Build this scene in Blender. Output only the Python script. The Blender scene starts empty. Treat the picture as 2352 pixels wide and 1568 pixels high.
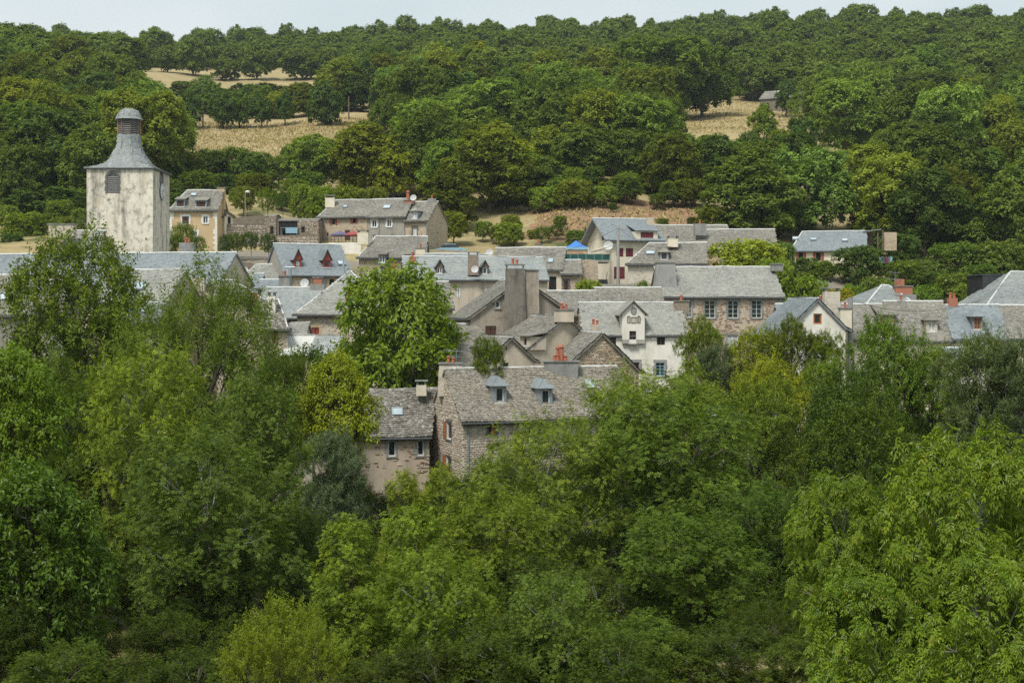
import bpy, math, random
import numpy as np
from mathutils import Vector, Matrix, noise as mnoise

# ------------------------------------------------------------------ camera, sky, sun, exposure
S = bpy.context.scene
C = S.collection
F = 50.0 / 36.0 * 2352.0          # photograph measured in a 2352 wide frame
HX, HY = 1176.0, 705.0            # principal column, horizon row
cam = bpy.data.cameras.new('camera')
cam.lens = 50.0
cam.sensor_width = 36.0
cam.shift_y = -(784.0 - HY) / 2352.0
cam.clip_start = 0.5
cam.clip_end = 6000.0
camo = bpy.data.objects.new('camera', cam)
camo.rotation_euler = (math.radians(90), 0, 0)
C.objects.link(camo)
S.camera = camo

SUN_ELEV, SUN_ROT = math.radians(56), math.radians(208)
W = bpy.data.worlds.new('World')
S.world = W
W.use_nodes = True
nt = W.node_tree
nt.nodes.clear()
wo = nt.nodes.new('ShaderNodeOutputWorld')
bg = nt.nodes.new('ShaderNodeBackground')
sky = nt.nodes.new('ShaderNodeTexSky')
sky.sky_type = 'NISHITA'
sky.sun_disc = False
sky.sun_elevation = SUN_ELEV
sky.sun_rotation = SUN_ROT
sky.air_density = 1.0
sky.dust_density = 3.0
tc = nt.nodes.new('ShaderNodeTexCoord')
mp = nt.nodes.new('ShaderNodeMapping')
mp.inputs['Scale'].default_value = (1.0, 1.0, 2.5)
nz = nt.nodes.new('ShaderNodeTexNoise')
nz.inputs['Scale'].default_value = 2.2
nz.inputs['Detail'].default_value = 3.0
rp = nt.nodes.new('ShaderNodeValToRGB')
rp.color_ramp.elements[0].position = 0.38
rp.color_ramp.elements[0].color = (4.9, 5.9, 6.2, 1)      # thin blue grey veil
rp.color_ramp.elements[1].position = 0.62
rp.color_ramp.elements[1].color = (6.7, 7.25, 7.35, 1)      # white cloud sheet
mx = nt.nodes.new('ShaderNodeMixRGB')
mx.inputs['Fac'].default_value = 0.92
nt.links.new(tc.outputs['Generated'], mp.inputs['Vector'])
nt.links.new(mp.outputs['Vector'], nz.inputs['Vector'])
nt.links.new(nz.outputs['Fac'], rp.inputs['Fac'])
nt.links.new(sky.outputs['Color'], mx.inputs['Color1'])
nt.links.new(rp.outputs['Color'], mx.inputs['Color2'])
nt.links.new(mx.outputs['Color'], bg.inputs['Color'])
bg.inputs['Strength'].default_value = 0.05
nt.links.new(bg.outputs['Background'], wo.inputs['Surface'])

sl = bpy.data.lights.new('sun', 'SUN')
sl.energy = 1.5
sl.angle = math.radians(16)
sl.color = (1.0, 0.965, 0.91)
slo = bpy.data.objects.new('sun', sl)
d = Vector((math.sin(SUN_ROT) * math.cos(SUN_ELEV), math.cos(SUN_ROT) * math.cos(SUN_ELEV), math.sin(SUN_ELEV)))
slo.rotation_euler = d.to_track_quat('Z', 'Y').to_euler()
slo.location = (0, -30, 80)
C.objects.link(slo)

S.view_settings.view_transform = 'Standard'
S.view_settings.look = 'None'
S.view_settings.gamma = 1.0
S.view_settings.use_curve_mapping = False
S.view_settings.exposure = 1.3
S.render.engine = 'CYCLES'
cy = S.cycles
cy.max_bounces = 5
cy.diffuse_bounces = 2
cy.glossy_bounces = 2
cy.transmission_bounces = 3
cy.transparent_max_bounces = 4
cy.volume_bounces = 0
cy.use_denoising = False
cy.use_adaptive_sampling = True
cy.adaptive_threshold = 0.01
cy.caustics_reflective = False
cy.caustics_refractive = False

rnd = random.Random(7)
RG = np.random.default_rng(11)

# ------------------------------------------------------------------ helpers
def P(x, y, Y):
    """world point seen at column x, row y of the 2352 wide photograph, Y metres away"""
    return Vector(((x - HX) / F * Y, Y, (HY - y) / F * Y))

def tag(o, label=None, cat=None, group=None, kind=None):
    if label: o['label'] = label
    if cat: o['category'] = cat
    if group: o['group'] = group
    if kind: o['kind'] = kind
    return o

def empty(name, loc, label, cat, group=None):
    o = bpy.data.objects.new(name, None)
    o.location = loc
    C.objects.link(o)
    return tag(o, label, cat, group)

def npmesh(name, verts, groups, vals=None, mats=(), midx=None, smooth=False):
    """groups: list of (n,k) int arrays.  vals: per face value -> attribute v"""
    me = bpy.data.meshes.new(name)
    verts = np.asarray(verts, dtype=np.float32)
    me.vertices.add(len(verts))
    me.vertices.foreach_set('co', verts.ravel())
    loops = np.concatenate([g.ravel() for g in groups]).astype(np.int32)
    sizes = np.concatenate([np.full(len(g), g.shape[1], dtype=np.int32) for g in groups])
    starts = np.concatenate([[0], np.cumsum(sizes)[:-1]]).astype(np.int32)
    me.loops.add(len(loops))
    me.loops.foreach_set('vertex_index', loops)
    me.polygons.add(len(sizes))
    me.polygons.foreach_set('loop_start', starts)
    me.polygons.foreach_set('loop_total', sizes)
    if midx is not None:
        me.polygons.foreach_set('material_index', np.asarray(midx, dtype=np.int32))
    me.polygons.foreach_set('use_smooth', np.full(len(sizes), smooth))
    for m in mats: me.materials.append(m)
    if vals is not None:
        a = me.attributes.new('v', 'FLOAT', 'FACE')
        a.data.foreach_set('value', np.asarray(vals, dtype=np.float32))
    me.update(calc_edges=True)
    return me

class MB:
    """collects faces; coordinates are world minus origin"""
    def __init__(s, O=(0, 0, 0)):
        s.O = Vector(O); s.v = []; s.f = []; s.n = 0; s.val = []
    def face(s, pts, val=0.0):
        i = len(s.v)
        s.v += [tuple(Vector(p) - s.O) for p in pts]
        s.f.append(tuple(range(i, i + len(pts)))); s.val.append(val)
    def box(s, o, a, b, c, a0, a1, b0, b1, c0, c1, val=0.0):
        o = Vector(o) - s.O
        i = len(s.v)
        for (p, q, r) in ((a0, b0, c0), (a1, b0, c0), (a1, b1, c0), (a0, b1, c0), (a0, b0, c1), (a1, b0, c1), (a1, b1, c1), (a0, b1, c1)):
            s.v.append(tuple(o + a * p + b * q + c * r))
        for f in ((0, 3, 2, 1), (4, 5, 6, 7), (0, 1, 5, 4), (1, 2, 6, 5), (2, 3, 7, 6), (3, 0, 4, 7)):
            s.f.append(tuple(i + k for k in f)); s.val.append(val)
    def wbox(s, x0, x1, y0, y1, z0, z1):
        s.box((0, 0, 0), Vector((1, 0, 0)), Vector((0, 1, 0)), Vector((0, 0, 1)), x0, x1, y0, y1, z0, z1)
    def taper(s, cx, cy, z0, z1, hx0, hy0, hx1, hy1):
        i = len(s.v); O = s.O
        for (z, hx, hy) in ((z0, hx0, hy0), (z1, hx1, hy1)):
            for (a, b) in ((-1, -1), (1, -1), (1, 1), (-1, 1)):
                s.v.append((cx + a * hx - O.x, cy + b * hy - O.y, z - O.z))
        for f in ((0, 3, 2, 1), (4, 5, 6, 7), (0, 1, 5, 4), (1, 2, 6, 5), (2, 3, 7, 6), (3, 0, 4, 7)):
            s.f.append(tuple(i + k for k in f)); s.val.append(0)
    def tube(s, pts, rad, n=6, cap=True):
        base = len(s.v); pts = [Vector(p) - s.O for p in pts]
        for k, p in enumerate(pts):
            t = (pts[min(k + 1, len(pts) - 1)] - pts[max(k - 1, 0)])
            t = t.normalized() if t.length > 1e-6 else Vector((0, 0, 1))
            up = Vector((0, 0, 1)) if abs(t.z) < .9 else Vector((1, 0, 0))
            a = t.cross(up).normalized(); b = t.cross(a)
            r = rad[k] if hasattr(rad, '__len__') else rad
            for j in range(n):
                th = 2 * math.pi * j / n
                s.v.append(tuple(p + a * math.cos(th) * r + b * math.sin(th) * r))
        for k in range(len(pts) - 1):
            for j in range(n):
                q = base + k * n
                s.f.append((q + j, q + (j + 1) % n, q + n + (j + 1) % n, q + n + j)); s.val.append(0)
        if cap:
            s.f.append(tuple(base + j for j in range(n))); s.val.append(0)
            e = base + (len(pts) - 1) * n
            s.f.append(tuple(e + j for j in reversed(range(n)))); s.val.append(0)
    def mesh(s, name, mat, smooth=False):
        me = bpy.data.meshes.new(name)
        me.from_pydata(s.v, [], s.f)
        me.materials.append(mat)
        a = me.attributes.new('v', 'FLOAT', 'FACE')
        a.data.foreach_set('value', s.val)
        if smooth: me.polygons.foreach_set('use_smooth', [True] * len(s.f))
        me.update()
        return me
    def build(s, name, mat, parent=None, smooth=False):
        o = bpy.data.objects.new(name, s.mesh(name, mat, smooth))
        C.objects.link(o)
        if parent: o.parent = parent
        else: o.location = s.O
        return o

def link(name, me, parent=None, loc=(0, 0, 0), kind=None):
    o = bpy.data.objects.new(name, me)
    o.location = loc
    C.objects.link(o)
    if parent: o.parent = parent
    if kind: o['kind'] = kind
    return o

# ------------------------------------------------------------------ materials
class NT:
    def __init__(s, name):
        s.m = bpy.data.materials.new(name); s.m.use_nodes = True
        s.t = s.m.node_tree; s.t.nodes.clear()
        s.out = s.t.nodes.new('ShaderNodeOutputMaterial')
    def n(s, typ, ins=None, **kw):
        nd = s.t.nodes.new(typ)
        for k, v in kw.items(): setattr(nd, k, v)
        for k, v in (ins or {}).items():
            if isinstance(v, bpy.types.NodeSocket): s.t.links.new(v, nd.inputs[k])
            else: nd.inputs[k].default_value = v
        return nd
    def noise(s, scale, detail=4.0, rough=.6, vec=None, dist=0.0):
        if vec is None: vec = s.coord()
        return s.n('ShaderNodeTexNoise', {'Vector': vec, 'Scale': scale, 'Detail': detail, 'Roughness': rough, 'Distortion': dist}).outputs['Fac']
    def coord(s):
        if not hasattr(s, '_c'): s._c = s.n('ShaderNodeTexCoord').outputs['Object']
        return s._c
    def mapped(s, sc):
        return s.n('ShaderNodeMapping', {'Vector': s.coord(), 'Scale': sc}).outputs['Vector']
    def ramp(s, fac, stops, interp='LINEAR'):
        r = s.n('ShaderNodeValToRGB', {'Fac': fac})
        e = r.color_ramp.elements; r.color_ramp.interpolation = interp
        while len(e) < len(stops): e.new(0.5)
        for k, (p, c) in enumerate(stops):
            e[k].position = p
            e[k].color = (c, c, c, 1) if isinstance(c, (int, float)) else (*c, 1)
        return r.outputs['Color']
    def mix(s, fac, a, b, mode='MIX'):
        nd = s.n('ShaderNodeMixRGB', {'Fac': fac}, blend_type=mode)
        for k, v in (('Color1', a), ('Color2', b)):
            if isinstance(v, bpy.types.NodeSocket): s.t.links.new(v, nd.inputs[k])
            else: nd.inputs[k].default_value = (*v, 1)
        return nd.outputs['Color']
    def math(s, op, a, b):
        return s.n('ShaderNodeMath', {0: a, 1: b}, operation=op).outputs[0]
    def v(s):
        a = s.n('ShaderNodeAttribute', attribute_name='v').outputs['Fac']
        r = s.n('ShaderNodeObjectInfo').outputs['Random']
        return s.math('FRACT', s.math('ADD', a, r), 0.0)
    def done(s, col, rough=.85, bump=None, bs=.3, bd=.02, spec=.3, metal=0.0):
        ins = {'Base Color': col if isinstance(col, bpy.types.NodeSocket) else (*col, 1), 'Roughness': rough, 'Specular IOR Level': spec, 'Metallic': metal}
        if bump is not None:
            ins['Normal'] = s.n('ShaderNodeBump', {'Height': bump, 'Strength': bs, 'Distance': bd}).outputs['Normal']
        b = s.n('ShaderNodeBsdfPrincipled', ins)
        s.t.links.new(b.outputs['BSDF'], s.out.inputs['Surface'])
        return s.m

def m_plain(name, col, rough=.7, var=.25, spec=.3, metal=0.0, sc=6.0):
    t = NT(name)
    n = t.noise(sc, 5.0)
    dark = tuple(c * (1 - var) for c in col); lite = tuple(min(1, c * (1 + var * .6)) for c in col)
    return t.done(t.ramp(n, [(.3, dark), (.7, lite)]), rough, n, .15, .01, spec, metal)

def m_slate(name, cols, lichen, lf=.5, warm=.35, sc=.9):
    """cols: list of slate tones; lichen: tint of patches"""
    t = NT(name)
    k = len(cols)
    base = t.ramp(t.v(), [(i / (k - 1), c) for i, c in enumerate(cols)])
    big = t.noise(sc * .45, 5.0, .65)
    base = t.mix(t.ramp(big, [(.38, .0), (.62, warm)]), base, lichen)
    sm = t.noise(7.0, 4.0, .7)
    base = t.mix(t.ramp(sm, [(.45, 0.0), (.7, lf)]), base, lichen)
    dk = t.noise(2.3, 5.0, .7)
    base = t.mix(t.ramp(dk, [(.3, .45), (.5, .0)]), base, (.055, .055, .05))
    return t.done(base, .75, sm, .35, .02, .25)

def m_render(name, col, stain=(.10, .095, .08), amount=.35, streak=.5, warm=(.42, .31, .17)):
    t = NT(name)
    a = t.noise(.55, 6.0, .62)
    c = t.mix(t.ramp(a, [(.35, .0), (.75, .55)]), col, tuple(x * .72 for x in col))
    b = t.noise(.9, 7.0, .7, t.mapped((1.0, 1.0, .16)))
    c = t.mix(t.ramp(b, [(.48, 0.0), (.72, streak)]), c, stain)
    d2 = t.noise(1.7, 6.0, .7)
    c = t.mix(t.ramp(d2, [(.5, 0.0), (.75, amount)]), c, stain)
    w = t.noise(.8, 4.0, .6, t.mapped((1.3, 1.3, .7)))
    c = t.mix(t.ramp(w, [(.55, 0.0), (.75, .35)]), c, warm)
    f = t.noise(22.0, 4.0, .7)
    c = t.mix(.3, c, t.ramp(f, [(.3, (.12, .12, .12)), (.7, (1, 1, 1))]), 'SOFT_LIGHT')
    return t.done(c, .9, f, .5, .02, .2)

def m_stone(name, cols, rough=.9):
    t = NT(name)
    k = len(cols)
    base = t.ramp(t.v(), [(i / (k - 1), c) for i, c in enumerate(cols)])
    n = t.noise(9.0, 5.0, .7)
    base = t.mix(.6, base, t.ramp(n, [(.3, (.25, .25, .25)), (.7, (.8, .8, .8))]), 'OVERLAY')
    return t.done(base, rough, n, .6, .02, .2)

def m_rubble(name, mortar, cols, scale=3.0, cover=.6):
    """wall body whose stones are too far off to be built one by one, bedded in mortar"""
    t = NT(name)
    vec = t.mapped((1.0, 1.0, 2.1))
    wob = t.n('ShaderNodeVectorMath', {0: vec, 1: t.n('ShaderNodeTexNoise', {'Vector': vec, 'Scale': 2.0}).outputs['Color']}, operation='ADD').outputs[0]
    vo = t.n('ShaderNodeTexVoronoi', {'Vector': wob, 'Scale': scale})
    ed = t.n('ShaderNodeTexVoronoi', {'Vector': wob, 'Scale': scale}, feature='DISTANCE_TO_EDGE')
    sep = t.n('ShaderNodeSeparateColor', {'Color': vo.outputs['Color']})
    k = len(cols)
    st = t.ramp(sep.outputs[0], [(i / (k - 1), c) for i, c in enumerate(cols)])
    m = t.ramp(ed.outputs['Distance'], [(.04, 0.0), (.1, 1.0)])
    cv = t.ramp(sep.outputs[1], [(cover - .02, 1.0), (cover + .02, .12)])
    n = t.noise(.6, 5.0, .65)
    cv = t.mix(t.ramp(n, [(.45, 0.0), (.6, .8)]), cv, (0, 0, 0))
    mm = t.mix(1.0, m, cv, 'MULTIPLY')
    f = t.noise(12.0, 4.0, .7)
    mo = t.mix(t.ramp(f, [(.35, .5), (.65, 0.0)]), mortar, tuple(c * .7 for c in mortar))
    c = t.mix(mm, mo, st)
    h = t.mix(.3, mm, f)
    return t.done(c, .9, h, .6, .04, .2)

def m_leaf(name, dark, light, trans=.32, gloss=.06, hue=None):
    t = NT(name)
    a = t.n('ShaderNodeAttribute', attribute_name='v').outputs['Fac']
    st = [(0.0, dark), (.55, tuple((p + q) / 2 for p, q in zip(dark, light))), (.93, light)]
    if hue: st += [(.97, light), (1.0, hue)]
    c = t.ramp(a, st)
    oc = t.n('ShaderNodeObjectInfo').outputs['Color']
    c = t.mix(1.0, c, oc, 'MULTIPLY')
    d1 = t.n('ShaderNodeBsdfDiffuse', {'Color': c})
    tcol = t.mix(1.0, c, (1.25, 1.25, .55), 'MULTIPLY')
    d2 = t.n('ShaderNodeBsdfTranslucent', {'Color': tcol})
    g = t.n('ShaderNodeBsdfGlossy', {'Color': (.8, .85, .8, 1), 'Roughness': .42})
    m1 = t.n('ShaderNodeMixShader', {0: trans, 1: d1.outputs[0], 2: d2.outputs[0]})
    m2 = t.n('ShaderNodeMixShader', {0: gloss, 1: m1.outputs[0], 2: g.outputs[0]})
    t.t.links.new(m2.outputs[0], t.out.inputs['Surface'])
    return t.m

M = {}
M['lauze'] = m_slate('lauze_slates', [(.11, .103, .09), (.18, .17, .15), (.24, .228, .205), (.14, .13, .112), (.29, .278, .25), (.16, .143, .12), (.21, .2, .18)], (.36, .34, .26), .4, .25)
M['lauze_light'] = m_slate('pale_lauze_slates', [(.19, .19, .175), (.29, .29, .27), (.23, .23, .215), (.34, .34, .315), (.26, .26, .245), (.31, .3, .27)], (.38, .37, .28), .4, .25)
M['lauze_front'] = m_slate('weathered_lauze_slates', [(.11, .10, .088), (.2, .18, .155), (.27, .245, .21), (.15, .132, .112), (.32, .3, .265), (.18, .15, .122), (.235, .215, .185)], (.38, .34, .23), .4, .2)
M['lauze_dark'] = m_slate('dark_lauze_slates', [(.075, .068, .06), (.15, .138, .12), (.25, .235, .21), (.1, .088, .075), (.34, .325, .3), (.13, .115, .095), (.2, .185, .165)], (.34, .32, .24), .35, .15)
M['slate'] = m_slate('blue_slates', [(.14, .165, .18), (.2, .23, .245), (.165, .19, .205), (.24, .265, .28), (.18, .21, .225)], (.33, .36, .33), .25, .18)
M['slate_grey'] = m_slate('grey_slates', [(.18, .205, .21), (.235, .26, .265), (.2, .225, .235), (.28, .305, .305), (.22, .245, .25)], (.42, .43, .37), .35, .3)
M['tower'] = m_render('tower_render', (.75, .69, .56), (.06, .06, .052), .95, .95)
M['cream'] = m_render('cream_render', (.74, .67, .52), (.2, .18, .14), .2, .25)
M['white'] = m_render('white_render', (.80, .77, .68), (.25, .22, .17), .25, .3)
M['beige'] = m_render('beige_render', (.54, .47, .37), (.15, .13, .1), .35, .45)
M['grey'] = m_render('grey_render', (.34, .32, .28), (.1, .09, .08), .35, .45)
M['soot'] = m_render('stained_cement_render', (.36, .31, .25), (.04, .038, .035), .55, .75)
M['ochre'] = m_render('ochre_render', (.56, .42, .24), (.25, .2, .13), .15, .2)
M['patched'] = m_render('patched_render', (.52, .43, .33), (.14, .12, .1), .35, .45)
M['sootstack'] = m_render('soot_black_render', (.2, .18, .15), (.045, .043, .04), .7, .9, (.3, .25, .19))
M['cement'] = m_render('cement_render', (.3, .3, .28), (.06, .06, .055), .5, .5, (.2, .19, .16))
BR = [(.34, .22, .14), (.48, .38, .27), (.24, .17, .12), (.42, .3, .19), (.2, .18, .16), (.52, .44, .33), (.31, .19, .12), (.38, .34, .28)]
GN = [(.42, .36, .29), (.54, .47, .38), (.33, .28, .24), (.44, .33, .24), (.58, .52, .43), (.38, .3, .23), (.48, .44, .37)]
M['stone_brown'] = m_stone('brown_stones', BR)
M['stone_gran'] = m_stone('mixed_fieldstones', GN)
M['stone_dark'] = m_plain('dark_dressed_basalt', (.14, .14, .135), .85, .35)
M['mortar'] = m_plain('lime_mortar', (.54, .47, .36), .95, .25)
M['mortar_pale'] = m_plain('pale_lime_mortar', (.56, .5, .4), .95, .25)
M['rubble'] = m_rubble('rubble_masonry', (.5, .42, .31), BR, 3.2, .62)
M['rubble_pale'] = m_rubble('pale_rubble_masonry', (.6, .55, .45), GN, 3.4, .45)
M['rubble_dark'] = m_rubble('drystone_masonry', (.2, .17, .13), [(.12, .1, .08), (.25, .21, .17), (.18, .14, .11), (.3, .27, .23)], 3.0, .9)
M['cap'] = m_plain('cement_ridge', (.62, .63, .61), .9, .2)
M['zinc'] = m_plain('zinc', (.3, .34, .36), .5, .2, .5, .3)
M['gutter'] = m_plain('dark_gutter', (.07, .08, .085), .6, .2)
M['white_paint'] = m_plain('white_paint', (.72, .73, .7), .5, .08)
M['blue_paint'] = m_plain('pale_blue_paint', (.25, .42, .52), .6, .15)
M['green_paint'] = m_plain('grey_green_paint', (.5, .56, .5), .6, .12)
M['orange_wood'] = m_plain('orange_varnished_wood', (.40, .15, .05), .5, .3)
M['red_wood'] = m_plain('dull_red_painted_wood', (.29, .065, .05), .6, .2)
M['wine'] = m_plain('wine_red_shutter', (.17, .035, .045), .6, .2)
M['brown_wood'] = m_plain('dark_brown_wood', (.1, .05, .035), .7, .3)
M['old_wood'] = m_plain('weathered_wood', (.16, .12, .09), .85, .4)
M['grey_wood'] = m_plain('grey_louvre_wood', (.22, .21, .2), .85, .35)
M['terracotta'] = m_plain('terracotta', (.40, .135, .08), .8, .3)
M['stack'] = m_plain('weathered_stack_stone', (.27, .22, .17), .9, .4, sc=8)
M['brick'] = m_plain('red_brick', (.38, .16, .1), .85, .35, sc=14)
M['tin'] = m_plain('corrugated_sheet', (.36, .37, .36), .6, .35, sc=2.0)
M['tin_white'] = m_plain('pale_corrugated_sheet', (.62, .62, .58), .7, .15, sc=2.0)
M['dark'] = m_plain('unlit_interior', (.02, .02, .02), .9, .1)
M['cladding'] = m_plain('dark_timber_cladding', (.05, .055, .06), .7, .3)
t = NT('window_glass'); n = t.noise(.7, 2.0)
M['glass'] = t.done(t.ramp(n, [(.3, (.012, .016, .018)), (.7, (.04, .05, .055))]), .08, None, spec=.5)
t = NT('curtained_glass'); n = t.noise(5, 2.0, .5, t.mapped((8, 8, .3)))
M['glass_pale'] = t.done(t.ramp(n, [(.3, (.3, .34, .34)), (.7, (.55, .58, .56))]), .15, None, spec=.5)
t = NT('skylight_glass'); n = t.noise(.7, 2.0)
M['glass_sky'] = t.done(t.ramp(n, [(.3, (.3, .38, .42)), (.7, (.5, .57, .6))]), .12, None, spec=.6)
M['dish'] = m_plain('dish_grey', (.5, .5, .48), .6, .15)
M['bark'] = m_plain('bark', (.13, .11, .085), .95, .4, sc=9)
M['bark_pale'] = m_plain('pale_bark', (.3, .29, .25), .95, .35, sc=9)
M['blue_cloth'] = m_plain('blue_canvas', (.06, .2, .55), .8, .2)
M['green_net'] = m_plain('green_netting', (.02, .09, .075), .8, .2, sc=20)
M['red_cloth'] = m_plain('red_canvas', (.32, .08, .07), .8, .2)
M['purple_cloth'] = m_plain('purple_canvas', (.13, .12, .2), .8, .2)
M['flower'] = m_plain('red_petals', (.6, .03, .06), .7, .3)
M['pole'] = m_plain('pole_concrete', (.35, .34, .31), .85, .2)
M['black'] = m_plain('black_metal', (.03, .03, .035), .5, .2)

M['leaf_ash'] = m_leaf('ash_leaves', (.055, .098, .014), (.26, .35, .038), .3, .015)
M['leaf_walnut'] = m_leaf('walnut_leaves', (.10, .17, .014), (.23, .32, .028), .36, .02, (.33, .28, .05))
M['leaf_broad'] = m_leaf('broad_leaves', (.06, .102, .015), (.19, .255, .03), .3, .01)
M['leaf_fine'] = m_leaf('fine_leaves', (.08, .125, .016), (.19, .25, .03), .36, .01)
M['leaf_grey'] = m_leaf('grey_green_leaves', (.065, .10, .04), (.23, .28, .12), .28, .03)
M['leaf_hill'] = m_leaf('hillside_leaves', (.105, .16, .036), (.27, .345, .068), .32, .0)

# ------------------------------------------------------------------ terrain
cols_x = [-900, 0, 300, 550, 800, 1000, 1176, 1350, 1550, 1700, 1900, 2100, 2352, 3300]
farY = [180, 200, 225, 250, 290, 350, 400, 470, 540, 620, 700]
rows = [[590, 545, 470, 390, 300, 190, 130, 110, 100, 100, 110],
        [575, 545, 480, 410, 320, 215, 160, 145, 140, 140, 150],
        [570, 540, 480, 425, 350, 265, 215, 165, 158, 158, 165],
        [557, 520, 450, 430, 370, 285, 250, 205, 165, 140, 140],
        [570, 540, 480, 430, 345, 272, 245, 205, 165, 135, 135],
        [580, 555, 490, 420, 340, 280, 240, 190, 150, 125, 120],
        [600, 560, 480, 420, 340, 275, 235, 190, 150, 125, 120],
        [620, 545, 455, 410, 345, 280, 240, 195, 150, 120, 110],
        [625, 540, 470, 420, 345, 290, 262, 200, 150, 118, 118],
        [630, 560, 480, 425, 350, 290, 255, 190, 135, 104, 104],
        [610, 580, 500, 440, 365, 300, 262, 180, 122, 96, 96],
        [640, 600, 520, 450, 370, 300, 250, 170, 112, 90, 90],
        [650, 610, 540, 460, 370, 290, 225, 160, 115, 100, 100],
        [650, 600, 520, 430, 330, 250, 190, 140, 115, 100, 100]]
nearY = [-60, 0, 20, 35, 50, 70, 90, 105]
nearZ = [12, -2, -8, -11.5, -13, -16, -17.5, -17]
ctlY = nearY + farY + [900, 1500, 4000]
gy = np.linspace(-60, 1000, 531)
tab = []
for r in rows:
    z = [(HY - rr) / F * yy for rr, yy in zip(r, farY)]
    z = nearZ + z + [z[-1] - 15, z[-1] - 120, z[-1] - 300]
    zi = np.interp(gy, ctlY, z)
    k = np.ones(7) / 7
    tab.append(np.convolve(np.pad(zi, 3, mode='edge'), k, 'valid'))
tab = np.array(tab)
def ground(X, Y):
    Yc = max(Y, 25.0)
    x = HX + X / Yc * F
    x = min(max(x, cols_x[0]), cols_x[-1])
    i = 0
    while i < len(cols_x) - 2 and x > cols_x[i + 1]: i += 1
    f = (x - cols_x[i]) / (cols_x[i + 1] - cols_x[i])
    f = f * f * (3 - 2 * f)
    if Y > 999:
        g = np.interp(Y, [1000, 1500, 4000], [0, -110, -290])
        return tab[i][-1] * (1 - f) + tab[i + 1][-1] * f + g
    j = (Y + 60) / 2.0
    j0 = int(max(0, min(j, 529))); fj = j - j0
    a = tab[i][j0] * (1 - fj) + tab[i][j0 + 1] * fj
    b = tab[i + 1][j0] * (1 - fj) + tab[i + 1][j0 + 1] * fj
    return a * (1 - f) + b * f + .35 * math.sin(X * .21 + Y * .13) * math.sin(Y * .17 - X * .05)

def gcol(X, Y):
    return HX + X / max(Y, 25) * F

def build_ground():
    ys = list(np.arange(-60, 40, 4.0)) + list(np.arange(40, 300, 2.5)) + list(np.arange(300, 720, 5)) + list(np.arange(720, 1000, 20)) + [1100, 1300, 1600, 2100, 2800, 3800]
    us = np.linspace(-1.15, 1.15, 241)
    V = []; vals = []
    for Y in ys:
        w = max(Y, 30) * .55 + 20
        for u in us:
            X = u * w * (1 + .6 * abs(u) ** 3)
            V.append((X, Y, ground(X, Y) + .25 * mnoise.noise(Vector((X * .3, Y * .3, 0)))))
    nx = len(us); q = []
    for a in range(len(ys) - 1):
        for b in range(nx - 1):
            i = a * nx + b
            q.append((i, i + 1, i + nx + 1, i + nx))
            Xc, Yc = V[i][0], V[i][1]
            c = gcol(Xc, Yc)
            Xc += 7 * mnoise.noise(Vector((Xc * .07, Yc * .07, 3))); Yc += 7 * mnoise.noise(Vector((Xc * .08, Yc * .08, 9)))
            c = gcol(Xc, Yc)
            v = .3                                               # rough green ground
            if 188 < Yc < 225 and 1205 < c < 1630: v = .95      # bare ochre bank
            elif Yc > 270: v = .62                              # dry pasture
            elif 175 < Yc < 262: v = .5
            elif 105 < Yc < 180: v = .78                        # lanes and yards
            elif Yc < 60: v = .55
            vals.append(v)
    t = NT('hillside_ground')
    a = t.n('ShaderNodeAttribute', attribute_name='v').outputs['Fac']
    g1 = t.noise(.09, 8.0, .65); g2 = t.noise(1.6, 6.0, .7)
    grass = t.ramp(g2, [(.3, (.05, .08, .025)), (.7, (.13, .14, .045))])
    dry = t.mix(t.ramp(g2, [(.3, 0.0), (.7, 1.0)]), (.30, .23, .11), (.47, .38, .21))
    dry = t.mix(t.ramp(g1, [(.48, 0.0), (.68, .55)]), dry, (.2, .2, .08))
    band = t.noise(.35, 4.0, .6, t.mapped((.25, 1.6, 1.0)))
    dry = t.mix(t.ramp(band, [(.45, 0.0), (.65, .45)]), dry, (.26, .19, .10))
    soil = t.mix(t.ramp(t.noise(.5, 7.0, .7), [(.35, 0.0), (.65, 1.0)]), (.37, .22, .13), (.16, .115, .07))
    c = t.mix(t.ramp(t.math('ADD', a, t.math('MULTIPLY', t.math('SUBTRACT', g1, .5), .7)), [(.4, 0.0), (.5, 1.0)]), grass, dry)
    c = t.mix(t.ramp(a, [(.85, 0.0), (.9, 1.0)]), c, soil)
    c = t.mix(t.ramp(t.math('ABSOLUTE', t.math('SUBTRACT', a, .78), 0.0), [(.04, .8), (.05, 0.0)]), c, (.22, .2, .17))
    m = t.done(c, .95, g2, .8, .25, .1)
    me = npmesh('ground', np.array(V), [np.array(q)], vals, [m], smooth=True)
    o = link('ground', me); o['kind'] = 'structure'
build_ground()
# ------------------------------------------------------------------ roofs, slates, stones
Z = Vector((0, 0, 1))

def clip_poly(poly, inside):
    """Sutherland-Hodgman with a half plane; inside(p)->signed distance; poly of 2D tuples"""
    out = []
    for i in range(len(poly)):
        a, b = poly[i], poly[(i + 1) % len(poly)]
        da, db = inside(a), inside(b)
        if da >= 0: out.append(a)
        if (da >= 0) != (db >= 0):
            t = da / (da - db)
            out.append((a[0] + (b[0] - a[0]) * t, a[1] + (b[1] - a[1]) * t))
    return out

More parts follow.
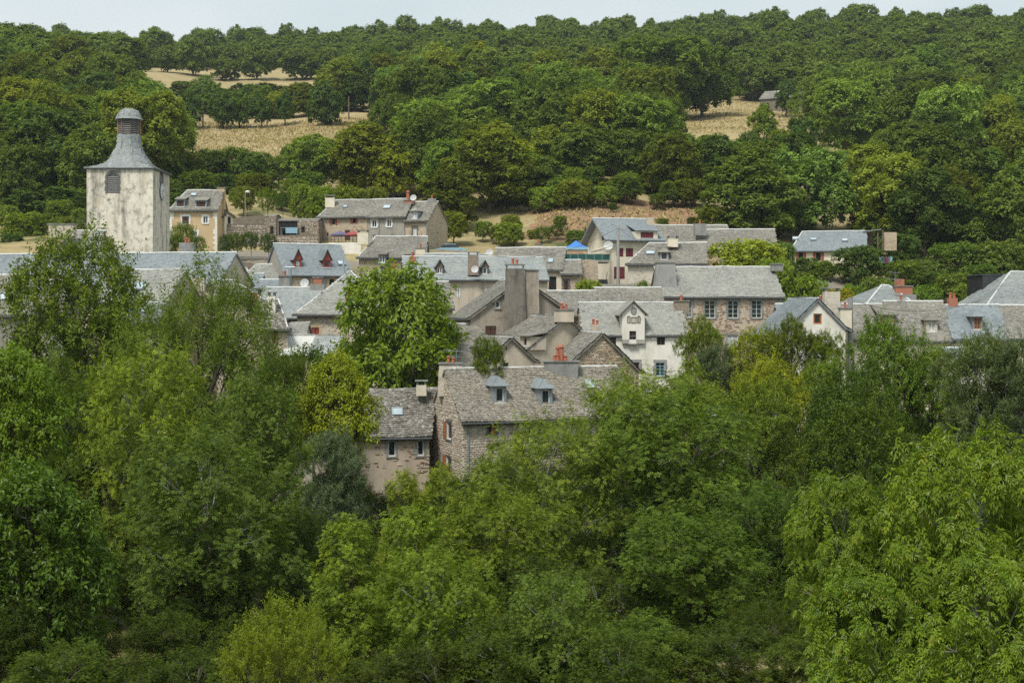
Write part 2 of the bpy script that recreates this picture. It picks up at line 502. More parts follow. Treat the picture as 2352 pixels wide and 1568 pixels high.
def halfplanes(poly):
    """for a counter clockwise convex 2D polygon"""
    hs = []
    area = sum(poly[i][0] * poly[(i + 1) % len(poly)][1] - poly[(i + 1) % len(poly)][0] * poly[i][1] for i in range(len(poly)))
    sg = 1 if area > 0 else -1
    for i in range(len(poly)):
        a, b = poly[i], poly[(i + 1) % len(poly)]
        L = math.hypot(b[0] - a[0], b[1] - a[1])
        if L < 1e-6: continue
        nx, ny = -(b[1] - a[1]) / L * sg, (b[0] - a[0]) / L * sg
        hs.append((nx, ny, nx * a[0] + ny * a[1]))
    return hs

SLATE_SHAPE = [(0, 1, .15), (0, .18, .8), (.22, 0, 1), (.78, 0, 1), (1, .18, .8), (1, 1, .15)]   # x, y, height share
def slate_unit(mat):
    v = [(x, y, h) for x, y, h in SLATE_SHAPE] + [(0, .18, 0), (.22, 0, 0), (.78, 0, 0), (1, .18, 0)]
    me = bpy.data.meshes.new('slate')
    me.from_pydata(v, [], [(5, 4, 3, 2, 1, 0), (1, 2, 7, 6), (2, 3, 8, 7), (3, 4, 9, 8)])
    me.materials.append(mat)
    return me

def slate_field(planes, w0, ex, thick, seed, O, sag=.06):
    """planes: list of (origin, taxis, saxis, normal, poly2d).  returns array rows: (plane, t0, s0, w, len, thick, lift, rand)"""
    g = np.random.default_rng(seed)
    res = []
    for pi, (o, ta, sa, nn, poly) in enumerate(planes):
        hs = halfplanes(poly)
        tmin = min(p[0] for p in poly); tmax = max(p[0] for p in poly)
        smin = min(p[1] for p in poly); smax = max(p[1] for p in poly)
        s = smin - .02
        while s < smax - ex * .3:
            e = ex * g.uniform(.88, 1.12)
            t0 = tmin - g.uniform(0, w0)
            n = int((tmax - tmin) / w0 / .8) + 4
            ws = w0 * g.uniform(.7, 1.3, n)
            ts = t0 + np.concatenate([[0], np.cumsum(ws)[:-1]])
            cx = ts + ws / 2; cyy = np.full(n, s + e * .5)
            ok = np.ones(n, bool)
            for (a, b, c) in hs:
                ok &= (a * cx + b * cyy - c) > -.02
            for t_, w_ in zip(ts[ok], ws[ok]):
                res.append((pi, t_, s + g.uniform(-.025, .02), w_ * .96, e * 1.7, thick * g.uniform(.7, 1.6), 0.0, g.random()))
            s += e
    return np.array(res) if res else np.zeros((0, 8))

def bake_slates(planes, R, O, mat, name, parent, kind='stuff', sag=.06, seed=0):
    if len(R) == 0: return None
    vs = []; 
    sh = np.array(SLATE_SHAPE + [(0, .18, 0), (.22, 0, 0), (.78, 0, 0), (1, .18, 0)])
    V = np.zeros((len(R), 10, 3))
    for pi, (o, ta, sa, nn, poly) in enumerate(planes):
        m = R[:, 0] == pi
        if not m.any(): continue
        r = R[m]
        t = r[:, 1][:, None] + sh[None, :, 0] * r[:, 3][:, None]
        s = r[:, 2][:, None] + sh[None, :, 1] * r[:, 4][:, None]
        L = .02 + (np.sin(r[:, 1] * .9 + pi + seed) * np.sin(r[:, 2] * 1.3 + seed) * .5 + .5)[:, None] * sag
        h = sh[None, :, 2] * r[:, 5][:, None] + L * (sh[None, :, 2] > 0)
        V[m] = (np.array(o - O)[None, None] + t[..., None] * np.array(ta) + s[..., None] * np.array(sa) + h[..., None] * np.array(nn))
    b = (np.arange(len(R)) * 10)[:, None]
    hexa = b + np.array([[5, 4, 3, 2, 1, 0]])
    q = np.concatenate([b + np.array([[1, 2, 7, 6]]), b + np.array([[2, 3, 8, 7]]), b + np.array([[3, 4, 9, 8]])])
    vals = np.concatenate([R[:, 7], np.tile(R[:, 7], 3)])
    me = npmesh(name, V.reshape(-1, 3), [hexa, q], vals, [mat])
    return link(name, me, parent, kind=kind)

UNIT = {}
def place_slates(planes, R, O, mat, parent, seed=0, sag=.06):
    if mat.name not in UNIT: UNIT[mat.name] = slate_unit(mat)
    me = UNIT[mat.name]
    for r in R:
        o, ta, sa, nn, poly = planes[int(r[0])]
        L = .02 + (math.sin(r[1] * .9 + r[0] + seed) * math.sin(r[2] * 1.3 + seed) * .5 + .5) * sag
        p = (o - O) + ta * r[1] + sa * r[2] + nn * (L - .02)
        ob = bpy.data.objects.new('slate', me)
        mm = Matrix((ta * r[3], sa * r[4], nn * (r[5] + .02))).transposed().to_4x4()
        mm.translation = p
        ob.matrix_basis = mm
        C.objects.link(ob)
        ob.parent = parent

def stone_unit(k, mat):
    g = random.Random(k * 17 + 3)
    pts = [(0, .15), (.2, 0), (.8, 0), (1, .2), (1, .8), (.8, 1), (.25, 1), (0, .75)]
    pts = [(min(1, max(0, x + g.uniform(-.08, .08))), min(1, max(0, y + g.uniform(-.1, .1)))) for x, y in pts]
    v = [(x, 0, y) for x, y in pts] + [(x, 1, y) for x, y in pts]
    v += [(.5 + (x - .5) * .8, 1.25, .5 + (y - .5) * .75) for x, y in pts]
    n = 8
    f = []
    for a in (0, 8):
        f += [(a + i, a + (i + 1) % n, a + n + (i + 1) % n, a + n + i) for i in range(n)]
    f.append(tuple(reversed(range(16, 24))))
    return v, f
SU = [stone_unit(k, None) for k in range(6)]
SUM = {}
def stones_on(face, holes, O, parent, mat, cover=.8, indiv=0, sw=.32, sh=.16, proud=.035, seed=1, region=None, name='stone'):
    """individual rubble stones bedded in the mortar of a wall face"""
    g = random.Random(seed)
    o, u, n, poly = face
    hs = halfplanes(poly)
    zmin = min(p[1] for p in poly); zmax = max(p[1] for p in poly)
    amin = min(p[0] for p in poly); amax = max(p[0] for p in poly)
    L = []
    z = zmin
    while z < zmax:
        h = sh * g.uniform(.65, 1.4)
        a = amin - g.uniform(0, sw)
        while a < amax:
            w = sw * g.uniform(.45, 1.6)
            hh = h * g.uniform(.8, 1.05)
            c = (a + w / 2, z + h / 2)
            ok = all(p * c[0] + q * c[1] - r > .06 for p, q, r in hs)
            ok = ok and not any(x0 - w * .45 < c[0] < x1 + w * .45 and z0 - .1 < c[1] < z1 + .1 for x0, x1, z0, z1 in holes)
            if region: ok = ok and region(*c)
            nn_ = mnoise.noise(Vector((c[0] * .45 + seed, c[1] * .6, seed * 1.7))) * .5 + .5
            if ok and g.random() < cover * (1.5 if nn_ > .5 else (.4 if cover < .7 else .9)):
                L.append((a + .02, z + g.uniform(0, .02), w - .045, hh - .035, proud * g.uniform(.6, 1.5), g.randrange(6), g.random()))
            a += w
        z += h
    L.sort(key=lambda r: -(r[2] * r[3] - .002 * abs(r[1] - zmax)))
    if indiv:
        for k in range(6):
            if (mat.name, k) not in SUM:
                me = bpy.data.meshes.new('stone'); me.from_pydata(SU[k][0], [], SU[k][1]); me.materials.append(mat)
                SUM[(mat.name, k)] = me
        for r in L[:indiv]:
            ob = bpy.data.objects.new('stone', SUM[(mat.name, r[5])])
            mm = Matrix((u * r[2], n * r[4], Z * r[3])).transposed().to_4x4()
            mm.translation = (o - O) + u * r[0] + Z * r[1]
            ob.matrix_basis = mm
            C.objects.link(ob); ob.parent = parent
        L = L[indiv:]
    if L:
        V = []; Fo = []; T = []; vals = []; v2 = []
        for r in L:
            b = len(V)
            for (x, y, zz) in SU[r[5]][0]:
                p = (o - O) + u * (r[0] + x * r[2]) + n * (y * r[4]) + Z * (r[1] + zz * r[3])
                V.append(tuple(p))
            for f in SU[r[5]][1]:
                if len(f) == 4: Fo.append([b + i for i in f]); vals.append(r[6])
                else: T.append([b + i for i in f]); v2.append(r[6])
        me = npmesh('stonework', V, [np.array(Fo), np.array(T)], vals + v2, [mat])
        link('stonework', me, parent, kind='stuff')

# ------------------------------------------------------------------ windows
STY = {  # frame material, pane material, columns, rows, frame width, muntin, shutters
    'school': ('green_paint', 'glass', 2, 4, .07, .035, None, None),
    'school_pale': ('white_paint', 'glass_pale', 2, 3, .07, .035, None, None),
    'white': ('white_paint', 'glass', 1, 1, .09, .04, None, None),
    'white2': ('white_paint', 'glass', 2, 1, .07, .05, None, None),
    'white_pale': ('white_paint', 'glass_pale', 2, 1, .07, .05, None, None),
    'cross': ('old_wood', 'glass', 2, 3, .06, .03, None, None),
    'brown_cross': ('brown_wood', 'glass', 2, 4, .06, .03, None, None),
    'blue_cross': ('blue_paint', 'glass', 2, 4, .06, .035, None, None),
    'orange': ('orange_wood', 'glass', 1, 1, .13, .04, None, None),
    'orange2': ('orange_wood', 'glass', 2, 3, .09, .05, None, None),
    'orange3': ('orange_wood', 'glass_pale', 4, 2, .1, .05, None, None),
    'dark': ('old_wood', 'dark', 1, 1, .05, .02, None, None),
    'dark2': ('old_wood', 'glass', 2, 1, .06, .04, None, None),
    'red_open': ('red_wood', 'glass', 1, 1, .12, .04, None, None),
    'red_pale': ('red_wood', 'glass_pale', 1, 1, .12, .04, None, None),
    'side_red': ('old_wood', 'dark', 1, 1, .05, .02, 'red_wood', 'side'),
    'side_orange_l': ('old_wood', 'glass', 1, 1, .05, .02, 'orange_wood', 'half'),
    'half_orange': ('white_paint', 'glass', 1, 1, .08, .02, 'orange_wood', 'left'),
    'closed_red': (None, None, 0, 0, 0, 0, 'red_wood', 'closed'),
    'closed_wine': (None, None, 0, 0, 0, 0, 'wine', 'closed'),
    'closed_brown': (None, None, 0, 0, 0, 0, 'brown_wood', 'closed'),
    'closed_white': (None, None, 0, 0, 0, 0, 'white_paint', 'closed'),
    'closed_blue': (None, None, 0, 0, 0, 0, 'blue_paint', 'closed'),
    'closed_blind': (None, None, 0, 0, 0, 0, 'cream', 'closed'),
    'hole': (None, 'dark', 0, 0, 0, 0, None, None),
}
def window(O, parent, o, u, n, a0, a1, z0, z1, style, surround=None, name='window', sill=None, sub=True, flush=False):
    """o,u: face origin and right direction; n outward normal.  sub=False: panes etc. become siblings (inside a dormer)"""
    fm, pm, nc, nr, fw, mw, shm, sht = STY[style]
    dn = -.10 if not flush else .0
    obs = parent
    if fm:
        b = MB(O)
        for (p, q, r, s_) in ((a0, a1, z1 - fw, z1), (a0, a1, z0, z0 + fw), (a0, a0 + fw, z0 + fw, z1 - fw), (a1 - fw, a1, z0 + fw, z1 - fw)):
            b.box(o, u, n, Z, p, q, dn - .05, dn, r, s_)
        for k in range(1, nc):
            x = a0 + (a1 - a0) * k / nc; ww = mw * (1.8 if (nc == 2 or k % 2 == 0) else 1)
            b.box(o, u, n, Z, x - ww / 2, x + ww / 2, dn - .045, dn - .005, z0 + fw, z1 - fw)
        for k in range(1, nr):
            x = z0 + (z1 - z0) * k / nr
            b.box(o, u, n, Z, a0 + fw, a1 - fw, dn - .042, dn - .012, x - mw / 2, x + mw / 2)
        w = b.build(name, M[fm], parent)
        if sub: obs = w
    elif shm or pm:
        b = MB(O)
        t_ = .04
        for (p, q, r, s_) in ((a0, a1, z1 - t_, z1), (a0, a1, z0, z0 + t_), (a0, a0 + t_, z0 + t_, z1 - t_), (a1 - t_, a1, z0 + t_, z1 - t_)):
            b.box(o, u, n, Z, p, q, dn - .04, dn, r, s_)
        w = b.build(name, M[shm or 'old_wood'], parent)
        if sub: obs = w
    if pm:
        cols = max(nc, 1)
        for k in range(cols):
            b = MB(O)
            x0 = a0 + (a1 - a0) * k / cols; x1 = a0 + (a1 - a0) * (k + 1) / cols
            b.box(o, u, n, Z, x0 + .01, x1 - .01, dn - .04, dn - .025, z0 + .02, z1 - .02)
            b.build('pane', M[pm], obs)
    if shm:
        hw = (a1 - a0) / 2
        if sht == 'closed':
            for k in (0, 1):
                b = MB(O); s0 = a0 + k * hw + .02; npk = 3; pw = (hw - .04) / npk
                for j in range(npk):
                    b.box(o, u, n, Z, s0 + j * pw + .006, s0 + (j + 1) * pw - .006, dn + .0, dn + .05 + .004 * (j % 2), z0 + .03, z1 - .03)
                for zz in (.22, .78):
                    b.box(o, u, n, Z, s0, s0 + hw - .04, dn + .056, dn + .08, z0 + (z1 - z0) * zz - .04, z0 + (z1 - z0) * zz + .04)
                b.build('shutter', M[shm], obs)
        elif sht in ('side', 'left'):
            for k in ((0, 1) if sht == 'side' else (0,)):
                b = MB(O); s0 = a0 - hw - .03 if k == 0 else a1 + .03
                for j in range(3):
                    b.box(o, u, n, Z, s0 + j * hw / 3 + .005, s0 + (j + 1) * hw / 3 - .005, .03, .075, z0, z1)
                b.build('shutter', M[shm], obs)
        elif sht == 'half':
            b = MB(O)
            for j in range(2):
                b.box(o, u, n, Z, a0 + (a1 - a0) * (.45 + .27 * j), a0 + (a1 - a0) * (.71 + .27 * j), dn, dn + .06, z0, z1)
            b.build('shutter', M[shm], obs)
    if sill or surround:
        b = MB(O)
        b.box(o, u, n, Z, a0 - .12, a1 + .12, -.08, .09, z0 - .1, z0 - .002)
        b.build('sill', M[sill or surround], obs)
    if surround:
        b = MB(O); sw = .17
        g = random.Random(int(a0 * 100 + z0 * 10))
        b.box(o, u, n, Z, a0 - .22, a1 + .22, -.06, .022, z1 + .003, z1 + .26)
        z = z0
        while z < z1 - .05:
            h = min(g.uniform(.22, .34), z1 - z)
            for sd in (0, 1):
                w_ = sw * g.uniform(.7, 1.6)
                p, q = (a0 - w_, a0 - .002) if sd == 0 else (a1 + .002, a1 + w_)
                b.box(o, u, n, Z, p, q, -.06, .018 + g.uniform(0, .01), z + .008, z + h - .008)
            z += h
        b.build('window_surround', M[surround], obs)

def wall_mesh(O, faces, holes_by, mat, name, parent, thick=.22):
    """faces: name -> (o,u,n,poly); rectangular holes cut out with reveals"""
    b = MB(O)
    for k, (o, u, n, poly) in faces.items():
        H = holes_by.get(k, [])
        hs = halfplanes(poly)
        xs = sorted(set([min(p[0] for p in poly), max(p[0] for p in poly)] + [h[0] for h in H] + [h[1] for h in H]))
        zs = sorted(set([min(p[1] for p in poly), max(p[1] for p in poly)] + [h[2] for h in H] + [h[3] for h in H]))
        if not H:
            b.face([o + u * p + Z * q for p, q in poly]); continue
        for i in range(len(xs) - 1):
            for j in range(len(zs) - 1):
                cx, cz = (xs[i] + xs[i + 1]) / 2, (zs[j] + zs[j + 1]) / 2
                if any(h[0] < cx < h[1] and h[2] < cz < h[3] for h in H): continue
                c = [(xs[i], zs[j]), (xs[i + 1], zs[j]), (xs[i + 1], zs[j + 1]), (xs[i], zs[j + 1])]
                for (p, q, r) in hs:
                    if c: c = clip_poly(c, lambda t_, p=p, q=q, r=r: p * t_[0] + q * t_[1] - r)
                if len(c) > 2: b.face([o + u * p + Z * q for p, q in c])
        for (x0, x1, z0, z1) in H:
            A, B_, C_, D_ = (x0, z0), (x1, z0), (x1, z1), (x0, z1)
            for (p, q) in ((A, B_), (B_, C_), (C_, D_), (D_, A)):
                b.face([o + u * p[0] + Z * p[1], o + u * q[0] + Z * q[1], o + u * q[0] + Z * q[1] - n * thick, o + u * p[0] + Z * p[1] - n * thick])
    return b.build(name, M[mat], parent)

def ray_face(face, x, y):
    o, u, n, poly = face
    d = Vector(((x - HX) / F, 1, (HY - y) / F))
    t_ = o.dot(n) / d.dot(n)
    p = d * t_
    return (p - o).dot(u), p.z - o.z, p

def pot(O, parent, x, y, z, h=.5, r=.13, mat='terracotta'):
    b = MB(O)
    b.tube([(x, y, z), (x, y, z + h * .8)], [r * 1.05, r * .85], 8)
    b.tube([(x, y, z + h * .8), (x, y, z + h * .86), (x, y, z + h)], [r * 1.25, r * 1.25, r * .5], 8)
    b.build('chimney_pot', M[mat], parent)

def chimney(O, parent, xc, ytop, Y, w, zlow, d=.6, mat='beige', pots=2, cap='slab', pm='terracotta', name='chimney', taper=1.0, ph=.5, capmat='cement'):
    """w metres wide; top row ytop at distance Y"""
    p = P(xc, ytop, Y)
    b = MB(O)
    cz = p.z - (.12 if cap else 0)
    b.taper(p.x, p.y, zlow, cz, w / 2 * taper, d / 2 * taper, w / 2, d / 2)
    o = b.build(name, M[mat], parent)
    zt = cz
    if cap == 'slab':
        b = MB(O); b.taper(p.x, p.y, cz + .001, cz + .1, w / 2 + .08, d / 2 + .08, w / 2 + .1, d / 2 + .1); b.build('chimney_cap', M[capmat], o); zt = cz + .1
    elif cap == 'raised':
        b = MB(O)
        for sx in (-1, 1):
            for sy in (-1, 1):
                b.taper(p.x + sx * (w / 2 - .09), p.y + sy * (d / 2 - .09), cz + .001, cz + .28, .07, .07, .07, .07)
        b.taper(p.x, p.y, cz + .281, cz + .36, w / 2 + .1, d / 2 + .1, w / 2 + .1, d / 2 + .1)
        b.build('chimney_cap', M[capmat], o); zt = cz + .36
    for k in range(pots):
        x = p.x + (k - (pots - 1) / 2) * min(.34, w / max(pots, 1) * .9)
        pot(O, o, x, p.y, zt, ph * (1 if k % 2 == 0 else .8), .12, pm)
    return o

def dish(O, parent, x, y, Y, r=.4):
    r = r * .78
    p = P(x, y, Y)
    b = MB(O)
    n = 14; rings = [(0, .0), (.5, .03), (1.0, .12)]
    c = p + Vector((0, 0, 0)); ax = Vector((-.15, -.95, .3)).normalized(); a = ax.cross(Z).normalized(); bb = a.cross(ax)
    for k in range(1, len(rings)):
        for j in range(n):
            q = []
            for (rr, th) in ((k - 1, j), (k - 1, j + 1), (k, j + 1), (k, j)):
                an = 2 * math.pi * th / n
                q.append(c + (a * math.cos(an) + bb * math.sin(an)) * r * rings[rr][0] + ax * rings[rr][1] * r * 2)
            b.face(q)
    b.tube([c - ax * .02, c - ax * .3 - Z * .25], .03, 6)
    b.tube([c - bb * r * .9 + ax * .2, c + ax * r * 1.3], .012, 4)
    b.build('satellite_dish', M['dish'], parent)

def antenna(O, parent, x, ytop, ybot, Y, arms=((0, 1.2),)):
    a, c = P(x, ytop, Y), P(x, ybot, Y)
    b = MB(O)
    b.tube([c, a], .02, 5)
    for (dz, L) in arms:
        q = a - Z * dz
        b.tube([q - Vector((L * .6, .2, -.06)), q + Vector((L * .4, .2, -.04))], .014, 4)
        for k in range(5):
            w_ = q + Vector((-L * .55 + k * L * .2, 0, .04))
            b.tube([w_ - Vector((0, .2, .12)), w_ + Vector((0, .2, .12))], .008, 3)
    b.build('tv_antenna', M['zinc'], parent)

# ------------------------------------------------------------------ the house
HOUSES = {}
def house(name, label, xl, Yl, xr, Yr, ye, yr, D, depth=14.0, ridge='x', hl=0.0, hr=0.0, apex=.5, ye2=None, wall='beige', roof='lauze',
          sw=.2, ex=.165, th=.028, over=.35, verge=.15, indiv=0, wins=(), chims=(), dorms=(), skys=(), stones=(), cap=True, gutter='gutter',
          cat='house', faces_more=None, seed=0, slates=True, dishes=(), ants=(), pipes=(), quoins=None, group=None, backtoo=False, sag=.07):
    A = P(xl, ye, Yl); B = P(xr, ye if ye2 is None else ye2, Yr)
    zeL = A.z if ye2 is not None else (A.z + B.z) / 2; zeR = B.z if ye2 is not None else zeL
    u = Vector((B.x - A.x, B.y - A.y, 0)); L = u.length; u.normalize()
    v = Vector((-u.y, u.x, 0))
    zb = min(zeL, zeR) - depth
    O = Vector((A.x, A.y, zb))
    if ye2 is not None and ridge == 'x':
        pass
    root = empty(name, O, label, cat, group)
    n = -v
    A0 = Vector((A.x, A.y, 0)); B0 = A0 + u * L
    if ridge == 'x':
        ym = (Yl + Yr) / 2 + D * apex * v.y
        zr = (HY - yr) / F * ym
        kf = max(.25, (zr - zeL) / (D * apex)); kb = (zr - zeL) / (D * (1 - apex))
        R0 = A0 + v * D * apex + u * hl + Z * zr; R1 = A0 + v * D * apex + u * (L - hr) + Z * zr
        side = [(0, zb), (D, zb), (D, zeL)] + ([(D * apex, zr)] if True else []) + [(0, zeL)]
        faces = {'front': (A0, u, n, [(0, zb), (L, zb), (L, zeL), (0, zeL)]),
                 'back': (A0 + v * D + u * L, -u, v, [(0, zb), (L, zb), (L, zeL), (0, zeL)]),
                 'right': (B0, v, u, side if hr <= 0 else [(0, zb), (D, zb), (D, zeL), (0, zeL)]),
                 'left': (A0 + v * D, -v, -u, [(D - a, z) for a, z in reversed(side)] if hl <= 0 else [(0, zb), (D, zb), (D, zeL), (0, zeL)])}
        vl = verge if hl <= 0 else 0.0; vr = verge if hr <= 0 else 0.0
        E0 = A0 + Z * zeL - u * vl; E1 = B0 + Z * zeL + u * vr
        Rl = R0 - u * vl; Rr = R1 + u * vr
        planes3 = {}
        planes3['front'] = [E0, E1, Rr, Rl]
        planes3['back'] = [B0 + v * D + Z * zeL + u * vr, A0 + v * D + Z * zeL - u * vl, Rl, Rr]
        if hl > 0: planes3['left'] = [A0 + v * D + Z * zeL, A0 + Z * zeL, R0]
        if hr > 0: planes3['right'] = [B0 + Z * zeL, B0 + v * D + Z * zeL, R1]
        ridges = [(Rl, Rr)]
        if hl > 0: ridges += [(A0 + Z * zeL, R0)]
        if hr > 0: ridges += [(B0 + Z * zeL, R1)]
        main = 'front'
    else:
        ya = (Yl * (1 - apex) + Yr * apex)
        zr = (HY - yr) / F * ya
        ap = L * apex
        fp = [(0, zb), (L, zb), (L, zeR), (ap, zr), (0, zeL)]
        faces = {'front': (A0, u, n, fp),
                 'back': (A0 + v * D + u * L, -u, v, [(0, zb), (L, zb), (L, zeL), (L - ap, zr), (0, zeR)]),
                 'right': (B0, v, u, [(0, zb), (D, zb), (D, zeR), (0, zeR)]),
                 'left': (A0 + v * D, -v, -u, [(0, zb), (D, zb), (D, zeL), (0, zeL)])}
        fo = n * .22
        R0 = A0 + u * ap + Z * zr + fo; R1 = A0 + u * ap + v * D + Z * zr
        planes3 = {'left': [A0 + v * D + Z * zeL, A0 + Z * zeL + fo, R0, R1],
                   'right': [B0 + Z * zeR + fo, B0 + v * D + Z * zeR, R1, R0]}
        ridges = [(R0, R1)]
        main = 'left'
    # openings
    holes = {}
    wl = []
    for w_ in wins:
        fc, x0, y0, x1, y1, st = w_[:6]
        o, uu, nn, poly = faces[fc]
        a0, _, _ = ray_face(faces[fc], x0, (y0 + y1) / 2); a1, _, _ = ray_face(faces[fc], x1, (y0 + y1) / 2)
        _, z0, _ = ray_face(faces[fc], (x0 + x1) / 2, y1); _, z1, _ = ray_face(faces[fc], (x0 + x1) / 2, y0)
        if a0 > a1: a0, a1 = a1, a0
        holes.setdefault(fc, []).append((a0, a1, z0, z1))
        wl.append((fc, a0, a1, z0, z1, st, w_[6] if len(w_) > 6 else None))
    wm = wall_mesh(O, faces, holes, wall, 'wall', root)
    for (fc, a0, a1, z0, z1, st, sr) in wl:
        o, uu, nn, poly = faces[fc]
        window(O, root, o, uu, nn, a0, a1, z0, z1, st, sr, 'door' if st.startswith('door') else 'window')
    # roof slab + slates
    b = MB(O); pl = []; keys = []
    for k, pts in planes3.items():
        e0, e1 = pts[0], pts[1]
        ta = (e1 - e0); ta.z = 0; ta.normalize()
        top = pts[2]
        sa = (top - e0) - ta * (top - e0).dot(ta); sa.normalize()
        nn = ta.cross(sa).normalized()
        if nn.z < 0: nn = -nn
        # gentle skirt beyond the wall, flatter than the main slope
        hz = Vector((-sa.x, -sa.y, 0)).normalized()
        dn = Vector((hz.x, hz.y, -.45)).normalized()
        f0, f1 = e0 + dn * over, e1 + dn * over
        if ridge == 'x' and k in ('left', 'right') or (ridge == 'x' and k in ('front', 'back') and (hl > 0 or hr > 0)):
            ex0 = over * .9
            if k in ('left', 'right') or hl > 0: f0 = f0 - ta * ex0
            if k in ('left', 'right') or hr > 0: f1 = f1 + ta * ex0
        for q in ([e0, e1] + pts[2:], [f0, f1, e1, e0]):
            b.face(q)
            b.face([p - nn * .14 for p in reversed(q)])
            for i in range(len(q)):
                a_, c_ = q[i], q[(i + 1) % len(q)]
                b.face([a_, a_ - nn * .14, c_ - nn * .14, c_])
        sk_s = (e0 - f0) - ta * (e0 - f0).dot(ta); sk_s.normalize()
        sk_n = ta.cross(sk_s).normalized()
        to2 = lambda p, o_, s_: ((p - o_).dot(ta), (p - o_).dot(s_))
        show = backtoo or k != 'back'
        if show and slates:
            pl.append((f0.copy(), ta, sk_s, sk_n, [to2(f0, f0, sk_s), to2(f1, f0, sk_s), to2(e1, f0, sk_s), to2(e0, f0, sk_s)])); keys.append(k)
            pl.append((e0.copy(), ta, sa, nn, [to2(p, e0, sa) for p in pts])); keys.append(k)
        if gutter and (k == 'front' or (ridge == 'y' and k in ('left', 'right'))):
            g_ = MB(O)
            g_.tube([f0 - Z * .08 + hz * .06, f1 - Z * .08 + hz * .06], .075, 6)
            g_.build('gutter', M[gutter], root)
    ro = b.build('roof', M[roof], root)
    if slates and pl:
        R = slate_field(pl, sw, ex, th, seed + 5, O)
        if indiv:
            ctr = [i for i, k in enumerate(keys) if k == main]
            m = np.isin(R[:, 0], ctr)
            idx = np.where(m)[0]
            g = np.random.default_rng(seed)
            # those that show largest: widest ones on the facing slope
            order = idx[np.argsort(-R[idx, 3])][:indiv]
            place_slates(pl, R[order], O, M[roof], ro, seed, sag)
            keep = np.ones(len(R), bool); keep[order] = False
            R = R[keep]
        bake_slates(pl, R, O, M[roof], 'slates', ro, sag=sag, seed=seed)
    if cap:
        b = MB(O); g = random.Random(seed)
        for (p, q) in ridges:
            nseg = max(2, int((q - p).length / 1.1)); pts = []
            for i in range(nseg + 1):
                pts.append(p + (q - p) * i / nseg + Z * (.06 + g.uniform(-.025, .03)))
            b.tube(pts, .085 if p is ridges[0][0] or True else .05, 5)
        b.build('ridge_cap', M['cap'], root)
    # chimneys: (x, ytop, width m, depth m, Yoff, mat, pots, cap)
    for c in chims:
        x, yt, w_, d_, Yc, mt, np_, cp = c[:8]
        zl = zeL - .5 if len(c) < 9 or c[8] is None else (HY - c[8]) / F * Yc
        chimney(O, root, x, yt, Yc, w_, zl, d_, mt, np_, cp, taper=(c[9] if len(c) > 9 else 1.0))
    # roof plane for things standing on it
    mp_ = planes3[main] if ridge == 'x' else planes3['left' if not faces_more else faces_more]
    e0, e1, tp = mp_[0], mp_[1], mp_[2]
    ta = (e1 - e0); ta.z = 0; ta.normalize()
    sa = (tp - e0) - ta * (tp - e0).dot(ta); sa.normalize()
    nn = ta.cross(sa).normalized()
    def onroof(x, y):
        dd = Vector(((x - HX) / F, 1, (HY - y) / F))
        return dd * (e0.dot(nn) / dd.dot(nn))
    for s_ in skys:      # (xc, yc, w m, h m)
        p = onroof(s_[0], s_[1])
        b = MB(O); w_, h_ = s_[2], s_[3]
        for (a0, a1, s0, s1) in ((-w_ / 2, w_ / 2, h_ / 2 - .07, h_ / 2), (-w_ / 2, w_ / 2, -h_ / 2, -h_ / 2 + .07), (-w_ / 2, -w_ / 2 + .07, -h_ / 2 + .07, h_ / 2 - .07), (w_ / 2 - .07, w_ / 2, -h_ / 2 + .07, h_ / 2 - .07)):
            b.box(p, ta, sa, nn, a0, a1, s0, s1, .02, .27)
        so = b.build('skylight', M['zinc'], root)
        b = MB(O); b.box(p, ta, sa, nn, -w_ / 2 + .06, w_ / 2 - .06, -h_ / 2 + .06, h_ / 2 - .06, .02, .235); b.build('pane', M['glass_sky'], so)
    pitch = math.atan2(sa.z, math.hypot(sa.x, sa.y))
    for dm in dorms:
        # (x0,y0,x1,y1,style,kind,wallmat,roofh m,extra side m) window rectangle in the picture, foot on the slope
        x0, y0, x1, y1, st, kd, wmat, rh, mg = dm[:9]
        p = onroof((x0 + x1) / 2, y1 + 3)
        fn = -Vector((sa.x, sa.y, 0)).normalized()
        fc = (Vector((p.x, p.y, 0)) - Z * 0, ta, fn, [])
        a0, z0, _ = ray_face((Vector((p.x, p.y, 0)), ta, fn, []), x0, y1)
        a1, _, _ = ray_face((Vector((p.x, p.y, 0)), ta, fn, []), x1, y1)
        _, z1, _ = ray_face((Vector((p.x, p.y, 0)), ta, fn, []), (x0 + x1) / 2, y0)
        fo = Vector((p.x, p.y, 0)) + fn * .02
        W0, W1 = a0 - mg, a1 + mg
        zt = z1 + .1; back = (zt - p.z) / math.tan(pitch) + 1.0 if kd != 'shed' else (zt - p.z) / math.tan(pitch) + .3
        b = MB(O)
        # front with opening, cheeks
        zf = p.z - .25
        for (q0, q1, r0, r1) in ((W0, a0, zf, zt), (a1, W1, zf, zt), (a0, a1, zf, z0), (a0, a1, z1, zt)):
            b.box(fo, ta, fn, Z, q0, q1, -.12, 0, r0, r1)
        b.box(fo, ta, fn, Z, W0 + .002, W0 + .1, -back, -.121, zf, zt - .002)
        b.box(fo, ta, fn, Z, W1 - .1, W1 - .002, -back, -.121, zf, zt - .002)
        if kd == 'gable':
            mid = (W0 + W1) / 2
            b.face([fo + ta * W0 + Z * zt, fo + ta * W1 + Z * zt, fo + ta * mid + Z * (zt + rh)])
        do = b.build('dormer', M[wmat], root)
        window(O, do, fo, ta, fn, a0, a1, z0, z1, st, None, 'window', sub=False, sill='cap', flush=False)
        r = MB(O); mid = (W0 + W1) / 2; ov = .16; T = .07
        fr = .22
        bk = back + rh / math.tan(pitch)
        rp_ = []
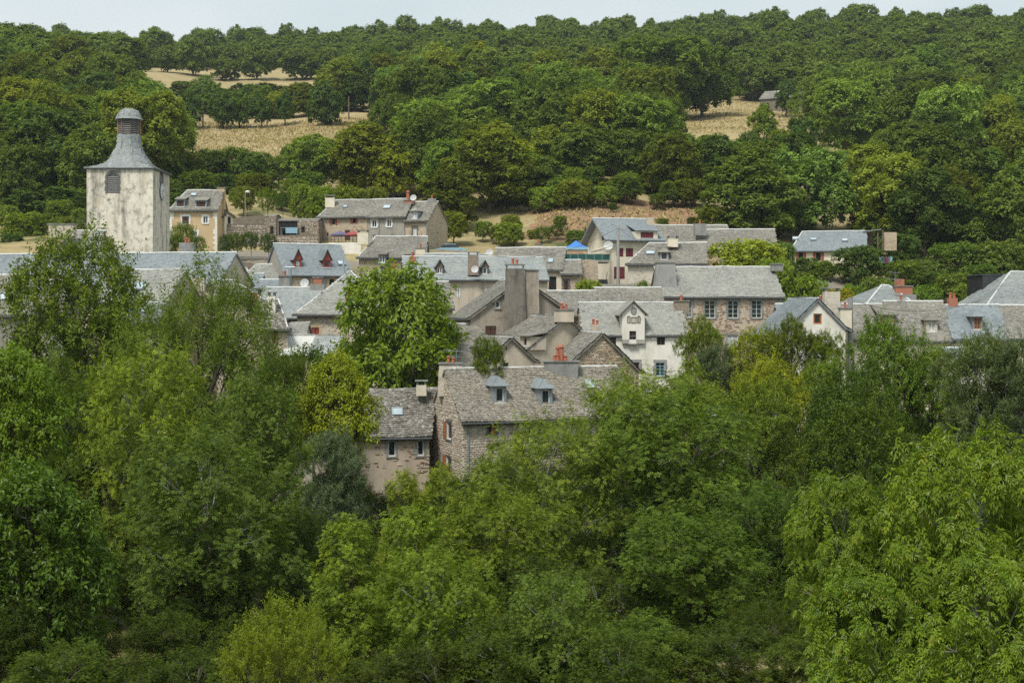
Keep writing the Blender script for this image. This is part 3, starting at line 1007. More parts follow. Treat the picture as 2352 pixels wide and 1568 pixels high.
        if kd == 'gable':
            a_, m_, c_ = fo + ta * (W0 - ov) + Z * (zt - ov * .8), fo + ta * mid + Z * (zt + rh + .06), fo + ta * (W1 + ov) + Z * (zt - ov * .8)
            for (s0, s1) in ((a_, m_), (m_, c_)):
                q = [s0 + fn * fr, s1 + fn * fr, s1 - fn * bk, s0 - fn * bk]
                rp_.append(q)
        elif kd == 'hip':
            a_, c_ = fo + ta * (W0 - ov) + Z * (zt - .05), fo + ta * (W1 + ov) + Z * (zt - .05)
            m0 = fo + ta * mid + Z * (zt + rh) - fn * .45
            m1 = fo + ta * mid + Z * (zt + rh) - fn * bk
            rp_ = [[a_ + fn * fr, m0, m1, a_ - fn * bk], [m0, c_ + fn * fr, c_ - fn * bk, m1], [a_ + fn * fr, c_ + fn * fr, m0]]
        else:
            a_, c_ = fo + ta * (W0 - ov) + Z * (zt + .02), fo + ta * (W1 + ov) + Z * (zt + .02)
            up = Z * rh; bb = (rh + zt - p.z) / math.tan(pitch)
            rp_ = [[a_ + fn * fr, c_ + fn * fr, c_ - fn * bb + up, a_ - fn * bb + up]]
        for q in rp_:
            nq = (q[1] - q[0]).cross(q[2] - q[0]).normalized()
            if nq.z < 0: nq = -nq
            r.face([x_ + nq * T for x_ in q]); r.face([x_ for x_ in reversed(q)])
            for i in range(len(q)):
                r.face([q[i], q[(i + 1) % len(q)], q[(i + 1) % len(q)] + nq * T, q[i] + nq * T])
        if kd != 'gable' or True:
            pass
        r.build('dormer_roof', M[dm[9] if len(dm) > 9 else roof], do)
    for (fc, cov, ind, mt, reg) in stones:
        k = faces[fc]
        rg = None
        if reg:
            a0, z0, _ = ray_face(k, reg[0], reg[3]); a1, z1, _ = ray_face(k, reg[2], reg[1])
            if a0 > a1: a0, a1 = a1, a0
            rg = lambda a, z, q=(a0, a1, min(z0, z1), max(z0, z1)): q[0] < a < q[1] and q[2] < z < q[3]
        stones_on((k[0], k[1], k[2], [(p, max(q, min(zeL, zeR) - 7.5)) for p, q in k[3]]), holes.get(fc, []), O, wm, M[mt], cov, ind, sw=.21 if mt == 'stone_gran' else .27, sh=.165 if mt == 'stone_gran' else .15, seed=seed + 31, region=rg)
    for dd in dishes: dish(O, root, *dd)
    for aa in ants: antenna(O, root, *aa)
    for (fc, x, y0, y1) in pipes:
        k = faces[fc]
        a, z0, _ = ray_face(k, x, y0); _, z1, _ = ray_face(k, x, y1)
        b = MB(O)
        b.tube([k[0] + k[1] * a + k[2] * .3 + Z * (z0 + .25), k[0] + k[1] * a + k[2] * .09 + Z * z0, k[0] + k[1] * a + k[2] * .09 + Z * z1], .05, 6)
        b.build('downpipe', M['zinc'], root)
    if quoins:
        for (fc, at, mt) in quoins:
            k = faces[fc]; g = random.Random(seed); b = MB(O)
            z = zeL - 7; a = 0 if at == 0 else max(p[0] for p in k[3])
            while z < zeL - .35:
                h = g.uniform(.25, .36); w_ = g.choice((.3, .5)); 
                q0, q1 = (0, w_) if at == 0 else (a - w_, a)
                b.box(k[0], k[1], k[2], Z, q0, q1, .0, .03, z + .012, z + h - .012)
                z += h
            b.build('quoins', M[mt], wm)
    H = dict(O=O, root=root, faces=faces, u=u, v=v, L=L, zeL=zeL, zr=zr, onroof=onroof, planes=planes3, D=D)
    return H
# ------------------------------------------------------------------ the village (crops of the photograph -> columns and rows)
CR = {1: (.2813, 0, 232.7), 2: (.2422, 367.5, 416.5), 3: (.2422, 673.7, 416.5), 4: (.2813, 1041.2, 477.7), 5: (.2813, 1347.5, 477.7),
      6: (.2812, 1739.5, 477.7), 7: (.332, 784, 765.6), 8: (.2343, 0, 551.2), 0: (1, 0, 0)}
def c(k, x, y):
    s, a, b = CR[k]
    return (x * s + a, y * s + b)
def wn(k, face, x0, y0, x1, y1, st, sr=None):
    return (face, *c(k, x0, y0), *c(k, x1, y1), st, sr)
def dm(k, x0, y0, x1, y1, st, kd, wm, rh, mg, *more):
    return (*c(k, x0, y0), *c(k, x1, y1), st, kd, wm, rh, mg, *more)
def sk(k, x, y, w, h):
    return (*c(k, x, y), w, h)
def ch(k, x, yt, w, d, Y, mt, n, cp, yb=None, tp=1.0):
    return (*c(k, x, yt), w, d, Y, mt, n, cp, None if yb is None else c(k, x, yb)[1], tp)
def ds(k, x, y, Y, r=.4): return (*c(k, x, y), Y, r)

# --- foreground pair
H27 = house('stone_house', 'long fieldstone house in the foreground with two slate-topped dormers and two chimneys', 1062, 100, 1462, 104.6, 958, 845, 7.8, depth=12,
    wall='mortar_pale', roof='lauze_front', sw=.16, ex=.165, th=.045, indiv=300, seed=1, over=.45,
    wins=[wn(7, 'left', 728, 612, 762, 732, 'half_orange', 'stone_dark'), wn(7, 'left', 724, 848, 758, 975, 'half_orange', 'stone_dark'),
          wn(7, 'front', 1018, 612, 1068, 700, 'side_orange_l', 'stone_dark')],
    dorms=[dm(7, 1068, 372, 1126, 478, 'white', 'hip', 'zinc', .62, .18, 'slate'), dm(7, 1386, 388, 1444, 492, 'white', 'hip', 'zinc', .62, .18, 'slate')],
    chims=[ch(7, 757, 200, 1.65, 1.1, 104.6, 'rubble_pale', 2, 'slab', 430, 1.15), ch(7, 1520, 186, 2.6, 1.1, 106.5, 'cement', 0, 'slab', 420, .85)],
    skys=[sk(7, 1716, 362, .7, .9)],
    stones=[('left', .7, 300, 'stone_gran', None), ('front', .75, 0, 'stone_gran', None)], pipes=[('front', 1075, 963, 1090)], ants=[(1048, 803, 850, 103.5, ((.1, 1.6), (.5, .7)))], sag=.09)
r_ = H27['root']
for (zx, zy, h_) in ((1478, 150, .45), (1498, 95, 1.1), (1498, 150, .5), (1526, 95, 1.2), (1550, 155, .4)):
    p = P(*c(7, zx, 178), 106.2); pot(H27['O'], r_, p.x, p.y, p.z - .1, h_, .14)
H28 = house('stone_house', 'low foreground house with patchy stone and plaster wall and dark shaggy slate roof', 820, 103.3, 986, 104.0, 999, 896, 6.6, depth=12, hl=1.0, hr=-.7,
    wall='patched', roof='lauze_dark', sw=.2, ex=.185, th=.055, indiv=300, seed=2, over=.4, sag=.14, cap=False,
    wins=[wn(7, 'front', 322, 740, 376, 850, 'white', 'cement'), wn(7, 'front', 524, 736, 572, 845, 'white', 'cement')],
    skys=[sk(7, 386, 551, .8, .75)], chims=[ch(7, 555, 345, .75, .6, 106, 'cream', 0, 'raised', 430)],
    stones=[('front', .3, 0, 'stone_brown', c(7, 150, 730) + c(7, 262, 930)), ('front', .35, 0, 'stone_brown', c(7, 500, 870) + c(7, 600, 960)), ('front', .16, 0, 'stone_brown', None)],
    pipes=[('front', 823, 1005, 1110)])
# --- gables around the foreground ridge
H26 = house('stone_barn', 'barn with bare brown stone gable directly behind the foreground chimney', 1312, 108, 1467, 109.6, 829, 764.7, 9.5, ridge='y', apex=.45, ye2=850,
    wall='mortar', roof='lauze', seed=3, stones=[('front', 1.0, 280, 'stone_brown', None)], over=.5, cap=True, sag=.09)
H25 = house('plaster_shed', 'small pale gabled outbuilding with a round-topped slot under its ridge', 1150, 108, 1228, 109, 797, 775, 6, ridge='y', apex=.3, ye2=826,
    wall='beige', roof='lauze', seed=4, wins=[wn(4, 'front', 427, 1133, 438, 1160, 'hole'), wn(4, 'front', 405, 1262, 452, 1300, 'dark2')])
H24 = house('plaster_house', 'pale plaster gable house with central chimney and two red pots', 1206, 111, 1341, 113.5, 803, 727, 9, ridge='y', apex=.72, ye2=764,
    wall='beige', roof='lauze', seed=5, chims=[ch(4, 903, 822, 1.55, .8, 112.6, 'beige', 2, 'slab', 930)],
    dorms=[dm(4, 575, 1060, 600, 1120, 'dark', 'shed', 'beige', .3, .55)])
H23 = house('gabled_house', 'tall brown-grey gable wall carrying two massive soot-stained chimneys', 1080, 118, 1291, 119.5, 728, 640, 10, ridge='y', apex=.56, ye2=704,
    wall='soot', roof='lauze', seed=6, wins=[wn(4, 'front', 343, 757, 382, 818, 'white', 'cement'), wn(4, 'front', 262, 962, 350, 1045, 'closed_brown')],
    chims=[ch(4, 503, 483, 1.55, 1.1, 118.4, 'sootstack', 2, 'raised', 1010, 1.25), ch(4, 640, 500, 1.15, 1.0, 118.6, 'soot', 0, 'slab', 960, 1.1)])
H21 = house('white_house', 'white three-storey house with pointed wall dormer and arched blind niches', 1343, 124, 1578, 124.4, 769, 695.6, 9, depth=13,
    wall='white', roof='lauze_light', sw=.21, ex=.165, th=.026, seed=7, gutter='gutter', over=.15,
    wins=[wn(5, 'front', 190, 1046, 240, 1118, 'brown_cross'), wn(5, 'front', 573, 1046, 640, 1118, 'cross'), wn(5, 'front', 565, 1262, 636, 1370, 'blue_cross', 'cement'),
          wn(5, 'front', 370, 1260, 428, 1320, 'brown_cross', 'cement'), wn(5, 'front', 570, 1478, 640, 1540, 'cross', 'cement')],
    chims=[ch(5, 772, 752, 1.3, .7, 128, 'stack', 1, 'slab', 860), ch(5, 70, 950, .75, .5, 122, 'beige', 2, None, 1010)], pipes=[('front', 1575, 775, 900)], ants=[(1480, 672, 700, 128, ((.1, 1.2),))],
    stones=[('left', .9, 0, 'stone_brown', None)])
H20 = house('schoolhouse', 'big stone house with tall eight-pane windows in dark surrounds', 1522, 136, 1797, 136.4, 679, 614, 9.5, depth=15,
    wall='patched', roof='lauze_light', sw=.21, ex=.165, th=.026, seed=8,
    wins=[wn(5, 'front', 817, 750, 857, 893, 'school', 'cement')] + [wn(5, 'front', a, 752, b_, 898, 'school', 'cement') for a, b_ in ((961, 1050), (1152, 1239), (1346, 1430))] +
         [wn(5, 'front', 985, 1038, 1042, 1120, 'school', 'cement'), wn(5, 'front', 1147, 1035, 1234, 1130, 'school_pale', 'cement'), wn(5, 'front', 1335, 1040, 1425, 1130, 'school', 'cement')],
    chims=[ch(5, 640, 440, 1.75, 1.2, 138, 'cement', 0, 'slab', 690, 1.3), ch(5, 694, 465, .7, .6, 140, 'brick', 0, None, 515), ch(5, 1551, 452, 1.1, .8, 140, 'cement', 0, 'slab', 515)],
    stones=[('front', .95, 260, 'stone_brown', c(5, 1455, 740) + c(5, 1610, 1060)), ('front', .62, 0, 'stone_brown', c(5, 1130, 905) + c(5, 1610, 1060)), ('front', .28, 0, 'stone_brown', None)],
    quoins=[('front', 1, 'cement')], ants=[(1660, 596, 616, 140.5, ((.05, 1.0),))], pipes=[('front', c(5, 1578, 0)[0], 684, 770)])
H22a = house('row_house', 'long low lauze roof between the two soot-stained chimneys and the schoolhouse', 1262, 130, 1372, 130, 722, 669, 8, wall='beige', roof='lauze', seed=9)
H22b = house('row_house', 'low lichen-speckled stone roof just left of the schoolhouse', 1374, 130.5, 1526, 130.5, 720, 662, 8, wall='beige', roof='lauze', seed=10)

# --- hip roofed house and its neighbours
H7 = house('hip_roof_house', 'pale stone house under a steep grey pyramid roof with finial', 682, 128, 902, 128, 718, 624.8, 8.6, depth=9, hl=4.25, hr=4.25,
    wall='mortar_pale', roof='lauze_light', sw=.22, ex=.18, th=.03, indiv=0, seed=11, over=.45,
    wins=[wn(2, 'front', 1438, 1385, 1508, 1455, 'closed_red', 'ochre')], dorms=[dm(2, 1772, 1082, 1860, 1165, 'red_open', 'gable', 'red_wood', .62, .08)],
    stones=[('front', .5, 0, 'stone_gran', None)])
p = P(789, 626, 132.3); b = MB(H7['O']); b.tube([p - Z * .3, p + Z * .3, p + Z * 1.1, p + Z * 1.6], [.22, .14, .07, .02], 8); b.build('finial', M['zinc'], H7['root'])
H9 = house('stone_cottage', 'small stone cottage with red shutters in front of the pyramid-roofed house', 606, 117, 661, 117.4, 753, 689, 7, wall='mortar', roof='lauze_dark', seed=12, sw=.28, ex=.18, hr=.6,
    wins=[wn(2, 'front', 1078, 1410, 1100, 1535, 'side_red')], stones=[('front', .7, 0, 'stone_gran', None)],
    chims=[ch(2, 1062, 1075, .62, .6, 119, 'white', 0, 'raised', 1250), ch(2, 905, 1110, .4, .4, 121, 'brick', 2, None, 1180)])
H10 = house('stone_house', 'house end with ragged lauze roof sloping right above the round feathery tree', 500, 122, 604, 123, 688, 645, 8, wall='beige', roof='lauze', seed=13, hr=2.2)
def shed(name, label, x0, x1, Y, yt, yb, D, mats, zb=-14):
    A = P(x0, yt, Y + D); B = P(x1, yt, Y + D); fz = (HY - yb) / F * Y
    O = Vector((A.x, Y, fz - 3)); r = empty(name, O, label, 'shed')
    b = MB(O); X0, X1 = A.x, B.x
    b.wbox(X0 + .05, X1 - .05, Y + .05, Y + D - .05, O.z, fz - .12); b.build('wall', M['beige'], r)
    n = len(mats)
    for k, mt in enumerate(mats):
        a, d_ = X0 + (X1 - X0) * k / n, X0 + (X1 - X0) * (k + 1) / n - .03
        b = MB(O); m = int((d_ - a) / .09)
        pr = [(a + (d_ - a) * i / m, .035 * math.cos(i * math.pi * .5 * 2)) for i in range(m + 1)]
        for i in range(m):
            (xa, ha), (xb, hb) = pr[i], pr[i + 1]
            b.face([(xa, Y - .2, fz + ha), (xb, Y - .2, fz + hb), (xb, Y + D, A.z + hb), (xa, Y + D, A.z + ha)])
        b.wbox(a, d_, Y + D - .1, Y + D + .06, A.z + .05, A.z + .1)
        b.build('roof_panel', M[mt], r)
    return r
shed('corrugated_shed', 'lean-to shed with half white, half grey corrugated roof below the pyramid roof', *[c(2, 1218, 0)[0], c(2, 1740, 0)[0]], 116, 770, 816, 4.5, ['tin_white', 'tin'])
H8b = house('annexe', 'short stone-roofed annexe joining the cottage and the pyramid-roofed house', c(2, 1215, 0)[0], 121, c(2, 1372, 0)[0], 121, 768, c(2, 0, 1345)[1], 4, wall='mortar_pale', roof='lauze_light', seed=14, cap=False, depth=5)

# --- slate roofs in the middle
H11d = house('slate_roofed_house', 'low broad house with patchy blue slate roof left of the pyramid roof', 592, 133, 722, 133, 727, 661, 8, wall='grey', roof='slate_grey', seed=15, sw=.2, ex=.13, th=.012, sag=.03,
    chims=[ch(2, 1495, 975, 1.4, .9, 137, 'cement', 0, None, 1090), ch(2, 1497, 905, .8, .6, 137.2, 'brick', 0, 'slab', 980), ch(2, 1185, 893, 1.05, .9, 138.5, 'cement', 1, 'slab', 1010)])
b = MB(H11d['O']); p0, p1 = P(*c(2, 1233, 1010), 138.4), P(*c(2, 1233, 815), 138.4)
b.tube([p0, p1], .16, 8); b.tube([p1 - Vector((.5, 0, 0)), p1 + Vector((.5, 0, 0))], .09, 6); b.build('flue', M['zinc'], H11d['root'])
H11c = house('slate_roofed_annexe', 'narrow slate strip roof ending at the round cement chimney', 592, 143, 652, 143, 660, 643, 4, wall='grey', roof='slate', seed=16, sw=.2, ex=.13, th=.01, depth=8)
H11b = house('slate_roofed_annexe', 'small steep slate roof beside the long dark-verged gable', 545, 144, 590, 144, 672, 630, 7, wall='grey', roof='slate', seed=17, sw=.2, ex=.13, th=.01, depth=8, hl=1.2)
H11a = house('low_house', 'small house with pale lauze hip roof, one red pot and a dish', 552, 152, 640, 152, 641, 608, 6, wall='beige', roof='lauze_light', seed=18, hl=1.2, depth=8,
    chims=[ch(2, 831, 845, .5, .5, 154, 'brick', 1, None, 880)], dishes=[ds(2, 806, 846, 150.5, .5)])
H4 = house('slate_roofed_house', 'steep blue slate house with two red triangular dormers', 656, 150, 808, 153, 630.8, 562, 9, depth=9,
    wall='grey', roof='slate', seed=19, sw=.2, ex=.125, th=.008, sag=.015, over=.3,
    wins=[wn(2, 'front', 1280, 930, 1340, 1003, 'closed_blind', 'ochre'), wn(2, 'front', 1447, 925, 1480, 1000, 'dark', 'ochre'), wn(2, 'front', 1606, 925, 1650, 1000, 'dark', 'ochre')],
    dorms=[dm(2, 1280, 745, 1336, 812, 'red_pale', 'gable', 'red_wood', 1.0, .06), dm(2, 1556, 750, 1612, 815, 'red_open', 'gable', 'red_wood', 1.0, .06)],
    skys=[sk(2, 1717, 784, .85, .75)], dishes=[ds(2, 1373, 965, 148.5, .6)])
# --- left: long nave roof, lauze houses
H5 = house('long_house', 'very long blue-grey slate roof running left from its plain gable end', -160, 140, 500, 133, 650, 583.6, 8, depth=9, wall='beige', roof='slate', seed=20, sw=.22, ex=.14, th=.01, sag=.03,
    chims=[ch(1, 1530, 1155, 1.45, .9, 141, 'cement', 2, None, 1260), ch(2, 368, 905, 1.15, .9, 131, 'beige', 0, 'raised', 1050)])
H6 = house('lauze_house', 'gable house with pale lauze roof, skylight and blue shutter behind the airy tree', 212, 121, 378, 119.5, 697, 621, 7.5, depth=9, wall='beige', roof='lauze_light', seed=21, sw=.29, ex=.18, th=.035, indiv=0, sag=.1,
    wins=[wn(8, 'right', 1692, 447, 1720, 502, 'closed_blue')], skys=[sk(8, 1384, 466, 1.1, 1.0)])
H6b = house('lauze_house', 'house at the frame edge with brownish lauze roof and open skylight', -70, 117, 150, 118, 721, 632, 7.5, depth=9, wall='grey', roof='lauze', seed=22, sw=.29, ex=.18, th=.035,
    skys=[sk(8, 62, 566, 1.0, .95)], chims=[(122, 611, .5, .5, 119.5, 'beige', 0, None, 650)])
H6c = house('slate_lean_to', 'small slate roof with skylight tucked below the blue-shuttered gable', 292, 112, 372, 113, 742, 697, 5, depth=6, wall='beige', roof='slate', seed=23, skys=[sk(8, 1415, 690, .6, 1.1)])
H34 = house('lauze_roofed_lodge', 'low lauze-roofed building with wide cement chimney at the foot of the church tower', 118, 146, 215, 146, 590, 531, 7, depth=8, wall='beige', roof='lauze_light', seed=24,
    chims=[ch(1, 512, 1000, 2.6, 1.0, 147, 'beige', 0, 'slab', 1110)], hl=1.0)
# --- yellow house
H2 = house('ochre_house', 'ochre house with white window surrounds, quoins and a hipped lauze roof', 390, 176, 499, 176, 481, 438, 6.5, depth=8, wall='ochre', roof='lauze', seed=25, hl=1.4,
    wins=[wn(2, 'front', 210, 333, 274, 403, 'closed_brown', 'white_paint'), wn(2, 'front', 411, 333, 453, 398, 'white2', 'white_paint'), wn(2, 'front', 318, 480, 352, 524, 'white2', 'white_paint')],
    dorms=[dm(2, 160, 182, 226, 238, 'closed_brown', 'shed', 'zinc', .45, .1), dm(2, 345, 192, 430, 242, 'closed_brown', 'shed', 'zinc', .5, .15)],
    skys=[sk(2, 322, 135, .7, .6)], chims=[ch(2, 583, 58, .9, .9, 179.5, 'ochre', 0, 'slab', 500), ch(2, 545, 85, .9, .9, 181, 'cement', 0, 'slab', 150)], quoins=[('front', 1, 'white'), ('front', 0, 'white')])
H2b = house('garage', 'small pale lean-to garage with dark doorway beside the ochre house', c(2, 612, 0)[0], 179, c(2, 688, 0)[0], 180, c(2, 0, 325)[1], c(2, 0, 278)[1], 5, ridge='y', apex=.1, ye2=c(2, 0, 325)[1], depth=4, wall='cream', roof='lauze', seed=26,
    wins=[wn(2, 'front', 642, 335, 672, 402, 'hole')], cap=False)
# --- the row of three
yy = lambda x: 188 - (x - 730) / 253 * 2.2
H3a = house('row_house', 'left house of the terraced three, bare stone front with orange shutters', c(3, 235, 0)[0], 189, c(3, 704, 0)[0], 187.6, 497, 460, 7.5, depth=6, wall='rubble', roof='lauze', seed=27, hl=1.2,
    wins=[wn(3, 'front', 366, 357, 397, 410, 'side_red'), wn(3, 'front', 562, 342, 592, 398, 'side_red'), wn(3, 'front', 488, 462, 540, 575, 'closed_brown'), wn(3, 'front', 318, 486, 334, 515, 'dark')],
    chims=[ch(3, 350, 150, 1.25, .9, 191, 'cream', 0, 'raised', 250)], skys=[sk(3, 494, 248, .6, .55)])
H3b = house('row_house', 'middle house of the terraced three with plain grey render and white-framed windows', c(3, 706, 0)[0], 187.5, c(3, 1056, 0)[0], 186.4, 497, 457.5, 7.5, depth=6, wall='grey', roof='lauze', seed=28,
    wins=[wn(3, 'front', 747, 367, 788, 434, 'white2', 'white_paint'), wn(3, 'front', 890, 362, 928, 430, 'white2', 'white_paint'), wn(3, 'front', 748, 505, 784, 540, 'white2'), wn(3, 'front', 842, 508, 868, 540, 'white2'), wn(3, 'front', 925, 505, 950, 540, 'white2')],
    skys=[sk(3, 889, 252, 1.0, .9)], chims=[ch(3, 1096, 175, 1.3, .8, 189.5, 'brick', 0, 'slab', 220), ], dishes=[ds(3, 1139, 157, 188, .55)], pipes=[('front', c(3, 812, 0)[0], 500, 545)])
p = P(*c(3, 1087, 165), 189.5); pot(H3b['O'], H3b['root'], p.x, p.y, p.z, 1.1, .22); 
H3c = house('row_house', 'right end house of the terraced three with brown stone gable and one white dormer', c(3, 1060, 0)[0], 186.3, c(3, 1266, 0)[0], 185.4, 506, 464, 8, depth=9, wall='rubble', roof='lauze', seed=29,
    wins=[wn(3, 'front', 1134, 440, 1172, 513, 'white_pale', 'stone_dark')], dorms=[dm(3, 1130, 288, 1168, 352, 'white_pale', 'hip', 'zinc', .5, .18)],
    chims=[ch(3, 1316, 165, 1.1, .9, 189.5, 'cement', 1, None, 260)], pipes=[('front', c(3, 1264, 0)[0], 509, 560)])
# --- stone house below them
H13 = house('stone_house', 'tan stone house with shallow lauze roof and half dormers in dark frames', c(3, 622, 0)[0], 165, c(3, 1245, 0)[0], 165, 589.7, 543.7, 8, depth=10, wall='rubble', roof='lauze', seed=30, hl=1.6,
    wins=[wn(3, 'front', 800, 826, 888, 880, 'closed_white'), wn(3, 'front', 1046, 850, 1062, 890, 'white')],
    dorms=[dm(3, 818, 706, 866, 770, 'white2', 'shed', 'slate', .35, .12), dm(3, 1060, 706, 1108, 778, 'white_pale', 'shed', 'slate', .35, .12)],
    chims=[ch(3, 662, 480, 1.25, .9, 167, 'cream', 0, 'raised', 600), ch(3, 1206, 628, 1.1, .8, 164, 'cream', 1, 'slab', 700), ch(3, 960, 860, 2.4, .7, 158, 'beige', 0, 'slab', 930)])
for (zx, h_) in ((895, .6), (932, .8), (963, 1.3)):
    p = P(*c(3, zx, 860), 158); pot(H13['O'], H13['root'], p.x, p.y, p.z, h_, .15)
H12 = house('slate_roofed_house', 'slate roof glimpsed between the pyramid roof and the bright walnut tree', 806, 141, 925, 141, 690, 640, 7, depth=6, wall='beige', roof='slate_grey', seed=32)
H12b = house('lauze_house', 'stepped lauze roof descending to the right of the bright walnut tree', 895, 130, 1040, 131, 706, 648, 8, depth=8, wall='cream', roof='lauze', seed=33, sw=.27,
    skys=[], wins=[wn(3, 'front', 1390, 1250, 1400, 1260, 'dark')] if 0 else [])
H12c = house('lauze_house', 'low lauze roof below the soot-stained gable and left of the small bush', 1000, 113, 1125, 114, 838, 746, 9, depth=6, wall='beige', roof='lauze', seed=34, sw=.26)
H14 = house('long_slate_house', 'long grey slate house with two small black-hooded dormers and a tall brick chimney', 932, 148, 1258, 150, 640, 591, 8.5, depth=8, wall='beige', roof='slate_grey', seed=35, sw=.2, ex=.13, th=.01, sag=.03, ants=[(1220, 574, 594, 153, ((.1, 1.4),))],
    wins=[wn(3, 'front', 1545, 1003, 1588, 1105, 'closed_white'), wn(3, 'front', 1818, 1008, 1868, 1128, 'closed_white')],
    dorms=[dm(3, 1366, 812, 1412, 872, 'white2', 'gable', 'old_wood', .62, .07), dm(3, 1796, 815, 1838, 878, 'white', 'gable', 'old_wood', .62, .07)],
    chims=[ch(3, 1705, 690, 1.1, .9, 149.5, 'stack', 0, 'raised', 890), ch(3, 1130, 712, .7, .6, 151, 'brick', 1, None, 770)], dishes=[ds(3, 1723, 835, 148, .5)],
    pipes=[('front', c(3, 1800, 0)[0], 645, 690)])
H14b = house('slate_roofed_shed', 'thin slate ridge showing over the long grey roof', c(3, 1272, 0)[0], 157, c(3, 1868, 0)[0], 158, 598, c(3, 0, 693)[1], 5, depth=5, wall='grey', roof='slate_grey', seed=36)
H15 = house('lauze_house', 'wide lauze-roofed house with cream end wall and dark doorway near the green netting', 1130, 158, 1290, 157, 618, 570, 8, depth=8, wall='cream', roof='lauze', seed=37,
    wins=[wn(4, 'front', 778, 560, 842, 668, 'dark')], skys=[sk(4, 795, 440, .6, .9)], chims=[ch(4, 698, 290, .8, .7, 163, 'beige', 1, 'slab', 330)], dishes=[ds(4, 296, 362, 156, .5)])
H15b = house('stone_outhouse', 'little brown stone outhouse with arched door under a lauze lean-to roof', 1291, 156.5, 1334, 156.5, 627, 598, 5, depth=6, wall='rubble', roof='lauze', seed=38,
    wins=[wn(4, 'front', 905, 595, 938, 678, 'closed_brown', 'stone_dark')])
# --- chalet
H16 = house('chalet', 'cream chalet with blue slate roof, wide shed dormer and wine-red shutters', 1405, 168, 1508, 169.5, 548, 503, 9, depth=9, wall='cream', roof='slate', seed=39, sw=.2, ex=.13, th=.008, sag=.01, verge=.9, over=.6,
    wins=[wn(5, 'front', 243, 328, 300, 398, 'closed_wine'), wn(5, 'front', 320, 328, 380, 398, 'closed_wine'), wn(5, 'front', 223, 480, 312, 580, 'closed_wine'),
          wn(5, 'left', 122, 210, 150, 262, 'closed_wine')],
    dorms=[dm(5, 440, 197, 545, 245, 'closed_wine', 'shed', 'cream', .9, .55)],
    chims=[ch(5, 516, 78, .9, .7, 173, 'beige', 1, None, 150)], dishes=[ds(5, 178, 308, 165, .7)])
H17 = house('long_barn', 'long lauze-roofed building directly behind the cream chalet', 1498, 181, 1680, 181, 572, 518, 9, depth=6, wall='rubble', roof='lauze', seed=40)
H18 = house('pink_house', 'long lauze house with faded pink front half hidden by a light green tree', 1603, 172, 1783, 171, 574, 528, 8.5, depth=8, wall='ochre', roof='lauze', seed=41,
    dorms=[dm(5, 1075, 296, 1108, 326, 'white_pale', 'hip', 'beige', .4, .15), dm(5, 1300, 305, 1330, 330, 'white_pale', 'hip', 'beige', .3, .15)],
    chims=[ch(5, 925, 130, 1.5, .9, 174, 'cement', 1, None, 225)])
H19 = house('stone_house', 'hip-roofed lauze house with patchy stone front just above the schoolhouse', 1442, 154, 1622, 153, 604, 559, 8, depth=9, wall='rubble_pale', roof='lauze', seed=42, hl=2.2,
    wins=[wn(5, 'front', 562, 490, 588, 590, 'closed_red', 'stone_dark')], dorms=[dm(5, 612, 368, 652, 418, 'cross', 'hip', 'zinc', .5, .22)], skys=[sk(5, 520, 376, .95, .75)],
    chims=[ch(5, 702, 245, 1.1, .8, 156, 'cream', 0, 'raised', 320)])
H30 = house('slate_roofed_house', 'isolated hillside house with blue slate roof and three skylights', 1816, 188, 1990, 186, 574, 532, 8.5, depth=9, wall='cream', roof='slate', seed=43, sw=.2, ex=.13, th=.008, sag=.02, hl=1.5,
    wins=[wn(6, 'front', 335, 358, 376, 430, 'side_red'), wn(6, 'front', 478, 362, 520, 432, 'side_red'), wn(6, 'front', 670, 480, 690, 545, 'white')],
    skys=[sk(6, 310, 256, .75, .7), sk(6, 457, 262, .75, .7), sk(6, 714, 270, .75, .7)])
# --- right cluster
H29 = house('gabled_house', 'cream gable-fronted house with one orange-framed attic window and curved eaves', 1795, 117, 1942, 117.4, 768, 686, 9, ridge='y', apex=.56, ye2=752, depth=9, wall='white', roof='slate', seed=44, over=.6,
    wins=[wn(6, 'front', 458, 862, 527, 948, 'orange', None), wn(6, 'front', 374, 1050, 404, 1150, 'closed_brown'), wn(6, 'front', 545, 1105, 585, 1150, 'hole')],
    chims=[ch(6, 603, 672, 1.3, 1.0, 121, 'rubble_pale', 0, 'raised', 900), ch(6, 716, 812, .95, .8, 118.5, 'cream', 1, 'slab', 1010), ch(6, 516, 760, .5, .5, 122.5, 'brick', 1, None, 800)],
    ants=[(*c(6, 578, 600), c(6, 0, 670)[1], 121, ((.1, 1.5),))])
b = MB(H29['O']); p = P(*c(6, 759, 730), 119); b.tube([p - Z * 8, p], .22, 10); b.build('flue', M['cement'], H29['root'])
H29b = house('slate_wing', 'slate-roofed wing between the schoolhouse and the cream gable front', 1801, 124, 1880, 124, 760, 699, 7, wall='grey', roof='slate', seed=45, sw=.2, ex=.13, th=.01)
H29d = house('terraced_house', 'lauze-roofed terraced house with a very wide orange-framed shed dormer', 1962, 120.5, 2055, 120.5, 778, 700, 8, wall='cream', roof='lauze', seed=46,
    dorms=[dm(6, 1002, 888, 1130, 965, 'orange3', 'shed', 'zinc', .95, .05)], chims=[ch(6, 1172, 755, .7, .6, 124.4, 'cement', 1, None, 810)])
H29e = house('terraced_house', 'lauze-roofed terraced house with one small white hipped dormer', 2056, 120.4, 2190, 120.2, 780, 693, 8, wall='cream', roof='lauze', seed=47,
    dorms=[dm(6, 1400, 925, 1450, 1008, 'white_pale', 'hip', 'mortar', .55, .22)], chims=[ch(6, 1592, 735, .75, .7, 124, 'brick', 2, None, 830)])
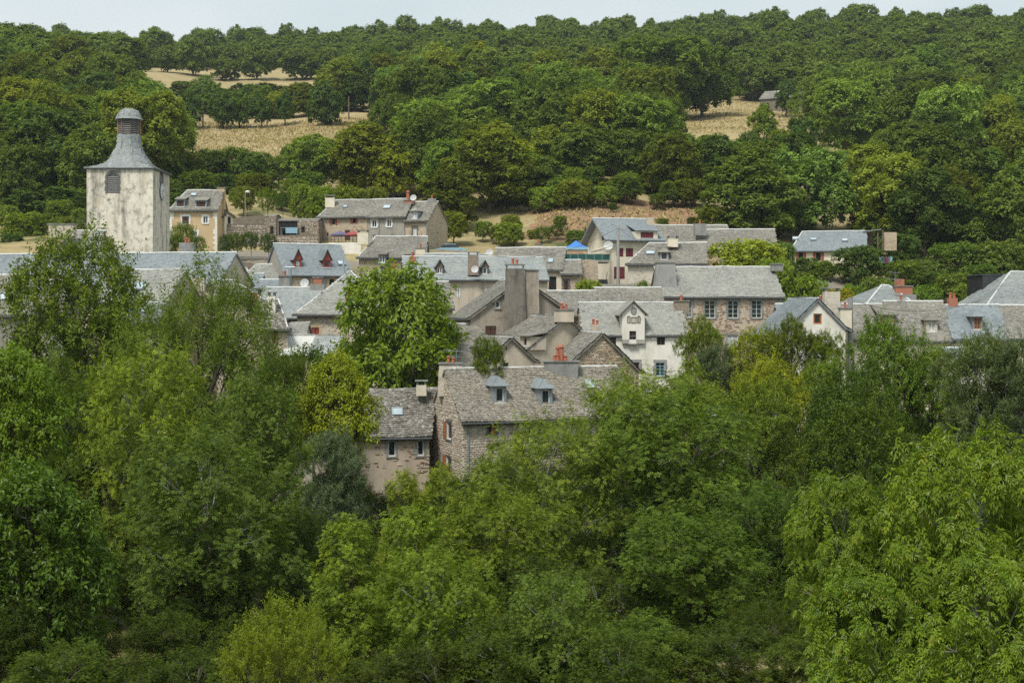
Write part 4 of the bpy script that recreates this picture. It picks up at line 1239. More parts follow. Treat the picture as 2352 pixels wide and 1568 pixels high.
H29f = house('terraced_house', 'terraced house with blue slate roof and orange window in a slate dormer', 2191, 120, 2318, 119.6, 776, 701.5, 8, wall='cream', roof='slate', seed=48, sw=.2, ex=.13, th=.01,
    wins=[wn(6, 'front', 1866, 1100, 1906, 1150, 'dark')], dorms=[dm(6, 1772, 895, 1825, 988, 'orange2', 'hip', 'slate', .55, .15)], dishes=[ds(6, 1757, 1130, 118, .6), ds(6, 1838, 1115, 118, .5)])
H29g = house('terraced_house', 'dark lauze-roofed terraced house at the frame edge beside the blue slate one', 2319, 119.6, 2470, 119, 776, 702, 8, wall='cream', roof='lauze', seed=49)
H29k = house('low_outbuilding', 'low whitish annexe with slate lean-to roof below the terraced row', 2185, 112, 2290, 112, 822, 800, 4, depth=4, wall='white', roof='slate', seed=50)
H29h = house('hip_roof_house', 'house with steep slate hip roof and big orange brick chimney behind the terraced row', 1985, 131, 2112, 132, 706, 656, 8, wall='grey', roof='slate_grey', seed=51, hl=3.6, hr=1.2,
    chims=[ch(6, 1188, 632, 1.6, .9, 134.6, 'brick', 0, 'slab', 710), ch(6, 1160, 580, .8, .6, 135.6, 'brick', 0, None, 640), ch(6, 1200, 705, 2.0, 1.0, 134, 'cement', 0, None, 790)],
    ants=[(*c(6, 1125, 520), c(6, 0, 620)[1], 135, ((.1, 1.4), (.7, 1.6)))])
H29i = house('large_house', 'large house with reddish-flecked slate hip roof at the frame edge on the terraces', 2268, 139, 2520, 139, 700, 625, 10, wall='cream', roof='slate_grey', seed=52, hl=4.0, sw=.22, ex=.14)
def clad_box():
    p = P(2257, 632, 146); q = P(2330, 632, 146)
    O = Vector((p.x, 146, p.z - 6)); r = empty('timber_clad_block', O, 'dark timber-clad box extension rising behind the large slate hip roof', 'building')
    b = MB(O); b.wbox(p.x, q.x, 146, 151, O.z, p.z); b.build('wall', M['dark'], r)
    z = O.z
    while z < p.z - .15:
        b = MB(O); b.wbox(p.x - .02, q.x + .02, 145.95, 145.995, z, z + .13); b.build('board', M['cladding'], r); z += .15
    b = MB(O); b.wbox(p.x - .1, q.x + .1, 145.9, 151.1, p.z + .002, p.z + .1); b.build('roof', M['gutter'], r)
clad_box()
# --- upper hill buildings
H31 = house('hilltop_barn', 'lonely brown stone barn with grey roof at the edge of the upper pasture', 1745, 405, 1856, 398, 224, 208, 9, depth=6, wall='rubble_dark', roof='lauze', seed=53, sw=.5, ex=.35, hr=3, over=.3)
H32 = house('farmhouse', 'blue-roofed farmhouse almost hidden by tall trees on the upper slope', 1228, 345, 1318, 345, 222, 196, 9, depth=7, wall='ochre', roof='slate', seed=54, sw=.5, ex=.35)

# --- schoolhouse-side white house: the pointed wall dormer
def wall_dormer():
    O = H21['O']; r = H21['root']; k = H21['faces']['front']; o, u, n, poly = k
    def az(zx, zy):
        a, z, _ = ray_face(k, *c(5, zx, zy)); return a, z
    a0, z0 = az(287, 1040); a1, z1 = az(470, 860); _, zt = az(380, 762)
    am = (a0 + a1) / 2
    w = [(345, 1003, 400, 1105, 'brown_cross')]
    b = MB(O)
    x0, x1 = az(345, 1003)[0], az(400, 1003)[0]; y0, y1 = az(370, 1105)[1], az(370, 1003)[1]
    zc = z0 - .35
    for (p, q, s, t_) in ((a0, x0, y0, z1), (x1, a1, y0, z1), (x0, x1, y1, z1), (a0, a1, zc, y0)):
        b.box(o, u, n, Z, p, q, -.3, .3, s, t_)
    b.box(o, u, n, Z, a0, a0 + .15, -3.2, -.301, z0, z1); b.box(o, u, n, Z, a1 - .15, a1, -3.2, -.301, z0, z1)
    f = .3
    b.face([o + u * a0 + Z * z1 + n * f, o + u * a1 + Z * z1 + n * f, o + u * am + Z * (zt - .1) + n * f])
    d_ = b.build('wall_dormer', M['white'], r)
    window(O, d_, o + n * .3, u, n, x0, x1, y0, y1, 'brown_cross', sub=False, sill='cement')
    R = MB(O)
    sl = (zt - z1) / ((a1 - a0) / 2)
    for sg, aa in ((-1, a0), (1, a1)):
        e = (aa + sg * .32, z1 - .22)
        q = [o + u * e[0] + Z * e[1] + n * .55, o + u * am + Z * zt + n * .55, o + u * am + Z * zt - n * 5.0, o + u * e[0] + Z * e[1] - n * 3.4]
        nn = Z
        R.face([x + Z * .1 for x in q]); R.face([x for x in reversed(q)])
        for i in range(4): R.face([q[i], q[(i + 1) % 4], q[(i + 1) % 4] + Z * .1, q[i] + Z * .1])
    R.build('dormer_roof', M['lauze'], d_)
    # blind niches: a central square one between two round-headed ones, an oculus above
    def niche(zx0, zx1, zy0, zy1, arch):
        p0, _ = az(zx0, zy0); p1, _ = az(zx1, zy0); _, q1 = az(zx0, zy0); _, q0 = az(zx0, zy1)
        rr = (p1 - p0) / 2; m = (p0 + p1) / 2
        pts = [(p0, q0), (p1, q0)]
        if arch: pts += [(m + rr * math.cos(t * math.pi / 8), q1 - rr + rr * math.sin(t * math.pi / 8)) for t in range(9)]
        else: pts += [(p1, q1), (p0, q1)]
        b = MB(O); b.face([o + u * a + Z * z + n * .312 for a, z in pts]); b.build('blind_niche', M['beige'], d_)
        b = MB(O)
        pr = [o + u * a + Z * z + n * .325 for a, z in pts]
        b.tube(pr + [pr[0]], .05, 4, cap=False); b.build('niche_surround', M['cement'], d_)
    niche(330, 350, 882, 935, True); niche(362, 400, 890, 935, False); niche(412, 432, 882, 935, True)
    ac, zc_ = az(380, 838); b = MB(O)
    ring = [o + u * (ac + .22 * math.cos(t * math.pi / 6)) + Z * (zc_ + .3 * math.sin(t * math.pi / 6)) + n * .32 for t in range(13)]
    b.face([x for x in ring[:-1]]); b.tube(ring, .06, 4, cap=False); b.build('oculus', M['cement'], d_)
wall_dormer()

# --- soot column on the big chimney etc. is in the material.  Church tower
def tower():
    Y0, Y1 = 150.0, 157.3
    xl, xr = (199 - HX) / F * Y0, (351 - HX) / F * Y0
    ze = (HY - 386) / F * Y0; zb = -2.0
    O = Vector(((xl + xr) / 2, (Y0 + Y1) / 2, zb)); root = empty('church_tower', O, 'square stained church tower with bell-shaped slate roof and louvred lantern', 'tower')
    u = Vector((1, 0, 0)); v = Vector((0, 1, 0)); L = xr - xl; D = Y1 - Y0
    faces = {'front': (Vector((xl, Y0, 0)), u, -v, [(0, zb), (L, zb), (L, ze), (0, ze)]),
             'right': (Vector((xr, Y0, 0)), v, u, [(0, zb), (D, zb), (D, ze), (0, ze)]),
             'back': (Vector((xr, Y1, 0)), -u, v, [(0, zb), (L, zb), (L, ze), (0, ze)]),
             'left': (Vector((xl, Y1, 0)), -v, -u, [(0, zb), (D, zb), (D, ze), (0, ze)])}
    def rect(face, zx0, zy0, zx1, zy1):
        k = faces[face]
        a0, _, _ = ray_face(k, *c(1, zx0, (zy0 + zy1) / 2)); a1, _, _ = ray_face(k, *c(1, zx1, (zy0 + zy1) / 2))
        _, z0, _ = ray_face(k, *c(1, (zx0 + zx1) / 2, zy1)); _, z1, _ = ray_face(k, *c(1, (zx0 + zx1) / 2, zy0))
        return a0, a1, z0, z1
    A = rect('front', 876, 584, 962, 750); 
    Bq = rect('right', 1308, 610, 1340, 690); Bq = (D / 2 - .55, D / 2 + .55, Bq[2], Bq[3] + .3)
    h1 = rect('front', 820, 1112, 832, 1125); h2 = rect('front', 1186, 1115, 1199, 1130)
    wall_mesh(O, faces, {'front': [A, h1, h2], 'right': [Bq]}, 'tower', 'wall', root, .4)
    for h in (h1, h2):
        b = MB(O); o, uu, nn, _ = faces['front']; b.box(o, uu, nn, Z, h[0], h[1], -.4, -.36, h[2], h[3]); b.build('putlog_hole', M['dark'], root)
    for fc, h in (('front', A), ('right', Bq)):
        o, uu, nn, _ = faces[fc]; a0, a1, z0, z1 = h; rr = (a1 - a0) / 2; m = (a0 + a1) / 2; zs = z1 - rr
        b = MB(O)   # frame board with round head in front of the square opening
        b.box(o, uu, nn, Z, a0, a1, -.38, -.34, z0, z1)
        bo = b.build('belfry_window', M['dark'], root)
        # corner spandrels make the head round
        for sg in (-1, 1):
            b = MB(O)
            pts = [(m + sg * rr, z1)] + [(m + sg * rr * math.sin(t * math.pi / 12), zs + rr * math.cos(t * math.pi / 12)) for t in range(7)]
            b.face([o + uu * p + Z * q + nn * .003 for p, q in (pts if sg > 0 else pts[::-1])]); b.build('spandrel', M['tower'], bo)
        n_l = 8; top = z1 if fc == 'front' else z1
        for i in range(n_l):
            z = z0 + .08 + (zs - z0 + .15) * i / n_l
            b = MB(O)
            b.box(o, uu, nn, (Z + nn * -.0), a0 + .03, a1 - .03, -.30, -.04, z, z + .035)
            b.box(o, uu, (nn * .8 - Z * .6).normalized(), Z, a0 + .03, a1 - .03, -.1, .0, z + .03, z + .12)
            b.build('louvre', M['grey_wood'], bo)
        b = MB(O)
        pts = [(m + (rr - .05) * math.cos(t * math.pi / 10), zs + .25 + (rr - .25) * math.sin(t * math.pi / 10)) for t in range(11)]
        b.face([o + uu * p + Z * q - nn * .12 for p, q in pts]); b.build('lunette_board', M['grey_wood'], bo)
        g = random.Random(5)
        k = 0
        z = z0
        while z < zs:
            hh = .34
            for sg in (-1, 1):
                b = MB(O); w_ = .2 + .08 * (k % 2)
                p, q = (a0 - w_, a0 - .003) if sg < 0 else (a1 + .003, a1 + w_)
                b.box(o, uu, nn, Z, p, q, -.1, .045, z + .012, min(z + hh, zs) - .012); b.build('dressed_stone', M['stone_dark'], bo)
            z += hh; k += 1
        for i in range(9):
            t0, t1 = math.pi * (i + .04) / 9, math.pi * (i + .96) / 9
            b = MB(O); q = []
            for (r2, tt) in ((rr + .01, t0), (rr + .26, t0), (rr + .26, t1), (rr + .01, t1)):
                q.append(o + uu * (m + r2 * math.cos(tt)) + Z * (zs + r2 * math.sin(tt)))
            b.face([x + nn * .045 for x in q]); 
            for j in range(4): b.face([q[j] + nn * .045, q[j] - nn * .1, q[(j + 1) % 4] - nn * .1, q[(j + 1) % 4] + nn * .045])
            b.build('dressed_stone', M['stone_dark'], bo)
    # clock on the right face
    o, uu, nn, _ = faces['right']; a, z, _ = ray_face(faces['right'], *c(1, 1325, 740)); cc = o + uu * (D / 2) + Z * z
    b = MB(O); R_ = .95
    b.tube([cc - nn * .02, cc + nn * .12], R_, 28); co = b.build('clock', M['stone_dark'], root)
    b = MB(O); b.tube([cc + nn * .121, cc + nn * .14], R_ * .9, 28); b.build('clock_face', M['white_paint'], co)
    b = MB(O)
    for i in range(12):
        t0 = i * math.pi / 6; dr = uu * math.sin(t0) + Z * math.cos(t0); sd = uu * math.cos(t0) - Z * math.sin(t0)
        b.box(cc + nn * .145, dr, sd, nn, R_ * .68, R_ * .85, -.03, .03, 0, .01)
    b.build('hour_marks', M['black'], co)
    for (t0, ln, w_) in ((math.radians(60), .5, .05), (math.radians(170), .72, .035)):
        dr = uu * math.sin(t0) + Z * math.cos(t0); sd = uu * math.cos(t0) - Z * math.sin(t0)
        b = MB(O); b.box(cc + nn * .16, dr, sd, nn, -.1, ln, -w_, w_, 0, .01); b.build('clock_hand', M['black'], co)
    # roof: rings from a square eave to the round lantern foot
    cx, cy_ = O.x, O.y
    hx, hy = L / 2 + .2, D / 2 + .2
    prof = [(1.0, 0.0, 0.0), (.83, .3, .3), (.645, .73, .9), (.485, 1.5, 1), (.375, 2.3, 1), (.32, 2.95, 1), (.305, 3.75, 1)]
    N = 16
    rings = []
    for s_, h_, rd in prof:
        ring = []
        for j in range(N):
            th = 2 * math.pi * j / N
            cxs, sns = math.cos(th), math.sin(th)
            k = 1 / max(abs(cxs), abs(sns))
            oct_r = 1.0 / math.cos((th + math.pi / 8) % (math.pi / 4) - math.pi / 8)
            sx = cxs * (k * (1 - rd) + oct_r * rd); sy = sns * (k * (1 - rd) + oct_r * rd)
            rx = hx * s_; ry = (hy * s_) * (1 - rd) + (hx * s_) * rd
            ring.append(Vector((cx + sx * rx, cy_ + sy * ry, ze + h_)))
        rings.append(ring)
    # snap the eave ring corners
    b = MB(O); pl = []
    for a in range(len(rings) - 1):
        for j in range(N):
            q = [rings[a][j], rings[a][(j + 1) % N], rings[a + 1][(j + 1) % N], rings[a + 1][j]]
            b.face(q)
            ta = (q[1] - q[0]); ta.z = 0
            if ta.length < .05: continue
            ta.normalize(); sa = (q[3] + q[2]) / 2 - (q[0] + q[1]) / 2; sa = sa - ta * sa.dot(ta); sa.normalize(); nn_ = ta.cross(sa).normalized()
            if nn_.dot(Vector((q[0].x - cx, q[0].y - cy_, 2))) < 0: nn_ = -nn_
            pl.append((q[0].copy(), ta, sa, nn_, [((p - q[0]).dot(ta), (p - q[0]).dot(sa)) for p in q]))
    b.face([p for p in reversed(rings[0])])
    ro = b.build('roof', M['slate_grey'], root)
    R = slate_field(pl, .22, .17, .02, 77, O); bake_slates(pl, R, O, M['slate_grey'], 'slates', ro, sag=.02)
    b = MB(O)
    cor = [Vector((cx + sx * hx, cy_ + sy * hy, ze - .06)) for sx, sy in ((-1, -1), (1, -1), (1, 1), (-1, 1), (-1, -1))]
    b.tube(cor, .09, 6); b.build('gutter', M['gutter'], root)
    # lantern
    zl = ze + 3.75; rl = hx * .31; hl_ = 1.85
    b = MB(O); b.tube([(cx, cy_, zl - .1), (cx, cy_, zl + hl_)], rl * .8, 8); la = b.build('lantern', M['dark'], root)
    for j in range(8):
        t0 = 2 * math.pi * j / 8 + math.pi / 8
        p = Vector((cx + rl * math.cos(t0), cy_ + rl * math.sin(t0), zl - .1))
        b = MB(O); b.tube([p, p + Z * (hl_ + .1)], .09, 4); b.build('post', M['brick'] if j % 4 == 0 else M['old_wood'], la)
        t1 = t0 + math.pi / 4; q = Vector((cx + rl * math.cos(t1), cy_ + rl * math.sin(t1), zl - .1))
        ta = (q - p).normalized(); no = Vector((math.cos(t0 + math.pi / 8), math.sin(t0 + math.pi / 8), 0)); w_ = (q - p).length
        if no.y < .5:
            for i in range(9):
                b = MB(O); b.box(p, ta, (no * .75 - Z * .65).normalized(), Z, .08, w_ - .08, -.13, .06, .12 + i * .2, .155 + i * .2); b.build('louvre', M['grey_wood'], la)
    zd = zl + hl_; rd = rl * 1.16
    pr = [(1.1, -.05), (1.0, .12), (.93, .45), (.78, .78), (.5, 1.02), (.2, 1.1), (.02, 1.12)]
    rg = [[Vector((cx + rd * s_ * math.cos(2 * math.pi * (j + .5) / 12), cy_ + rd * s_ * math.sin(2 * math.pi * (j + .5) / 12), zd + h_)) for j in range(12)] for s_, h_ in pr]
    b = MB(O); pl = []
    for a in range(len(rg) - 1):
        for j in range(12):
            q = [rg[a][j], rg[a][(j + 1) % 12], rg[a + 1][(j + 1) % 12], rg[a + 1][j]]; b.face(q)
            ta = (q[1] - q[0]).normalized(); sa = ((q[3] + q[2]) / 2 - (q[0] + q[1]) / 2).normalized(); nn_ = ta.cross(sa).normalized()
            if nn_.dot(Vector((q[0].x - cx, q[0].y - cy_, .5))) < 0: nn_ = -nn_
            pl.append((q[0].copy(), ta, sa, nn_, [((p - q[0]).dot(ta), (p - q[0]).dot(sa)) for p in q]))
    b.face([p for p in reversed(rg[0])])
    dmo = b.build('dome', M['slate_grey'], root)
    R = slate_field(pl, .22, .16, .02, 78, O); bake_slates(pl, R, O, M['slate_grey'], 'slates', dmo, sag=.01)
tower()
# ------------------------------------------------------------------ foliage
def unit(a):
    return a / np.maximum(np.linalg.norm(a, axis=-1, keepdims=True), 1e-6)

def crown_lobes(g, R, H, z0, nl, lr, shape='round', kmin=.55, core=.62):
    """lobes filling an uneven envelope; returns centres and radii"""
    cs = [(0, 0, z0 + H * .5)]; rs = [min(R, H * .5) * core]
    for i in range(nl):
        ph = i * 2.39996 + g.uniform(-.4, .4)
        zz = 1 - 2 * (i + .5) / nl; zz = max(-.8, zz * 1.0 + g.uniform(-.12, .12))
        rr = math.sqrt(max(0, 1 - zz * zz))
        r = R * lr * g.uniform(.6, 1.45)
        k = g.uniform(kmin, 1.1)
        if shape == 'cone': wz = max(.25, .85 - .6 * (zz * .5 + .5)) / .62
        elif shape == 'tall': wz = .8 + .2 * zz
        elif shape == 'flat': wz = 1.1 if zz > -.2 else .8
        else: wz = 1.0
        cs.append((rr * math.cos(ph) * (R - r * .6) * k * wz, rr * math.sin(ph) * (R - r * .6) * k * wz, z0 + H * .5 + zz * (H * .5 - r * .6) * (k * .3 + .7)))
        rs.append(r)
    return np.array(cs), np.array(rs)

def crown_points(g, cs, rs, n, fill=.12):
    out_p = []; out_n = []
    ctr = cs.mean(0)
    w = rs ** 2; w = w / w.sum()
    need = n
    tries = 0
    while need > 0 and tries < 12:
        tries += 1
        m = int(need * 2.2) + 50
        li = g.choice(len(rs), m, p=w)
        d = unit(g.normal(size=(m, 3)))
        d[:, 2] = np.where(d[:, 2] < -.35, -d[:, 2], d[:, 2])
        rad = rs[li] * np.clip(g.normal(.97, .09, m), .6, 1.22)
        p = cs[li] + d * rad[:, None] * np.array([1, 1, .88])
        dist = np.linalg.norm((p[:, None, :] - cs[None]) / rs[None, :, None], axis=2)
        deep = (dist < .74).any(1)
        ok = ~deep | (g.random(m) < fill)
        p, d = p[ok][:need], d[ok][:need]
        out_p.append(p); out_n.append(d); need -= len(p)
    return np.concatenate(out_p), np.concatenate(out_n)

def rhombi(base, d, nrm, L, Wd, fold=.18):
    """leaf blades: base point, axis, normal, length, width (arrays)"""
    side = unit(np.cross(nrm, d))
    up = np.cross(d, side)
    L = L[:, None]; Wd = Wd[:, None]
    v0 = base; v2 = base + d * L - up * L * .12
    m = base + d * L * .42
    v1 = m + side * Wd * .5 + up * Wd * fold; v3 = m - side * Wd * .5 + up * Wd * fold
    V = np.stack([v0, v1, v2, v3], 1).reshape(-1, 3)
    Fq = np.arange(len(base) * 4).reshape(-1, 4)
    return V, Fq

def foliage(seed, R, H, z0, nl=22, lr=.36, ncl=1500, per=6, kind='simple', leaf=.2, wid=.1, spread=.25, droop=.2, shape='round', fill=.12, cvar=.5, shoot=.9, kmin=.55, flat=0.0, core=.62):
    g = np.random.default_rng(seed)
    cs, rs = crown_lobes(g, R, H, z0, nl, lr, shape, kmin, core)
    p, nrm = crown_points(g, cs, rs, ncl, fill)
    n = len(p)
    # leafy shoots stick out beyond the hull
    ns = int(n * .72 / 4)
    si = g.choice(n, ns, replace=False); sd = unit(nrm[si] * .7 + np.array([0, 0, .75]) + g.normal(size=(ns, 3)) * .3); sl_ = g.uniform(.15, shoot, (ns, 1))
    free = np.setdiff1d(np.arange(n), si)[:ns * 3].reshape(3, -1) if ns else []
    for q, fr in enumerate((.35, .68, 1.0)):
        if ns: p[free[q]] = p[si] + sd * sl_ * fr + g.normal(size=(ns, 3)) * .05; nrm[free[q]] = sd
    cv = g.random(n)
    ax = unit(nrm * .8 + np.array([0, 0, .45]) + g.normal(size=(n, 3)) * .25)
    P0 = np.repeat(p, per, 0); A0 = np.repeat(ax, per, 0); cvv = np.repeat(cv, per)
    m = len(P0)
    t = g.normal(size=(m, 3))
    t = t - A0 * (t * A0).sum(1, keepdims=True); t = unit(t)
    d = unit(A0 * g.uniform(.0, .9, (m, 1)) * (1 - flat) + t + np.array([0, 0, -droop]))
    base = P0 + A0 * g.uniform(-.5, .5, (m, 1)) * spread + d * g.uniform(0, .35, (m, 1)) * spread
    nn = unit(A0 * .9 + g.normal(size=(m, 3)) * .35 * (1 - flat * .5) + np.array([0, 0, .35]))
    nn = unit(nn - d * (nn * d).sum(1, keepdims=True))
    vv = np.clip(cvv * cvar + g.random(m) * (1 - cvar), 0, 1)
    if kind == 'simple':
        L = leaf * g.uniform(.65, 1.3, m); W_ = wid * g.uniform(.7, 1.25, m)
        V, Q = rhombi(base, d, nn, L, W_)
        return V, Q, vv, cs, rs
    # compound leaf: a rachis with paired leaflets
    k = 3 if kind == 'pinnate' else 2
    Lr = leaf * g.uniform(.75, 1.2, m)
    side = unit(np.cross(nn, d))
    Vs = []; vs = []; q0 = 0
    bs = []; ds = []; ns = []; Ls = []; Ws = []
    for i in range(k):
        f = .3 + .55 * i / max(1, k - 1) * .9
        for sg in (-1, 1):
            pos = base + d * (Lr * f)[:, None] - np.array([0, 0, 1]) * (Lr * f * f * droop)[:, None]
            dd = unit(d * .55 + side * sg * .9 + np.array([0, 0, -droop * .6]) + g.normal(size=(m, 3)) * .12)
            bs.append(pos); ds.append(dd); ns.append(nn); Ls.append(wid * 2.1 * g.uniform(.8, 1.2, m)); Ws.append(wid * .85 * g.uniform(.8, 1.2, m)); vs.append(np.clip(vv + g.normal(0, .08, m), 0, 1))
    pos = base + d * (Lr * .85)[:, None] - np.array([0, 0, 1]) * (Lr * .7 * droop)[:, None]
    bs.append(pos); ds.append(unit(d + np.array([0, 0, -droop]))); ns.append(nn); Ls.append(wid * 2.3 * np.ones(m)); Ws.append(wid * .9 * np.ones(m)); vs.append(vv)
    V, Q = rhombi(np.concatenate(bs), np.concatenate(ds), np.concatenate(ns), np.concatenate(Ls), np.concatenate(Ws))
    return V, Q, np.concatenate(vs), cs, rs

def skeleton(seed, cs, rs, z0, tr, n=7, twigs=2, lean=.0):
    """trunk and limbs that reach the lobes"""
    g = random.Random(seed)
    b = MB()
    zt = cs[:, 2].max()
    top = Vector((0, 0, z0 + (zt - z0) * .6))
    b.tube([(0, 0, -16), (0, 0, .3), (.05, 0, z0 * .6 + .1), tuple(top * .5 + Vector((0, 0, z0 * .5))), tuple(top)], [tr * 1.3, tr * 1.15, tr, tr * .7, tr * .3], n)
    order = sorted(range(len(rs)), key=lambda i: -rs[i])
    for i in order[:26]:
        e = Vector(cs[i]) + Vector((0, 0, rs[i] * .3))
        s = Vector((0, 0, max(z0 * .7, min(e.z - abs(Vector((e.x, e.y)).length) * .8, top.z * .95))))
        m = (s + e) / 2 + Vector((g.uniform(-.2, .2), g.uniform(-.2, .2), .12 * (e - s).length))
        r0 = tr * g.uniform(.28, .5)
        b.tube([tuple(s), tuple(m), tuple(e)], [r0, r0 * .65, r0 * .25], 5, cap=False)
        for k in range(twigs):
            d_ = Vector((g.uniform(-1, 1), g.uniform(-1, 1), g.uniform(-.1, 1))).normalized()
            b.tube([tuple(m + (e - m) * .6), tuple(e + d_ * rs[i] * .9)], [r0 * .28, r0 * .08], 4, cap=False)
    return b

def species(name, seed, R, H, z0, mat, tr=.22, bark='bark', split=True, twigs=2, **kw):
    V, Q, vals, cs, rs = foliage(seed, R, H, z0, **kw)
    sk_ = skeleton(seed, cs, rs, z0, tr, twigs=twigs)
    if split:
        cm = npmesh('crown', V, [Q], vals, [M[mat]])
        tm = sk_.mesh('trunk', M[bark], True)
        return dict(crown=cm, trunk=tm, R=R, H=H + z0)
    sv = np.array(sk_.v); sq = np.array([f for f in sk_.f if len(f) == 4])
    me = npmesh(name, np.concatenate([V, sv]), [Q, sq + len(V)], np.concatenate([vals, np.zeros(len(sq))]), [M[mat], M[bark]], midx=[0] * len(Q) + [1] * len(sq))
    return dict(mesh=me, R=R, H=H + z0)

SP = {}
SP['ash'] = species('ash', 1, 5.0, 11.5, .4, 'leaf_ash', nl=42, lr=.225, ncl=2900, core=.45, kmin=.66, shoot=1.25, per=6, kind='pinnate', leaf=.34, wid=.062, spread=.34, droop=.22, shape='tall', tr=.3, fill=.08)
SP['ash2'] = species('ash', 2, 4.6, 10.0, .4, 'leaf_ash', nl=36, lr=.24, ncl=2600, core=.45, kmin=.66, shoot=1.2, per=6, kind='pinnate', leaf=.34, wid=.06, spread=.36, droop=.18, shape='round', tr=.28, bark='bark_pale', fill=.08)
SP['ash_cone'] = species('ash', 3, 2.6, 9.5, 1.0, 'leaf_ash', nl=22, lr=.34, ncl=1100, per=6, kind='pinnate', leaf=.32, wid=.06, spread=.34, droop=.15, shape='cone', tr=.16)
SP['walnut'] = species('walnut_tree', 4, 3.6, 7.2, .3, 'leaf_walnut', nl=34, lr=.235, ncl=1500, core=.45, kmin=.62, shoot=1.0, per=5, kind='pinnate', leaf=.36, wid=.082, spread=.3, droop=.55, shape='round', tr=.2, bark='bark_pale', fill=.06)
SP['walnut_far'] = species('walnut_tree', 5, 4.4, 8.6, .4, 'leaf_walnut', nl=26, lr=.29, ncl=3600, per=7, leaf=.3, wid=.17, spread=.4, droop=.45, tr=.26, fill=.08)
SP['broad'] = species('broadleaf_tree', 6, 4.4, 9.0, .3, 'leaf_broad', nl=30, lr=.28, ncl=4600, per=9, leaf=.17, wid=.115, spread=.34, droop=.1, tr=.24, fill=.08)
SP['airy'] = species('airy_tree', 7, 5.0, 9.0, 2.5, 'leaf_broad', nl=34, lr=.26, ncl=3600, per=11, leaf=.19, wid=.11, spread=.38, droop=.1, tr=.24, twigs=4, fill=.02, shape='flat')
SP['fine'] = species('feathery_tree', 8, 4.8, 8.0, 1.8, 'leaf_fine', nl=30, lr=.28, ncl=4400, per=12, leaf=.17, wid=.05, spread=.36, droop=.25, tr=.24, fill=.06, shape='flat')
SP['willow'] = species('willow', 9, 4.2, 9.5, .8, 'leaf_grey', nl=30, lr=.28, ncl=3600, per=13, leaf=.26, wid=.06, spread=.42, droop=-.35, tr=.2, bark='bark_pale', fill=.08, shape='tall')
SP['bush'] = species('bush', 10, 2.0, 3.0, .2, 'leaf_broad', nl=14, lr=.4, ncl=900, per=8, leaf=.16, wid=.1, spread=.22, tr=.07, fill=.05)
SP['bush_fine'] = species('bush', 12, 2.0, 2.9, .2, 'leaf_fine', nl=14, lr=.38, ncl=900, per=9, leaf=.16, wid=.06, spread=.25, tr=.07, droop=-.2, fill=.05)
for i, (R_, H_, z_, sh, nl) in enumerate(((4.6, 9.8, .2, 'round', 22), (4.2, 10.8, .2, 'tall', 20), (5.0, 10.0, .2, 'round', 26), (4.2, 11.5, .1, 'cone', 20), (4.6, 10.4, .3, 'round', 18), (5.0, 10.4, .2, 'tall', 26))):
    SP['hill%d' % i] = species('broadleaf_tree', 20 + i, R_, H_, z_, 'leaf_hill', nl=nl, lr=.31, ncl=3800, per=6, leaf=.34, wid=.25, spread=.34, shoot=.7, kmin=.78, flat=.7, droop=.05, shape=sh, tr=.24, split=False, fill=.02, cvar=.65)
for i, (R_, H_, z_, sh) in enumerate(((5.2, 9.6, .4, 'flat'), (4.8, 10.4, .3, 'round'), (5.0, 10.2, .3, 'tall'))):
    SP['far%d' % i] = species('broadleaf_tree', 40 + i, R_, H_, z_, 'leaf_hill', nl=18, lr=.32, ncl=2200, per=6, leaf=.50, wid=.38, spread=.42, shoot=.9, kmin=.78, flat=.7, droop=.0, shape=sh, tr=.26, split=False, fill=.02, cvar=.65)
SP['mound'] = species('round_tree', 50, 3.4, 7.0, .1, 'leaf_hill', nl=20, lr=.3, ncl=1700, per=6, leaf=.38, wid=.28, spread=.3, kmin=.85, flat=.6, shoot=.4, shape='round', tr=.22, split=True, fill=.02, twigs=0)
SP['mid'] = species('broadleaf_tree', 51, 3.6, 7.0, .8, 'leaf_hill', nl=24, lr=.3, ncl=2200, per=6, leaf=.3, wid=.2, spread=.34, flat=.4, shoot=.6, shape='round', tr=.16, split=True, fill=.03)

TREES = []
def plant(sp, x, top, Y, wpx, name, label, cat='tree', group=None, tint=(1, 1, 1), rot=None, base=None, sink=0.0, dz=0.0):
    """tree whose crown top shows at row top, Y metres away, wpx wide"""
    s = SP[sp]
    X = (x - HX) / F * Y
    gz = ground(X, Y) if base is None else (HY - base) / F * Y
    gz -= sink
    zt = (HY - top) / F * Y
    h = max(1.0, zt - gz)
    r = wpx * .5 * Y / F
    sx = r / s['R'] * (1.09 if Y < 120 else 1.04); sz = h / s['H']
    rz = rnd.uniform(0, 6.28) if rot is None else rot
    if 'mesh' in s:
        o = bpy.data.objects.new(name, s['mesh']); C.objects.link(o)
        o.location = (X, Y, gz); o.rotation_euler = (0, 0, rz); o.scale = (sx, sx, sz); o.color = (*tint, 1)
        tag(o, label, cat, group)
    else:
        sz = min(max(sz, sx * .75), sx * 1.45)
        o = bpy.data.objects.new(name, None); C.objects.link(o)
        o.location = (X, Y, gz); o.rotation_euler = (0, 0, rz)
        tag(o, label, cat, group)
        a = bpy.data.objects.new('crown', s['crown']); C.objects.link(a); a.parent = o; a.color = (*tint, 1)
        a['kind'] = 'stuff'
        b = bpy.data.objects.new('trunk', s['trunk']); C.objects.link(b); b.parent = o
        for q in (a, b):
            q.location = (0, 0, h - sz * s['H']); q.scale = (sx, sx, sz)
    TREES.append((X, Y, r))
    return o
G_ = lambda r, g, b: (r, g, b)
